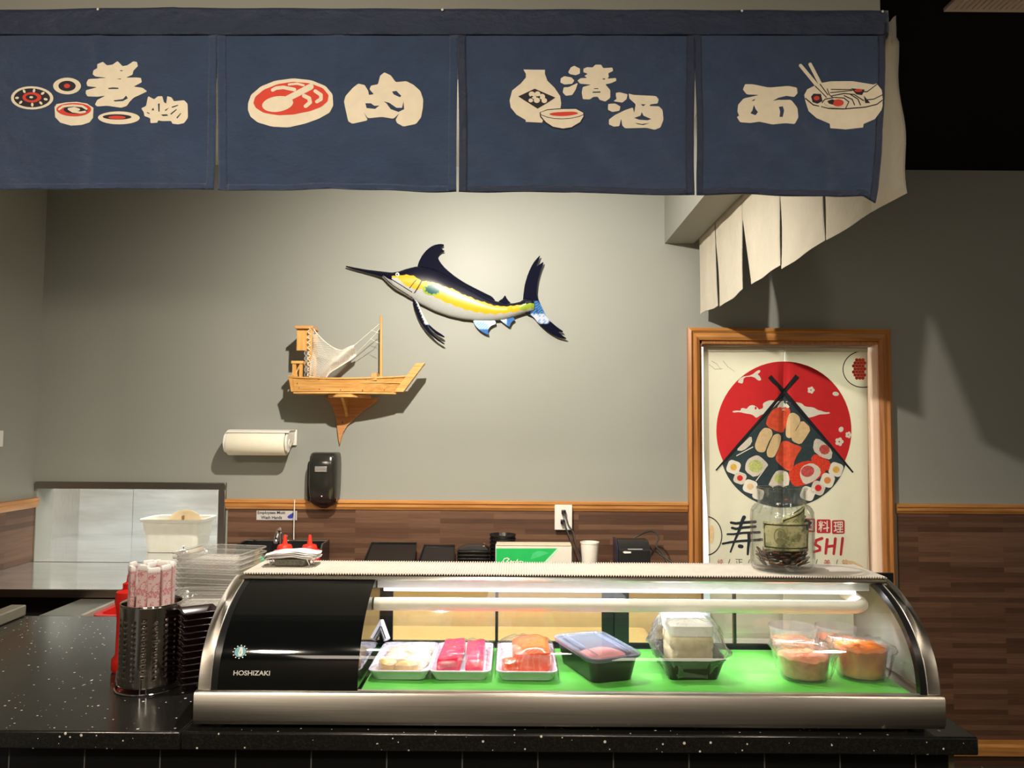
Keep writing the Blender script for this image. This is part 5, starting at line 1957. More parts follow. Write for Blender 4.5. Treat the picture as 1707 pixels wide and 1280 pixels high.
# side planks
for sgn, nm in ((-1, 'side_plank'), (1, 'side_plank')):
    mb = MB()
    rings = []
    n = 24
    for i in range(n + 1):
        t = i / n
        at_ = 192 + t * (1172 - 192)
        ab_ = 208 + t * (1068 - 208)
        bt = 622 + 14 * math.sin(t * PI) - 22 * t ** 2 - 10 * (1 - t)
        bb = 734
        w = HW(t)
        top = P3(at_, bt, sgn * w)
        bot = P3(ab_, bb, sgn * w * 0.82)
        off = Vector((0, -sgn * 0.005, 0))
        rings.append([top, top + off, bot + off, bot])
    mb.loft(rings)
    pl = obj(nm, mb, M_PINE, boat, recalc=True)
    # nails / gunwale strip
    mb = MB()
    rings = []
    for i in range(n + 1):
        t = i / n
        at_ = 192 + t * (1172 - 192)
        bt = 622 + 14 * math.sin(t * PI) - 22 * t ** 2 - 10 * (1 - t)
        w = HW(t) + 0.003
        a1 = P3(at_, bt - 6, sgn * w)
        a2 = P3(at_, bt + 7, sgn * w)
        off = Vector((0, -sgn * 0.012, 0))
        rings.append([a1, a1 + off, a2 + off, a2])
    mb.loft(rings)
    obj('gunwale', mb, M_PINE, pl, recalc=True)
    if sgn == -1:
        for a, b in ((268, 668), (280, 706), (452, 636), (452, 716), (650, 634), (630, 722), (842, 634), (812, 722), (1056, 622), (988, 720)):
            t = (a - 200) / 940.0
            p = P3(a, b, -HW(t) * (0.82 + 0.18 * (734 - b) / 110.0) - 0.0005)
            obj('nail', MB().lathe([(0.0016, 0), (0.0022, 0.001), (0.0008, 0.0018)], p, 8, M=rotx), plain('brass_nail', (0.16, 0.09, 0.04), 0.3, metal=0.8), pl)
# bottom and deck
mb = MB()
rb, rd_ = [], []
for i in range(17):
    t = i / 16
    w = HW(t)
    p = P3(230 + t * (1078 - 230), 738, 0)
    q = P3(230 + t * (1078 - 230), 752, 0)
    rb.append([p + Vector((0, -w * 0.9, 0)), p + Vector((0, w * 0.9, 0)), q + Vector((0, w * 0.9, 0)), q + Vector((0, -w * 0.9, 0))])
    d = P3(215 + t * (1150 - 215), 652, 0)
    e = P3(215 + t * (1150 - 215), 662, 0)
    rd_.append([d + Vector((0, -w * 0.93, 0)), d + Vector((0, w * 0.93, 0)), e + Vector((0, w * 0.93, 0)), e + Vector((0, -w * 0.93, 0))])
obj('bottom_board', MB().loft(rb), M_PINE, boat, recalc=True)
obj('deck', MB().loft(rd_), M_PINE, boat, recalc=True)
obj('stern_board', MB().loft([[P3(192, 600, -0.062), P3(192, 600, 0.062), P3(210, 734, 0.052), P3(210, 734, -0.052)], [P3(232, 600, -0.062), P3(232, 600, 0.062), P3(245, 734, 0.052), P3(245, 734, -0.052)]]), M_PINEZ, boat, recalc=True)
pr = [(1064, 735), (1142, 735), (1326, 488), (1248, 492)]
obj('prow_post', MB().loft([[P3(a, b, -0.016) for a, b in pr], [P3(a, b, 0.016) for a, b in pr]]), M_PINE, boat, recalc=True, bevel=0.001)


def pbox(mb, a0, a1, b0, b1, d0, d1):
    p, q = P3(a0, b1), P3(a1, b0)
    return mb.box(p.x, q.x, YC + d0, YC + d1, p.z, q.z)


mb = MB()
mast_b = P3(948, 655)
mast_t = P3(948, 82)
obj('mast', MB().tube([mast_b, mast_t], 0.0065, 14, r1=0.0045), M_PINEZ, boat)
mb = MB()
pbox(mb, 885, 930, 580, 640, -0.052, 0.052)
pbox(mb, 935, 962, 600, 655, -0.012, 0.012)
obj('mast_step', mb, M_PINE, boat)
mb = MB()
pbox(mb, 345, 385, 200, 655, -0.045, -0.037)
pbox(mb, 345, 385, 200, 655, 0.037, 0.045)
tw = obj('tower_post', mb, M_PINEZ, boat)
obj('tower_panel', pbox(MB(), 248, 345, 205, 386, -0.036, -0.028), M_PINEZ, boat)
obj('tower_roof', pbox(MB(), 240, 392, 182, 205, -0.050, 0.050), M_PINE, boat, bevel=0.001)
mb = MB()
pbox(mb, 218, 252, 500, 655, -0.050, -0.042)
pbox(mb, 218, 252, 500, 655, 0.042, 0.050)
pbox(mb, 276, 306, 495, 655, -0.05, -0.042)
obj('stern_post', mb, M_PINEZ, boat)
obj('stern_rail', pbox(MB(), 212, 312, 478, 500, -0.054, 0.054), M_PINE, boat, bevel=0.001)
br_m = MB().tube([P3(262, 640, -0.046), P3(250, 570, -0.046), P3(290, 505, -0.046)], 0.004, 6)
obj('stern_brace', br_m, M_PINE, boat)
obj('keel_strip', pbox(MB(), 250, 1075, 736, 748, -0.012, 0.012), M_PINED, boat)
# net
M_NET = plain('cream_net_cord', (0.78, 0.74, 0.64), 0.8, var=0.04)


def netp(u, v):
    # u from tower (0) to right tip (1); v from top (0) to bottom (1)
    topx, topy = 378 + 340 * u, 185 + 190 * (1 - (1 - min(1, u / 0.7)) ** 2) - (40 * max(0, (u - 0.7) / 0.3)) + 0
    botx, boty = 372 + 140 * min(1, u * 1.6) + (u > 0.62) * (u - 0.62) * 540, 612 - 200 * max(0, (u - 0.45) / 0.55) ** 1.2
    a = topx + (botx - topx) * v
    b = topy + (boty - topy) * v + 14 * math.sin(v * PI) * (1 - u)
    dy = -0.036 + 0.060 * u + 0.020 * math.sin(v * 5 + u * 4) - 0.012 * math.sin(u * 9 + v * 2)
    return P3(a, b, dy)


mb = MB()
ns = 22
for k in range(-ns, ns + 1):
    for sg in (1, -1):
        pts = []
        for q in range(0, 31):
            u = q / 30
            v = (k / ns + sg * u * 1.0) if sg == 1 else (k / ns + 1 - u)
            if 0 <= v <= 1:
                pts.append(netp(u, v))
        if len(pts) > 1:
            mb.tube(pts, 0.0008, 3, False)
net = obj('net', mb, M_NET, boat, smooth=False)
mb = MB()
mb.tube([netp(k / 20, 0) for k in range(21)], 0.0022, 6)
mb.tube([netp(k / 20, 1) for k in range(21)], 0.0016, 6)
mb.tube([P3(360 + 14 * math.sin(k * 1.9), 200 + 410 * k / 30, -0.05) for k in range(31)], 0.0018, 5)
for k in range(5):
    cx_, cy_ = 336, 412 + 46 * k
    mb.tube([P3(cx_ + 14 * math.cos(q * PI / 6), cy_ + 20 * math.sin(q * PI / 6), -0.05) for q in range(13)], 0.0008, 3, False)
obj('net_edge_cord', mb, M_NET, net)
mb = MB()
mb.tube([netp(1, 0), P3(935, 152, 0)], 0.0010, 4)
mb.tube([netp(0.97, 0.8), P3(900, 240, 0), P3(935, 190, 0)], 0.0008, 4)
mb.tube([P3(862, 205, 0.002), P3(935, 232, 0)], 0.0007, 4)
mb.tube([P3(855, 278, 0.003), P3(935, 318, 0)], 0.0007, 4)
obj('rigging_cord', mb, M_NET, net)
# bracket
bz = S7(640, 752, YC).z - 0.002
bk = thing('wall_bracket', (bpt.x, BY, S7(595, 1185, BY).z), 'small wooden wall shelf bracket with a pointed tail holding the model boat', 'wall bracket')
wl_ = [(462, 776), (935, 782), (905, 815), (860, 850), (790, 900), (722, 960), (660, 1020), (625, 1080), (606, 1130), (594, 1188), (583, 1130), (572, 1040), (562, 960), (540, 880), (505, 810)]
BB = lambda a, b, Y: S7(a, b, Y)
mb = MB().loft([[BB(a, b, BY - 0.014) for a, b in wl_], [BB(a, b, BY - 0.014) + Vector((0, 0.013, 0)) for a, b in wl_]])
bbd = obj('back_board', mb, M_PINED, bk, recalc=True, bevel=0.001)
p = BB(618, 994, BY - 0.015)
obj('screw', MB().lathe([(0.0028, 0), (0.0022, 0.0012), (0.0004, 0.0015)], p, 10, M=rotx), M_BLACKM, bbd)
xs0, xs1 = S7(300, 760, YC).x, S7(1090, 760, YC).x
xm_ = S7(700, 780, BY).x
sh = []
for k in range(17):
    a = PI * k / 16
    sh.append((xm_ - 0.085 * math.cos(a) * 1.0 + (-0.0) , BY - 0.014 - 0.165 * math.sin(a) ** 0.7))
mb = MB().loft([[Vector((x, y, bz - 0.012)) for x, y in sh], [Vector((x, y, bz)) for x, y in sh]])
obj('shelf', mb, M_PINE, bk, recalc=True)
st_ = []
for k in range(9):
    t = k / 8
    st_.append((BY - 0.013 - (1 - t) ** 1.6 * 0.10, bz - 0.012 - t * 0.082))
xk = S7(640, 850, BY - 0.05).x
rings = [[Vector((x, y, z)) for y, z in st_] + [Vector((x, BY - 0.013, bz - 0.012))] for x in (xk - 0.006, xk + 0.006)]
obj('strut', MB().loft(rings), M_PINE, bk, recalc=True)

# ================================================================== PAPER TOWEL HOLDER
S8 = lambda a, b, Y: WY(350 + a / 6.565, 690 + b / 6.565, Y)
TY_ = BY - 0.085
pL, pR = S8(205, 330, TY_), S8(835, 345, TY_)
rz_ = S8(500, 320, TY_).z
RR = 0.050
th_ = thing('paper_towel_holder', ((pL.x + pR.x) / 2, BY, rz_), 'white plastic paper towel holder mounted on the wall left of the soap dispenser', 'holder')
topz = S8(500, 178, BY - 0.06).z
bp = MB().box(pL.x - 0.002, pR.x + 0.022, BY - 0.012, BY - 0.001, rz_ - 0.01, topz + 0.004)
obj('back_plate', bp, M_WHITE, th_, bevel=0.003)
mb = MB()
n = 14
rings = []
for x in (pL.x, pR.x + 0.018):
    ring = [Vector((x, BY - 0.012, topz + 0.004))] + [Vector((x, TY_ - (RR + 0.006) * math.sin(a), rz_ + (RR + 0.006) * math.cos(a))) for a in [PI * 0.2 * k / n for k in range(n + 1)]]
    ring += [Vector((x, TY_ - (RR + 0.003) * math.sin(a), rz_ + (RR + 0.003) * math.cos(a))) for a in [PI * 0.2 * (n - k) / n for k in range(n + 1)]] + [Vector((x, BY - 0.012, topz + 0.0005))]
    rings.append(ring)
# rounded hood over the roll
obj('hood', MB().loft(rings), M_WHITE, th_, recalc=True)
for x0_, nm in ((pL.x - 0.008, 'arm'), (pR.x + 0.006, 'arm')):
    arm = [(BY - 0.010, topz + 0.004), (TY_ + 0.01, topz + 0.0035), (TY_ - RR * 0.7, rz_ + RR * 0.72), (TY_ - RR * 0.98, rz_ + RR * 0.1), (TY_ - RR * 0.75, rz_ - RR * 0.6), (TY_ - RR * 0.25, rz_ - RR * 0.82), (TY_ + RR * 0.2, rz_ - RR * 0.45), (TY_ + RR * 0.65, rz_ - 0.005), (BY - 0.010, rz_ + 0.012)]
    arm = smoothp(arm, 2)
    obj(nm, MB().loft([[(x, y, z) for y, z in arm] for x in (x0_, x0_ + 0.008)]), M_WHITE, th_, recalc=True, bevel=0.001)
    if x0_ > pL.x:
        obj('hub', MB().lathe([(0.018, 0), (0.017, 0.003), (0.010, 0.003), (0.009, 0.001), (0.001, 0.001)], (x0_ + 0.008, TY_, rz_), 24, M=Matrix.Rotation(PI / 2, 3, 'Y')), plain('cream_hub', (0.70, 0.66, 0.56), 0.4), th_)
pr_ = MB()
Mx = Matrix.Rotation(PI / 2, 3, 'Y')
L_ = pR.x - pL.x
pr_.lathe([(0.020, 0), (RR * 0.98, 0), (RR, 0.002), (RR, L_ - 0.002), (RR * 0.98, L_), (0.020, L_)], (pL.x + 0.002, TY_, rz_), 40, False, False, M=Mx)
pr_.lathe([(0.020, 0), (0.020, L_)], (pL.x + 0.002, TY_, rz_), 24, False, False, M=Mx)
tag(obj('paper_towel_roll', pr_, plain('cream_paper_towel', (0.80, 0.75, 0.60), 0.9, var=0.02, bmp=0.2, bscale=300)), 'cream paper towel roll held in the white wall holder', 'paper towel')

# ================================================================== SOAP DISPENSER
dpx, dY = 0, BY - 0.002
cx_ = S8(1245, 700, BY - 0.06).x
zz = lambda b: S8(1245, b, BY - 0.06).z
sd = thing('soap_dispenser', (cx_, BY, zz(1035)), 'dark wall-mounted soap dispenser with a small silver plate above the wooden rail', 'soap dispenser')
W_ = (1405 - 1090) / 6.565 * 3.2 / F
rings = []
for b, wf, dp in ((420, 0.80, 0.070), (432, 0.92, 0.088), (470, 0.97, 0.100), (560, 1.0, 0.105), (760, 1.0, 0.105), (880, 0.97, 0.098), (930, 0.93, 0.088)):
    z = zz(b)
    w = W_ * wf
    ring = []
    for k in range(17):
        a = PI * k / 16
        ex = 0.42
        ring.append(Vector((cx_ - w / 2 * math.copysign(abs(math.cos(a)) ** ex, math.cos(a)), BY - 0.020 - (dp - 0.02) * abs(math.sin(a)) ** ex, z)))
    ring = [Vector((cx_ - w / 2, BY - 0.002, z))] + ring + [Vector((cx_ + w / 2, BY - 0.002, z))]
    rings.append(ring)
M_SOAP = plain('smoky_black_plastic', (0.020, 0.020, 0.017), 0.18, spec=0.6)
obj('cover', MB().loft(rings), M_SOAP, sd, recalc=True, angle=50)
rings = []
for b, wf, dp in ((925, 0.94, 0.088), (960, 0.92, 0.082), (1000, 0.62, 0.068), (1034, 0.20, 0.055)):
    z = zz(b)
    w = W_ * wf
    rings.append([Vector((cx_ - w / 2, BY - 0.002, z)), Vector((cx_ - w / 2, BY - dp * 0.8, z)), Vector((cx_ - w / 2 * 0.7, BY - dp, z)), Vector((cx_ + w / 2 * 0.7, BY - dp, z)), Vector((cx_ + w / 2, BY - dp * 0.8, z)), Vector((cx_ + w / 2, BY - 0.002, z))])
obj('push_lever', MB().loft(rings), plain('wine_black_plastic', (0.030, 0.010, 0.010), 0.2), sd, recalc=True)
obj('side_shell', MB().loft([[Vector((cx_ - W_ / 2 - 0.010 * k, BY - y_, z_)) for y_, z_ in ((0.002, zz(520)), (0.05, zz(520)), (0.062, zz(560)), (0.062, zz(900)), (0.05, zz(960)), (0.002, zz(960)))] for k in (0, 1)]), M_SOAP, sd, recalc=True, bevel=0.004)
a0, a1 = S8(1150, 572, BY - 0.106), S8(1278, 634, BY - 0.106)
plt = obj('name_plate', MB().box(a0.x, a1.x, BY - 0.1095, BY - 0.104, a1.z, a0.z), plain('silver_plate', (0.55, 0.53, 0.50), 0.3, metal=0.7), sd, bevel=0.0008)
obj('plate_marks', MB().box(a0.x + 0.004, a1.x - 0.004, BY - 0.1100, BY - 0.1094, (a0.z + a1.z) / 2 - 0.002, (a0.z + a1.z) / 2 + 0.002), plain('grey_marks', (0.2, 0.19, 0.17), 0.5), plt)
p = S8(1222, 900, BY - 0.10)
obj('drop_mark', MB().lathe([(0.0035, 0), (0.003, 0.001), (0.0004, 0.0012)], (p.x, BY - 0.0995, p.z), 4, M=rotx), M_LOGO, sd)

# ================================================================== SIGN, OUTLET, SWITCH
WP = BY - 0.0075
sA, sB = WY(428, 851, WP), WY(495, 867, WP)
sign = thing('wash_hands_sign', (sA.x, WP, sB.z), 'white sign reading Employees Must Wash Hands on the wood panelling above the sink', 'sign')
obj('plate', MB().box(sA.x, sB.x, WP - 0.0015, WP, sB.z, sA.z), plain('pale_sign_plate', (0.52, 0.50, 0.48), 0.4, var=0.03), sign)
ws = lambda a, b, lift=0.0: WY(a, b, WP - 0.0022 - lift)
M_INK = plain('black_ink', (0.01, 0.01, 0.015), 0.5)
text_on('lettering', 'Employees Must', M_INK, sign, 429.5, 851.8, 475.5, 858.2, ws, 0, 0.02)
text_on('lettering', 'Wash Hands', M_INK, sign, 435, 859.8, 470, 865.2, ws, 0, 0.02)
decal('hand_pictogram', plain('blue_ink', (0.03, 0.04, 0.35), 0.5), sign, [[(480, 860), (484, 857), (488, 855), (488.5, 853), (490, 856), (489, 861), (487, 864), (481, 864), (479, 862)]], ws, [], 0, 0)
obj('edge_bar', MB().box(WY(492, 851, WP).x, WY(492.6, 851, WP).x, WP - 0.002, WP - 0.0015, sB.z, sA.z), M_INK, sign)

oA, oB = WY(924.5, 841, BY - 0.02), WY(953.5, 883, BY - 0.02)
ol = thing('wall_outlet', ((oA.x + oB.x) / 2, BY, oB.z), 'white wall outlet with two black plugs, set over the wooden rail', 'outlet')
obj('cover_plate', MB().box(oA.x, oB.x, BY - 0.030, BY - 0.0245, oB.z, oA.z), M_WHITE, ol, bevel=0.002)
obj('outlet_box', MB().box(oA.x + 0.006, oB.x - 0.006, BY - 0.0245, BY - 0.0065, oB.z + 0.006, oA.z - 0.026), M_WHITE, ol)
swA = WY(-6, 718, 2.98)
sp_z0, sp_z1 = WZ, WZ
y_a = -LX  # switch on the left wall
rr = ray(2, 731)
tt = LX / rr.x
sy_ = rr.y * tt
szc = EYE + rr.z * tt
sw = thing('light_switch', (LX, sy_ - 0.033, szc), 'white light switch plate on the left wall at the picture edge', 'switch')
obj('switch_plate', MB().box(LX, LX + 0.006, sy_ - 0.066, sy_ + 0.004, szc - 0.032, szc + 0.032), M_WHITE, sw, bevel=0.0015)
obj('rocker', MB().box(LX + 0.006, LX + 0.009, sy_ - 0.045, sy_ - 0.018, szc - 0.018, szc + 0.018), M_WHITE, sw, bevel=0.001)
# ceiling vent, top right
q = WZ(1572, 13, CEIL)
vt = thing('ceiling_vent', (q.x + 0.4, q.y - 0.3, CEIL), 'beige slatted ceiling vent in the black ceiling at the top right', 'ceiling vent')
obj('vent_frame', MB().box(q.x, q.x + 0.9, q.y - 0.62, q.y, CEIL - 0.012, CEIL - 0.001), plain('beige_vent', (0.72, 0.62, 0.52), 0.5), vt, bevel=0.002)
mb = MB()
for k in range(58):
    x = q.x + 0.02 + k * 0.015
    mb.box(x, x + 0.006, q.y - 0.60, q.y - 0.02, CEIL - 0.0165, CEIL - 0.0125)
obj('slats', mb, plain('beige_vent', (0.72, 0.62, 0.52), 0.5), vt)
# ================================================================== DOORWAY CURTAIN
CY_ = BY + 0.055
CL = [(560, 1172), (750, 1173), (820, 1177), (850, 1179), (900, 1181), (1010, 1184)]
CRr = 1446
M_CURT = fabric('cream_door_cotton', srgb(226, 222, 204), 0.85, 0.12, 0.03, transl=0.4)
cur = thing('doorway_noren_curtain', (WY(1308, 600, CY_).x, CY_, WY(1308, 573, CY_).z), 'cream doorway noren with a red sun and sushi print in the oak door frame', 'curtain')
mid = 1308.0


def csurf(px, py, lift=0.0):
    p = WY(px, py, CY_)
    t = max(0, (py - 600) / 400.0)
    g = 0.012 * math.exp(-((px - mid) / 7.0) ** 2) * min(1, max(0, (py - 590) / 40.0))
    y = CY_ - 0.004 * math.sin(px * 0.055 + 1) * (0.3 + t) - 0.002 * math.sin(px * 0.13 + py * 0.01) * t + g
    return Vector((p.x, y - lift, p.z))


def left_edge(py):
    return interp(CL, py)


for k in range(2):
    def fn(u, v, k=k):
        py = 573 + v * (1120 - 573)
        a, b = (left_edge(py), mid - 0.3) if k == 0 else (mid + 0.3, CRr + 2.0 * math.sin(v * 3))
        return csurf(a + (b - a) * u, py)
    pnl = obj('panel', MB().grid(fn, 70, 110), M_CURT, cur, solid=0.001, angle=80)
    hm = MB().grid(lambda u, v, fn=fn: fn(u, v * 0.025) + Vector((0, -0.0035, 0)), 60, 2)
    obj('top_hem', hm, M_CURT, pnl, solid=0.001, angle=80)
    if k == 0:
        cl_ = pnl
    else:
        cr_ = pnl
obj('curtain_rod', MB().tube([WY(1167, 576, CY_) , WY(1465, 577, CY_)], 0.006, 10), M_WHITE, cur)

C8 = lambda a, b, lift=0.0: csurf(1180 + a / 5.119, 590 + b / 5.119, lift)
C7 = lambda a, b, lift=0.0: csurf(1160 + a / 5.69, 760 + b / 5.69, lift)
CI = lambda a, b, lift=0.0: csurf(a, b, lift)
RED1 = plain('sun_red_print', srgb(214, 36, 40), 0.85, var=0.04)
TEALD = plain('dark_slate_print', srgb(44, 62, 66), 0.85, var=0.12, nscale=60)
BLK = plain('chopstick_black_print', srgb(24, 26, 30), 0.85)
WHP = plain('white_print', srgb(234, 230, 214), 0.85, var=0.03)
SAL = plain('salmon_print', srgb(226, 84, 52), 0.85, var=0.18, nscale=55)
SHR = plain('shrimp_print', srgb(228, 198, 148), 0.85, var=0.08, nscale=70)
ROEP = plain('roe_print', srgb(222, 62, 34), 0.85, var=0.25, nscale=150)
GRNP = plain('cucumber_print', srgb(190, 200, 120), 0.85, var=0.25, nscale=120)
YELP = plain('yellow_filling_print', srgb(226, 180, 70), 0.85, var=0.2, nscale=120)
PNKP = plain('crab_print', srgb(196, 80, 76), 0.85, var=0.3, nscale=120)
RICE = plain('rice_print', srgb(216, 208, 192), 0.85, var=0.08, nscale=120)
CRIM = plain('crimson_print', srgb(190, 44, 56), 0.85, var=0.06)
q0 = 0.0022
R0 = lambda n: q0 + n * 0.0004
sunc = (648, 655, 576, 592)
sun = ell(*sunc, 72)
decal('sun_print', RED1, cur, [sun], C8, [], 26, R0(0))
cloud = [(330, 470), (350, 442), (385, 435), (420, 455), (432, 475), (470, 462), (465, 420), (520, 395), (560, 396), (600, 405), (640, 400), (700, 405), (760, 412), (800, 420), (830, 450), (900, 455), (935, 478), (965, 485), (1000, 498), (1035, 495), (1040, 508), (1000, 514), (950, 515), (900, 535), (850, 545), (800, 520), (700, 480), (600, 480), (480, 510), (450, 520), (410, 548), (392, 530), (370, 515), (320, 508), (270, 495), (215, 500), (208, 488), (240, 482), (280, 485), (280, 465), (300, 460)]
decal('cloud_print', WHP, cur, [smoothp(cloud)], C8, [ell(405, 462, 9, 12)], 26, R0(1))
arc = []
for k in range(41):
    a = math.radians(-26 + (206 + 26 - 0) * 0 + k * (180 + 52) / 40.0 - 0)
    arc.append(a)
# dark board: apex, right rim, bottom arc, left rim
a0, a1 = math.atan2((945 - 655) / 592, (1172 - 648) / 576), math.atan2((935 - 655) / 592, (122 - 648) / 576)
a0, a1 = math.radians(14), math.radians(166)
bot = [(648 + 545 * math.cos(a0 + (a1 - a0) * k / 40), 800 + 512 * math.sin(a0 + (a1 - a0) * k / 40)) for k in range(41)]
decal('board_print', TEALD, cur, [[(655, 345)] + bot], C8, [], 26, R0(2))
decal('branch_print', WHP, cur, [smoothp(q) for q in ([(250, 240), (285, 195), (370, 182), (425, 137), (447, 140), (440, 160), (420, 172), (440, 190), (455, 222), (430, 230), (385, 192), (305, 198), (298, 252), (275, 250)],)], C8, [], 26, R0(1))


def flower(cx, cy, r):
    return [ell(cx + r * 0.6 * math.cos(2 * PI * k / 5), cy + r * 0.6 * math.sin(2 * PI * k / 5), r * 0.45, r * 0.45, 10) for k in range(5)]


decal('blossom_print', WHP, cur, flower(878, 308, 30), C8, [ell(878, 308, 6, 6, 8)], 0, R0(1))
decal('blossom_print', WHP, cur, flower(1118, 748, 36), C8, [ell(1118, 748, 6, 6, 8)], 0, R0(1))
decal('blossom_print', WHP, cur, flower(1198, 690, 28), C8, [ell(1198, 690, 5, 5, 8)], 0, R0(1))
decal('petal_print', WHP, cur, [ell(1088, 340, 28, 18, 16, 0.15)], C8, [], 0, R0(1))
decal('petal_print', WHP, cur, [ell(1133, 643, 20, 24, 16, 0.5)], C8, [], 0, R0(1))
# food
decal('rice_wrap_print', WHP, cur, [smoothp([(588, 452), (630, 400), (650, 395), (700, 448), (690, 462), (600, 460)])], C8, [], 26, R0(3))
decal('salmon_nigiri_print', SAL, cur, [smoothp([(592, 452), (692, 455), (708, 500), (680, 590), (655, 670), (600, 668), (490, 612), (500, 550), (545, 480)])], C8, [], 26, R0(4))
decal('salmon_nigiri_print', SAL, cur, [smoothp([(680, 740), (720, 765), (795, 788), (798, 810), (745, 890), (725, 985), (690, 1002), (600, 935), (570, 890), (600, 820), (632, 745)])], C8, [], 26, R0(4))
decal('shrimp_nigiri_print', SHR, cur, [smoothp(q, 2) for q in ([(440, 665), (480, 625), (540, 640), (552, 690), (520, 740), (500, 790), (480, 840), (420, 835), (392, 790), (415, 720)],)], C8, [], 26, R0(5))
decal('shrimp_nigiri_print', SHR, cur, [smoothp(q, 2) for q in ([(555, 690), (600, 678), (628, 700), (620, 760), (590, 830), (560, 885), (505, 880), (495, 830), (520, 770)],)], C8, [], 26, R0(5))
decal('shrimp_nigiri_print', SHR, cur, [smoothp(q, 2) for q in ([(690, 510), (730, 498), (780, 530), (790, 580), (750, 640), (735, 690), (700, 722), (668, 705), (672, 610)],)], C8, [], 26, R0(5))
decal('shrimp_nigiri_print', SHR, cur, [smoothp(q, 1) for q in ([(800, 558), (880, 635), (830, 720), (790, 775), (720, 745), (710, 705), (760, 640)],)], C8, [], 26, R0(5))
decal('board_line_print', WHP, cur, stroke([(245, 868), (380, 793)], 4) , C8, [], 0, R0(3))
decal('board_line_print', WHP, cur, stroke([(408, 1080), (500, 955)], 4), C8, [], 0, R0(3))
decal('cucumber_roll_print', RICE, cur, [smoothp([(405, 862), (440, 870), (512, 938), (505, 960), (400, 1060), (315, 1000), (318, 940), (340, 895)])], C8, [], 26, R0(4))
decal('cucumber_filling_print', GRNP, cur, [ell(402, 955, 62, 52, 20)], C8, [], 26, R0(5))
decal('cucumber_roll_print', RICE, cur, [smoothp([(588, 990), (680, 998), (700, 1060), (690, 1135), (505, 1135), (550, 1040)])], C8, [], 26, R0(4))
decal('cucumber_filling_print', GRNP, cur, [ell(612, 1060, 48, 42, 20)], C8, [], 26, R0(5))
decal('cucumber_roll_print', RICE, cur, [smoothp([(368, 692), (376, 760), (300, 828), (238, 822), (300, 760)])], C8, [], 26, R0(4))
decal('roe_roll_print', ROEP, cur, [smoothp([(700, 985), (770, 928), (880, 905), (965, 960), (1010, 1003), (940, 1060), (900, 1090), (800, 1125), (730, 1130), (688, 1050)])], C8, [], 26, R0(4))
decal('roe_roll_rice_print', RICE, cur, [smoothp([(800, 960), (880, 925), (950, 965), (962, 1025), (900, 1085), (820, 1118), (780, 1030)])], C8, [], 26, R0(5))
decal('crab_filling_print', PNKP, cur, [ell(848, 1000, 56, 48, 20, -0.3)], C8, [], 26, R0(6))
decal('roe_roll_print', ROEP, cur, [smoothp([(868, 905), (905, 850), (950, 870), (1050, 922), (1025, 1005), (940, 960)])], C8, [], 26, R0(5))
decal('crab_roll_print', RICE, cur, [smoothp([(905, 720), (960, 730), (1060, 825), (1048, 905), (960, 880), (890, 820)])], C8, [], 26, R0(6))
decal('crab_filling_print', PNKP, cur, [ell(990, 815, 46, 42, 10, 0.3)], C8, [], 26, R0(7))
for (cx, cy, r, mat_) in ((218, 965, 60, YELP), (272, 1058, 54, RED1), (357, 1130, 60, SHR), (425, 1195, 50, None), (1088, 985, 62, YELP), (1015, 1077, 62, plain('orange_filling_print', srgb(224, 140, 70), 0.85)), (937, 1142, 62, RED1), (850, 1190, 62, None)):
    decal('maki_roll_print', WHP if mat_ is not RED1 else RICE, cur, [rr2 for rr2 in [[(p.x, p.y) for p in rrect(cx, cy, r * 1.85, r * 1.85, r * 0.55, 0, 0.35)]]], C8, [], 26, R0(5))
    if mat_:
        decal('maki_filling_print', mat_, cur, [ell(cx, cy, r * 0.46, r * 0.46, 14)], C8, [], 0, R0(6))
decal('chopstick_print', BLK, cur, [[(62, 990), (630, 322), (745, 174), (776, 200), (668, 330), (72, 997)]], C8, [], 26, R0(8))
decal('chopstick_print', BLK, cur, [[(1242, 1006), (680, 330), (537, 180), (508, 206), (642, 345), (1231, 1015)]], C8, [], 26, R0(8))
# bowls at the edges
bw = ell(1438.5, 615.5, 34.5, 31, 40)
bi = ell(1438.5, 615.5, 33, 29.4, 40)
decal('roe_bowl_outline_print', BLK, cur, [clipx(bw, 1446)], CI, [clipx(bi, 1447)], 5, R0(1))
eggs = [ell(1433 + dx + (dy % 2) * 2.6, 600 + dy * 5.0, 2.9, 2.9, 12) for dy in range(7) for dx in (-10.5, -5.2, 0, 5.2) if not (dy in (0, 6) and dx < -6)]
decal('roe_print', ROEP, cur, eggs, CI, [], 0, R0(3))
bw = ell(1177, 893, 27, 33, 40)
bi = ell(1177, 893, 25.4, 31.2, 40)
decal('salmon_bowl_outline_print', BLK, cur, [clipx(bw, 1180.5, False)], CI, [clipx(bi, 1180, False)], 5, R0(1))
decal('salmon_slice_print', SHR, cur, [smoothp([(1181, 876), (1189, 875), (1190, 895), (1187, 905), (1181, 905)])], CI, [], 5, R0(3))
decal('shrimp_tail_print', SHR, cur, stroke([(1405, 936), (1420, 937), (1436, 945)], 2.4), CI, [], 0, R0(1))
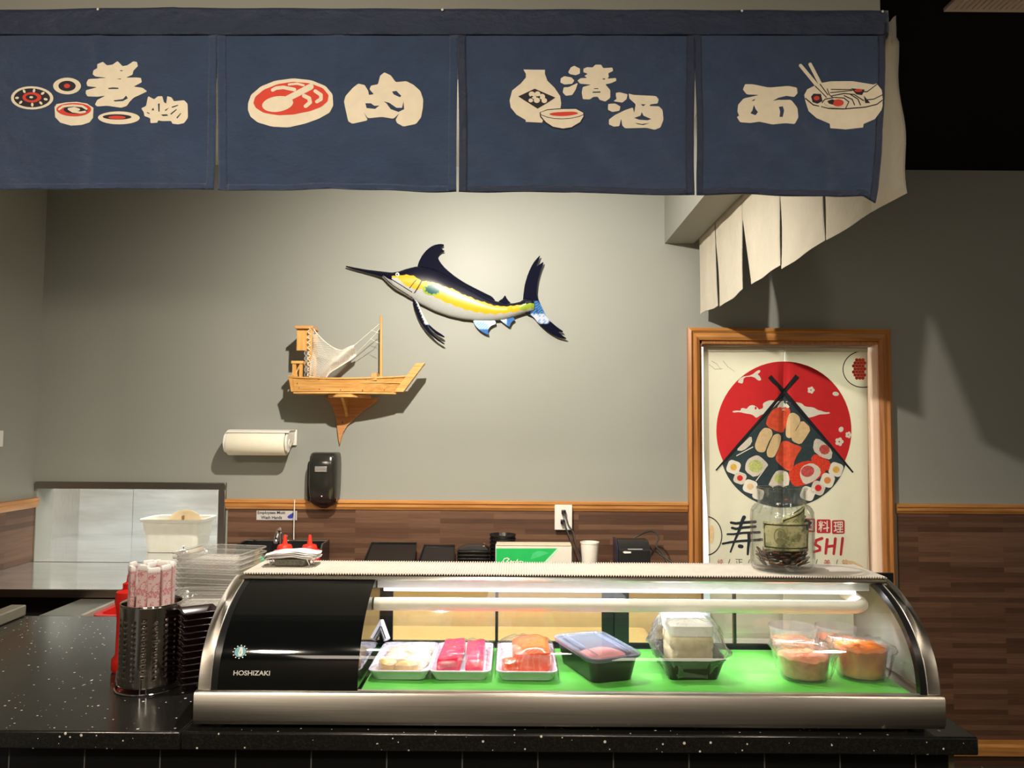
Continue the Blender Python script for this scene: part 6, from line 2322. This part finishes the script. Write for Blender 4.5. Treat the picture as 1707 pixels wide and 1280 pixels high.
# big character
br1 = []
for pts, r, r1 in (([(455, 580), (440, 610), (405, 720), (375, 790), (330, 910)], 18, 8), ([(335, 632), (380, 640), (440, 632), (560, 622)], 12, 14), ([(345, 682), (380, 692), (450, 678), (560, 668)], 12, 13), ([(300, 742), (360, 742), (450, 728), (600, 722)], 9, 12), ([(255, 832), (330, 818), (430, 805), (640, 790)], 10, 13), ([(500, 740), (500, 800), (492, 870), (488, 930)], 16, 10), ([(415, 855), (432, 858)], 18, 18)):
    br1 += stroke(pts, r, r1)
decal('sushi_character', plain('brush_ink_print', srgb(28, 36, 46), 0.85), cur, br1, C7, [], 0, R0(1))
bx_ = []
for (x0_, x1_, yt_, yb_) in ((985, 1128, 592, 722), (1143, 1272, 600, 730), (1285, 1408, 607, 737)):
    bx_.append([(p.x, p.y) for p in rrect((x0_ + x1_) / 2, (yt_ + yb_) / 2, x1_ - x0_, yb_ - yt_, 14, 0)])
for k, (bxp, ch_, x0_, x1_, yt_, yb_) in enumerate(zip(bx_, '日料理', (1000, 1158, 1300), (1112, 1258, 1394), (607, 613, 620), (708, 717, 724))):
    decal('seal_block_print', CRIM, cur, [bxp], C7, [], 26, R0(1))
    text_on('seal_character', ch_, WHP, cur, x0_, yt_, x1_, yb_, C7, R0(2), 0.012)
le = []
for pts in ([(930, 790), (880, 800), (870, 840), (915, 870), (915, 910), (860, 915)], [(965, 790), (960, 890), (1000, 915), (1035, 890), (1050, 790)], [(1192, 780), (1140, 798), (1128, 838), (1172, 862), (1172, 892), (1118, 908)], [(1240, 790), (1232, 860), (1226, 922)], [(1316, 782), (1308, 860), (1300, 925)], [(1236, 858), (1308, 848)], [(1388, 780), (1378, 860), (1370, 932)]):
    le.append(pts)
for pts in le:
    decal('sushi_letter', CRIM, cur, stroke(pts, 14, 12), C7, [], 0, R0(1))
for ch_, x0_, x1_, m_ in (('纯', 205, 258, CRIM), ('/', 305, 328, BLK), ('正', 375, 442, TEALD), ('/', 485, 508, BLK), ('/', 1130, 1152, BLK), ('美', 1208, 1268, CRIM), ('/', 1318, 1340, BLK), ('味', 1390, 1440, CRIM)):
    text_on('small_character', ch_, m_, cur, x0_, 978, x1_, 1036, C7, R0(1), 0.0)
tw_ = []
for pts in ([(30, 60), (75, 85), (110, 130)], [(10, 90), (60, 130), (120, 125)], [(130, 60), (170, 110), (230, 150)]):
    tw_ += stroke(pts, 2.0, 1.0)
decal('twig_print', plain('grey_twig_print', srgb(150, 140, 124), 0.85), cur, tw_, C8, [], 0, R0(1))

# ================================================================== TIP JAR
JY = 1.868
JX = WY(1304, 900, JY).x
JR = 0.0735
JZ = TOPC + 0.0005
jar = thing('glass_tip_jar', (JX, JY, JZ), 'clear glass tip jar of coins and banknotes on the right end of the display case', 'jar')
jt = WY(1304, 812, JY).z - JZ
M_JAR = clear('jar_glass', (0.96, 0.97, 0.965), 0.03, 0.008, (0.8, 0.8, 0.75), ior=1.45, boost=0.9)
pr_o = [(0.001, 0.002), (JR * 0.9, 0.0), (JR * 0.98, 0.004), (JR, 0.014), (JR, jt * 0.62), (JR * 0.985, jt * 0.70), (JR * 0.93, jt * 0.755), (JR * 0.84, jt * 0.785), (JR * 0.77, jt * 0.80), (JR * 0.745, jt * 0.83), (JR * 0.745, jt * 0.94), (JR * 0.775, jt * 0.965), (JR * 0.80, jt * 0.98), (JR * 0.80, jt), (JR * 0.74, jt), (JR * 0.715, jt * 0.94), (JR * 0.715, jt * 0.82), (JR * 0.80, jt * 0.76), (JR * 0.93, jt * 0.70), (JR * 0.955, jt * 0.6), (JR * 0.955, 0.016), (JR * 0.9, 0.009), (0.001, 0.008)]
obj('glass_body', MB().lathe(pr_o, (JX, JY, JZ), 56), M_JAR, jar, angle=60)
rb_ = MB()
for k in range(14):
    a = 2 * PI * k / 14
    rb_.tube([(JX + JR * 0.75 * math.cos(a), JY + JR * 0.75 * math.sin(a), JZ + jt * 0.82), (JX + JR * 0.75 * math.cos(a), JY + JR * 0.75 * math.sin(a), JZ + jt * 0.95)], 0.003, 6)
    rb_.tube([(JX + JR * 0.98 * math.cos(a), JY + JR * 0.98 * math.sin(a), JZ + jt * 0.70), (JX + JR * 0.84 * math.cos(a), JY + JR * 0.84 * math.sin(a), JZ + jt * 0.785)], 0.0022, 6)
obj('neck_flutes', rb_, M_JAR, jar)
# coins
rnd = random.Random(11)
coin_m = [plain('copper_coin', (0.30, 0.12, 0.06), 0.32, metal=0.9, var=0.2, nscale=200), plain('nickel_coin', (0.42, 0.40, 0.37), 0.3, metal=0.9, var=0.2, nscale=200), plain('dull_coin', (0.14, 0.10, 0.08), 0.35, metal=0.9, var=0.2, nscale=200)]
protos = []
for q, (mm, r) in enumerate(zip(coin_m, (0.0098, 0.0112, 0.0105))):
    c_ = obj('coin', MB().lathe([(0.0005, 0.0), (r * 0.96, 0), (r, 0.0003), (r, 0.0013), (r * 0.96, 0.0016), (r * 0.86, 0.0016), (r * 0.84, 0.0012), (0.0005, 0.0012)], (0, 0, 0), 22), mm, loc=(0, 0, 0))
    tag(c_, ('copper coin', 'silver coloured coin', 'dull brown coin')[q] + ' in the heap at the bottom of the glass tip jar', 'coin', 'coins in the tip jar')
    protos.append([c_, False])
nco = 0
for layer in range(7):
    for ring_r, cnt_ in ((0.054, 13), (0.033, 7), (0.012, 2)):
        for k in range(cnt_):
            if layer > 3 and (math.cos(2 * PI * k / cnt_) < -0.1 or ring_r < 0.02):
                continue
            if layer in (1, 2) and ring_r < 0.02:
                continue
            a = 2 * PI * (k + 0.5 * (layer % 2)) / cnt_ + rnd.uniform(-.1, .1)
            which = rnd.choice((0, 0, 1, 2, 2) if a % (2 * PI) < PI or True else (1,))
            c_, usd = protos[which]
            o_ = c_ if not usd else copy_tree(c_)
            protos[which][1] = True
            rr_ = ring_r + rnd.uniform(-0.003, 0.001)
            o_.location = (JX + rr_ * math.cos(a), JY + rr_ * math.sin(a), JZ + 0.0175 + layer * 0.0072 + rnd.uniform(0, 0.002))
            tl_ = rnd.uniform(0.35, 1.25) if ring_r > 0.05 else rnd.uniform(0.0, 0.5)
            o_.rotation_euler = (0, 0, 0)
            Mr = Matrix.Rotation(a, 3, 'Z') @ Matrix.Rotation(-tl_, 3, 'Y')
            o_.rotation_euler = Mr.to_euler()
            nco += 1
# banknotes
def note_mat(name, c1, c2, c3):
    m_, t_, b_ = nt(name)
    v_ = coords(t_)
    n1 = noise(t_, v_, 160, 6, 0.75)
    n2 = noise(t_, v_, 30, 2, 0.5)
    mm_ = N(t_, 'ShaderNodeMath', operation='MULTIPLY')
    t_.links.new(n1, mm_.inputs[0])
    t_.links.new(n2, mm_.inputs[1])
    t_.links.new(ramp(t_, mm_.outputs[0], [(0.16, c3), (0.24, c2), (0.30, c1)]), b_.inputs['Base Color'])
    b_.inputs['Roughness'].default_value = 0.75
    return m_


M_NOTE = note_mat('banknote_paper', srgb(216, 208, 160), srgb(184, 180, 128), srgb(110, 112, 80))
M_NINK = plain('banknote_dark_ink', srgb(52, 56, 36), 0.7, var=0.2, nscale=200)
M_NINK2 = plain('banknote_pale_ink', srgb(150, 146, 104), 0.7, var=0.2, nscale=200)


def note(name, label, r, a0, a1, z0, z1, lean=0.0, mat_=None, face=True):
    mat_ = mat_ or M_NOTE

    def s(u, v, lift=0.0):
        a = a0 + (a1 - a0) * u
        rr_ = r + lift + 0.001 * math.sin(v * 6)
        return Vector((JX + rr_ * math.cos(a), JY + rr_ * math.sin(a), z0 + (z1 - z0) * (1 - v) + lean * (u - 0.5) * 0.04))
    n_ = thing(name, (JX, JY, z0), label, 'banknote')
    ob_ = obj('paper', MB().grid(s, 40, 16), mat_, n_, solid=0.0003, angle=80)
    if face:
        fr_ = []
        bd = [(0.03, 0.07), (0.97, 0.07), (0.97, 0.93), (0.03, 0.93)]
        b2 = [(0.06, 0.14), (0.94, 0.14), (0.94, 0.86), (0.06, 0.86)]
        decal('border', M_NINK, ob_, [bd], s, [b2], 0.04, 0.0006)
        decal('portrait_oval', M_NINK2, ob_, [ell(0.36, 0.5, 0.12, 0.30, 24)], s, [ell(0.36, 0.5, 0.10, 0.26, 24)], 0.04, 0.0006)
        decal('portrait', M_NINK2, ob_, [ell(0.36, 0.42, 0.045, 0.14, 20), ell(0.36, 0.66, 0.08, 0.12, 20)], s, [], 0.04, 0.0006)
        decal('seal', M_NINK2, ob_, [ell(0.72, 0.52, 0.05, 0.15, 10)], s, [], 0.04, 0.0006)
        decal('numeral', M_NINK, ob_, [ell(0.925, 0.20, 0.022, 0.06, 14)], s, [ell(0.925, 0.20, 0.008, 0.03, 10)], 0, 0.0006)
        ln_ = []
        for vv in (0.22, 0.29, 0.78):
            ln_ += stroke([(0.5, vv), (0.9, vv)], 0.010)
        decal('fine_lines', M_NINK2, ob_, ln_, s, [], 0, 0.0006)
    return n_


note('banknote', 'curled greenish banknote with dark border facing out of the tip jar', 0.066, math.radians(-150), math.radians(-48), JZ + 0.052, JZ + 0.118)
note('banknote', 'pale yellow banknote standing behind the others in the tip jar', 0.050, math.radians(-110), math.radians(-10), JZ + 0.075, JZ + 0.142, 0.8, note_mat('pale_banknote_paper', srgb(226, 220, 166), srgb(206, 200, 140), srgb(150, 150, 104)))
dk = thing('banknote', (JX + 0.03, JY - 0.02, JZ + 0.05), 'dark folded banknote leaning at the right inside the tip jar', 'banknote')
R_ = Matrix.Rotation(math.radians(28), 4, 'Y')
Mt = Matrix.Translation((JX + 0.042, JY - 0.018, JZ + 0.088)) @ R_
mb = MB().box(-0.010, 0.008, -0.002, 0.002, -0.042, 0.034, 0, Mt)
obj('paper', mb, plain('dark_note_paper', srgb(40, 36, 28), 0.7, var=0.3, nscale=120), dk, bevel=0.0008)
mb = MB().box(-0.013, -0.0105, -0.003, 0.004, -0.044, 0.040, 0, Mt)
obj('folded_edge', mb, M_NOTE, dk)

# ================================================================== NAPKIN HOLDER ON THE CASE
NYc = 1.885
nxc = WY(488, 935, NYc).x
nh = thing('napkin_holder', (nxc, NYc, TOPC), 'small wire holder with a dark base on the left end of the display case', 'holder')
wA = pxw(50, NYc)
obj('base', MB().loft([rrect(nxc, NYc, wA, 0.05, 0.005, TOPC + 0.0006), rrect(nxc, NYc, wA * 1.04, 0.052, 0.005, TOPC + 0.016)]), plain('dark_speckled_base', (0.10, 0.10, 0.07), 0.5, var=0.6, nscale=300), nh, bevel=0.001)
mb = MB()
for sx in (-1, 1):
    for sy in (-1, 1):
        mb.tube([(nxc + sx * wA * 0.85, NYc + sy * 0.02, TOPC + 0.002), (nxc + sx * wA * 0.62, NYc + sy * 0.02, TOPC + 0.002), (nxc + sx * wA * 0.55, NYc + sy * 0.025, TOPC + 0.018), (nxc + sx * wA * 0.55, NYc + sy * 0.025, TOPC + 0.026)], 0.0013, 6)
obj('wire', mb, M_CHROME, nh)
nap = None
for k in range(7):
    z = TOPC + 0.0172 + k * 0.0021
    if nap is None:
        mb = MB()
        w_, d_ = pxw(84, NYc), 0.06
        mb.grid(lambda u, v: Vector((nxc + (u - .5) * w_ * (1 - 0.12 * abs(v - .5)), NYc + (v - .5) * d_, z + 0.0045 * math.sin(u * PI) - 0.003 * abs(u - .5) + 0.0008 * math.sin(u * 14 + v * 5))), 20, 6)
        nap = obj('paper_slip', mb, M_PAPER, loc=(nxc, NYc, z), solid=0.0008, angle=80)
        tag(nap, 'white paper slip, lowest in the pile on the small wire holder', 'paper', 'white paper slips on the wire holder')
    else:
        copy_tree(nap, (nxc + random.uniform(-.004, .006), NYc + random.uniform(-.003, .003), z), 'white paper slip, %s in the pile on the small wire holder' % ordn(k, 7), rz=random.uniform(-0.10, 0.10))
rs = MB().loft([rrect(nxc + 0.004, NYc + 0.022, wA * 1.3, 0.02, 0.003, TOPC + 0.0166), rrect(nxc + 0.004, NYc + 0.022, wA * 1.3, 0.02, 0.003, TOPC + 0.0169)])

# ================================================================== RED SQUEEZE BOTTLES, TRAYS AND DEVICES ON THE BACK LEDGE
QY = 3.008


def squeeze(px, label):
    x = WY(px, 900, QY).x
    ztop = WY(px, 891, QY).z
    zl_ = WY(px, 909, QY).z
    zc_ = WY(px, 921, QY).z
    r = pxw(18.5, QY)
    o_ = thing('squeeze_bottle', (x, QY, WZB), label, 'bottle', 'red capped squeeze bottles')
    zb_ = WZB
    obj('bottle_body', MB().lathe([(r * 0.88, 0.0), (r * 0.92, 0.004), (r * 0.92, zc_ - zb_ - 0.006), (r * 0.8, zc_ - zb_ + 0.002)], (x, QY, zb_ + 0.0005), 28), plain('red_sauce_bottle', (0.55, 0.02, 0.015), 0.3), o_)
    obj('cap', MB().lathe([(r, zc_ - 0.008), (r * 1.0, zc_ + 0.004), (r * 0.9, zc_ + 0.010), (r * 0.66, zc_ + 0.012), (r * 0.66, zl_ - 0.006), (r * 0.58, zl_ + 0.002), (r * 0.24, zl_ + 0.006), (r * 0.16, ztop - 0.012), (r * 0.13, ztop - 0.002), (r * 0.05, ztop)], (x, QY, 0), 28), plain('orange_red_cap', (0.78, 0.04, 0.02), 0.35), o_)
    return o_


squeeze(475, 'red nozzle-capped squeeze bottle in front of the sink faucet')
squeeze(516.5, 'red nozzle-capped squeeze bottle at the right corner of the sink')

M_TRAYB = plain('black_lacquer_tray', (0.014, 0.013, 0.013), 0.25)


def lean_tray(label, xa, xb, ya, yb_, name='black_tray'):
    """tray leaning back against the wall; corners in picture px, at the back ledge"""
    x0_, x1_ = WY(xa, 920, 3.18).x, WY(xb, 920, 3.18).x
    zt2 = WY(xa, ya, 3.25).z
    w = x1_ - x0_
    prof_ = [(3.12, WZB + 0.003), (3.14, WZB + 0.002), (3.262, zt2 - 0.002), (3.258, zt2), (3.250, zt2 - 0.004), (3.142, WZB + 0.014), (3.128, WZB + 0.010)]
    o_ = thing(name, ((x0_ + x1_) / 2, 3.18, WZB), label, 'tray', 'black trays leaning on the back wall')
    obj('tray_body', MB().loft([[(x0_ + (0.02 if y > 3.2 else 0), y, z) for y, z in prof_], [(x1_ - (0.004 if y > 3.2 else 0), y, z) for y, z in prof_]]), M_TRAYB, o_, recalc=True, bevel=0.002)
    obj('rim', MB().tube([(x0_, 3.125, WZB + 0.012), (x0_ + 0.02, 3.252, zt2 + 0.001), (x1_ - 0.004, 3.252, zt2 + 0.001), (x1_, 3.125, WZB + 0.012)], 0.0035, 8), M_TRAYB, o_)
    return o_


lean_tray('black tray leaning on the back wall right of the red capped bottles', 606, 692, 905, 935)
lean_tray('black tray leaning on the back wall, left of the stacked black bowls', 696, 757, 909, 935)
# stack of black bowls
bxc = WY(790, 920, 3.10).x
first = None
for k in range(6):
    z = WZB + 0.001 + k * 0.014
    if first is None:
        w, d = pxw(54, 3.10), 0.11
        mb = MB().loft([rrect(bxc, 3.10, w * 0.75, d * 0.75, 0.01, z), rrect(bxc, 3.10, w * 0.97, d * 0.97, 0.012, z + 0.022), rrect(bxc, 3.10, w, d, 0.013, z + 0.024), rrect(bxc, 3.10, w, d, 0.013, z + 0.027), rrect(bxc, 3.10, w * 0.92, d * 0.92, 0.012, z + 0.026), rrect(bxc, 3.10, w * 0.72, d * 0.72, 0.01, z + 0.004)])
        first = obj('black_bowl', mb, M_TRAYB, loc=(bxc, 3.10, z), bevel=0.0006)
        tag(first, 'black square bowl, lowest in the stack between the leaning trays and the black cups', 'bowl', 'stacked black square bowls')
    else:
        copy_tree(first, (bxc + random.uniform(-.0008, .0008), 3.10, z), 'black square bowl, %s in the stack left of the round black cups' % ordn(k, 6), rz=random.uniform(-.008, .008))
z = WZB + 0.001 + 5 * 0.014 + 0.028
ltp = thing('black_bowl_cover', (bxc, 3.10, z), 'glossy domed black cover lying on top of the stacked square bowls', 'lid')
w = pxw(50, 3.10)
obj('lid_shell', MB().loft([rrect(bxc, 3.10, w, 0.10, 0.015, z), rrect(bxc, 3.10, w, 0.10, 0.015, z + 0.003), rrect(bxc + 0.004, 3.10, w * 0.7, 0.065, 0.015, z + 0.015), rrect(bxc + 0.006, 3.10, w * 0.62, 0.055, 0.012, z + 0.017)]), M_TRAYB, ltp)
obj('tan_edge', MB().box(bxc + w * 0.30, bxc + w * 0.36, 3.065, 3.135, z + 0.0132, z + 0.0165), plain('tan_strip', srgb(150, 124, 92), 0.5), ltp)
# black cups stack
cx2 = WY(838, 910, 3.16).x
first = None
for k in range(8):
    z = WZB + 0.001 + k * 0.0155
    if first is None:
        r = pxw(22, 3.16)
        first = obj('black_cup', MB().lathe([(r * 0.78, 0), (r * 0.80, 0.002), (r * 0.96, 0.034), (r, 0.035), (r, 0.040), (r * 0.95, 0.040), (r * 0.90, 0.030), (r * 0.76, 0.004), (0.001, 0.003)], (cx2, 3.16, z), 36), M_TRAYB, loc=(cx2, 3.16, z))
        tag(first, 'round black cup, lowest in the nested stack behind the green box', 'cup', 'nested round black cups')
    else:
        copy_tree(first, (cx2, 3.16, z), 'round black cup, %s in the nested stack behind the green box' % ordn(k, 8))
# green and white box
GY = 3.04
gx0, gx1 = WY(826, 920, GY).x, WY(953, 920, GY).x
gzt = WY(890, 908, GY).z
gb = thing('green_gift_box', ((gx0 + gx1) / 2, GY + 0.03, WZB), 'green and white cardboard box with a raised lid behind the display case', 'box')
obj('box_body', MB().box(gx0, gx1, GY, GY + 0.055, WZB + 0.0005, gzt - 0.004), plain('white_card', (0.66, 0.64, 0.58), 0.5, var=0.03), gb, bevel=0.001)
gs_ = lambda a, b, lift=0.0: WY(a, b, GY - 0.0008 - lift)
decal('green_panel', plain('bright_green_card', (0.008, 0.42, 0.10), 0.4, var=0.05), gb, [[(827, 914), (929, 914), (908, 936), (907, 945), (827, 945)]], gs_, [], 0, 0)
decal('white_stripe', plain('mint_card', (0.45, 0.75, 0.55), 0.4), gb, [[(929, 914), (932.5, 914), (911, 938), (910, 945), (907, 945), (908, 936)]], gs_, [], 0, 0)
decal('fan_emblem', plain('light_green_card', (0.05, 0.50, 0.18), 0.4), gb, [[(884, 932), (888, 922), (897, 918), (908, 919), (915, 922), (904, 926), (893, 930)]], gs_, [], 0, 0.0003)
decal('script_lettering', WHP, gb, stroke([(838, 936), (841, 931), (846, 930), (849, 932), (845, 935), (848, 938), (843, 940)], 0.7) + stroke([(850, 937), (852, 934), (854, 937), (857, 935), (860, 937), (863, 932), (862, 938), (867, 935), (872, 936)], 0.5), gs_, [], 0, 0.0006)
obj('box_lid', MB().box(gx0 + 0.003, gx1 - 0.002, GY - 0.002, GY + 0.057, gzt - 0.0035, gzt + 0.003), plain('tan_card_lid', srgb(206, 196, 172), 0.5), gb, bevel=0.001)
# foam cup
FY_ = 3.08
fxc = WY(983, 920, FY_).x
fzt = WY(983, 903, FY_).z
r = pxw(15.7, FY_)
hh_ = fzt - WZB - 0.0005
tag(obj('foam_cup', MB().lathe([(r * 0.70, 0), (r * 0.72, 0.002), (r * 0.955, hh_ - 0.006), (r, hh_ - 0.005), (r, hh_), (r * 0.92, hh_), (r * 0.68, 0.006), (0.001, 0.005)], (fxc, FY_, WZB + 0.0005), 36), M_WHITE), 'white foam cup between the wall outlet cords and the black label printer', 'cup')
# label printer
PRY = 3.10
px0, px1 = WY(1028, 920, PRY).x, WY(1080, 920, PRY).x
pzt = WY(1050, 899, PRY).z
lpn = thing('label_printer', ((px0 + px1) / 2, PRY, WZB), 'black label printer beside the doorway with a looped power cord', 'printer')
prof_ = [(PRY - 0.06, WZB + 0.001), (PRY + 0.07, WZB + 0.001), (PRY + 0.07, pzt - 0.004), (PRY + 0.02, pzt), (PRY - 0.02, pzt - 0.004), (PRY - 0.055, pzt - 0.030), (PRY - 0.06, pzt - 0.036)]
pb = obj('printer_body', MB().loft([[(x, y, z) for y, z in prof_] for x in (px0, px1)]), M_BLACK, lpn, recalc=True, bevel=0.004)
obj('side_cover', MB().loft([[(x, y + 0.003, z + 0.004) for y, z in prof_] for x in (px0 - 0.006, px0 - 0.0005)]), plain('blue_black_cover', (0.02, 0.02, 0.05), 0.25), lpn, recalc=True, bevel=0.002)
ps = lambda a, b, lift=0.0: WY(a, b, PRY - 0.0608 - lift)
obj('label_slot', MB().box(WY(1043, 912, PRY).x, WY(1067, 912, PRY).x, PRY - 0.0575, PRY - 0.0545, pzt - 0.0315, pzt - 0.0285), plain('pale_slot', (0.5, 0.5, 0.5), 0.4), pb)
decal('printer_marks', M_LOGO, pb, [[(1038, 920), (1041, 918.6), (1052, 919.4), (1052, 922), (1041, 922.5)]], ps, [], 0, 0.0)
xw = lambda a, b, Y=3.2: WY(a, b, Y)
tag(obj('power_cord', MB().tube(catmull([xw(1056, 897), xw(1066, 892), xw(1080, 886, 3.22), xw(1092, 887, 3.22), xw(1098, 896, 3.2), xw(1094, 910, 3.18), xw(1104, 922, 3.16), xw(1110, 937, 3.14)], 6), 0.0034, 8), M_BLACKM), 'black cord looping up over the label printer and down beside the doorway', 'cord')
tag(obj('power_cord', MB().tube(catmull([xw(1076, 901, 3.16), xw(1086, 915, 3.12), xw(1098, 922, 3.12), xw(1112, 932, 3.10), xw(1124, 940, 3.08)], 6), 0.0032, 8), M_BLACKM), 'black cord trailing right from the label printer along the worktop', 'cord')
# plugs and cords at the outlet
for (a0_, b0_, pts_, lab) in ((939.5, 853, [(940, 856), (945, 866), (948, 876), (957, 890), (959, 905), (966, 925), (970, 940)], 'black power cord from the upper plug of the wall outlet'), (938, 869, [(940, 872), (946, 886), (951, 900), (955, 918), (958, 940)], 'black power cord from the lower plug of the wall outlet')):
    pA = WY(a0_, b0_, BY - 0.04)
    cd = thing('plugged_cord', (pA.x, BY - 0.04, pA.z), lab, 'cord')
    obj('plug', MB().box(pA.x - 0.009, pA.x + 0.009, BY - 0.054, BY - 0.0305, pA.z - 0.010, pA.z + 0.008), M_BLACK, cd, bevel=0.003)
    cp = [Vector((pA.x, BY - 0.055, pA.z - 0.004))] + [WY(a, b, BY - 0.07 - 0.012 * i) for i, (a, b) in enumerate(pts_)]
    obj('cable', MB().tube(catmull(cp, 6), 0.0032, 8), M_BLACKM, cd)
# lettuce and food tubs on the prep board seen through the case
M_LET = plain('pale_green_lettuce', srgb(196, 214, 110), 0.5, var=0.2, nscale=20, sss=0.1)
tag(obj('lettuce_head', block_mb(WY(800, 1040, 2.4).x, 2.40, PTZ + 0.022, 0.16, 0.14, 0.07, 0.2, 0.05, 21, 0.006, 0.7), M_LET), 'pale green lettuce on the yellow cutting board, seen through the display case', 'lettuce')
tb2 = MB()
gx_ = WY(1140, 1040, 2.4).x
tb2.loft([rrect(gx_ + 0.22, 2.44, 0.40, 0.26, 0.03, PTZ + 0.022), rrect(gx_ + 0.22, 2.44, 0.43, 0.29, 0.035, PTZ + 0.075), rrect(gx_ + 0.22, 2.44, 0.40, 0.26, 0.03, PTZ + 0.075), rrect(gx_ + 0.22, 2.44, 0.38, 0.24, 0.03, PTZ + 0.028)])
tag(obj('grey_prep_tub', tb2, plain('pale_grey_plastic', srgb(196, 192, 184), 0.5)), 'pale grey shallow tub on the prep table behind the right half of the display case', 'tub')
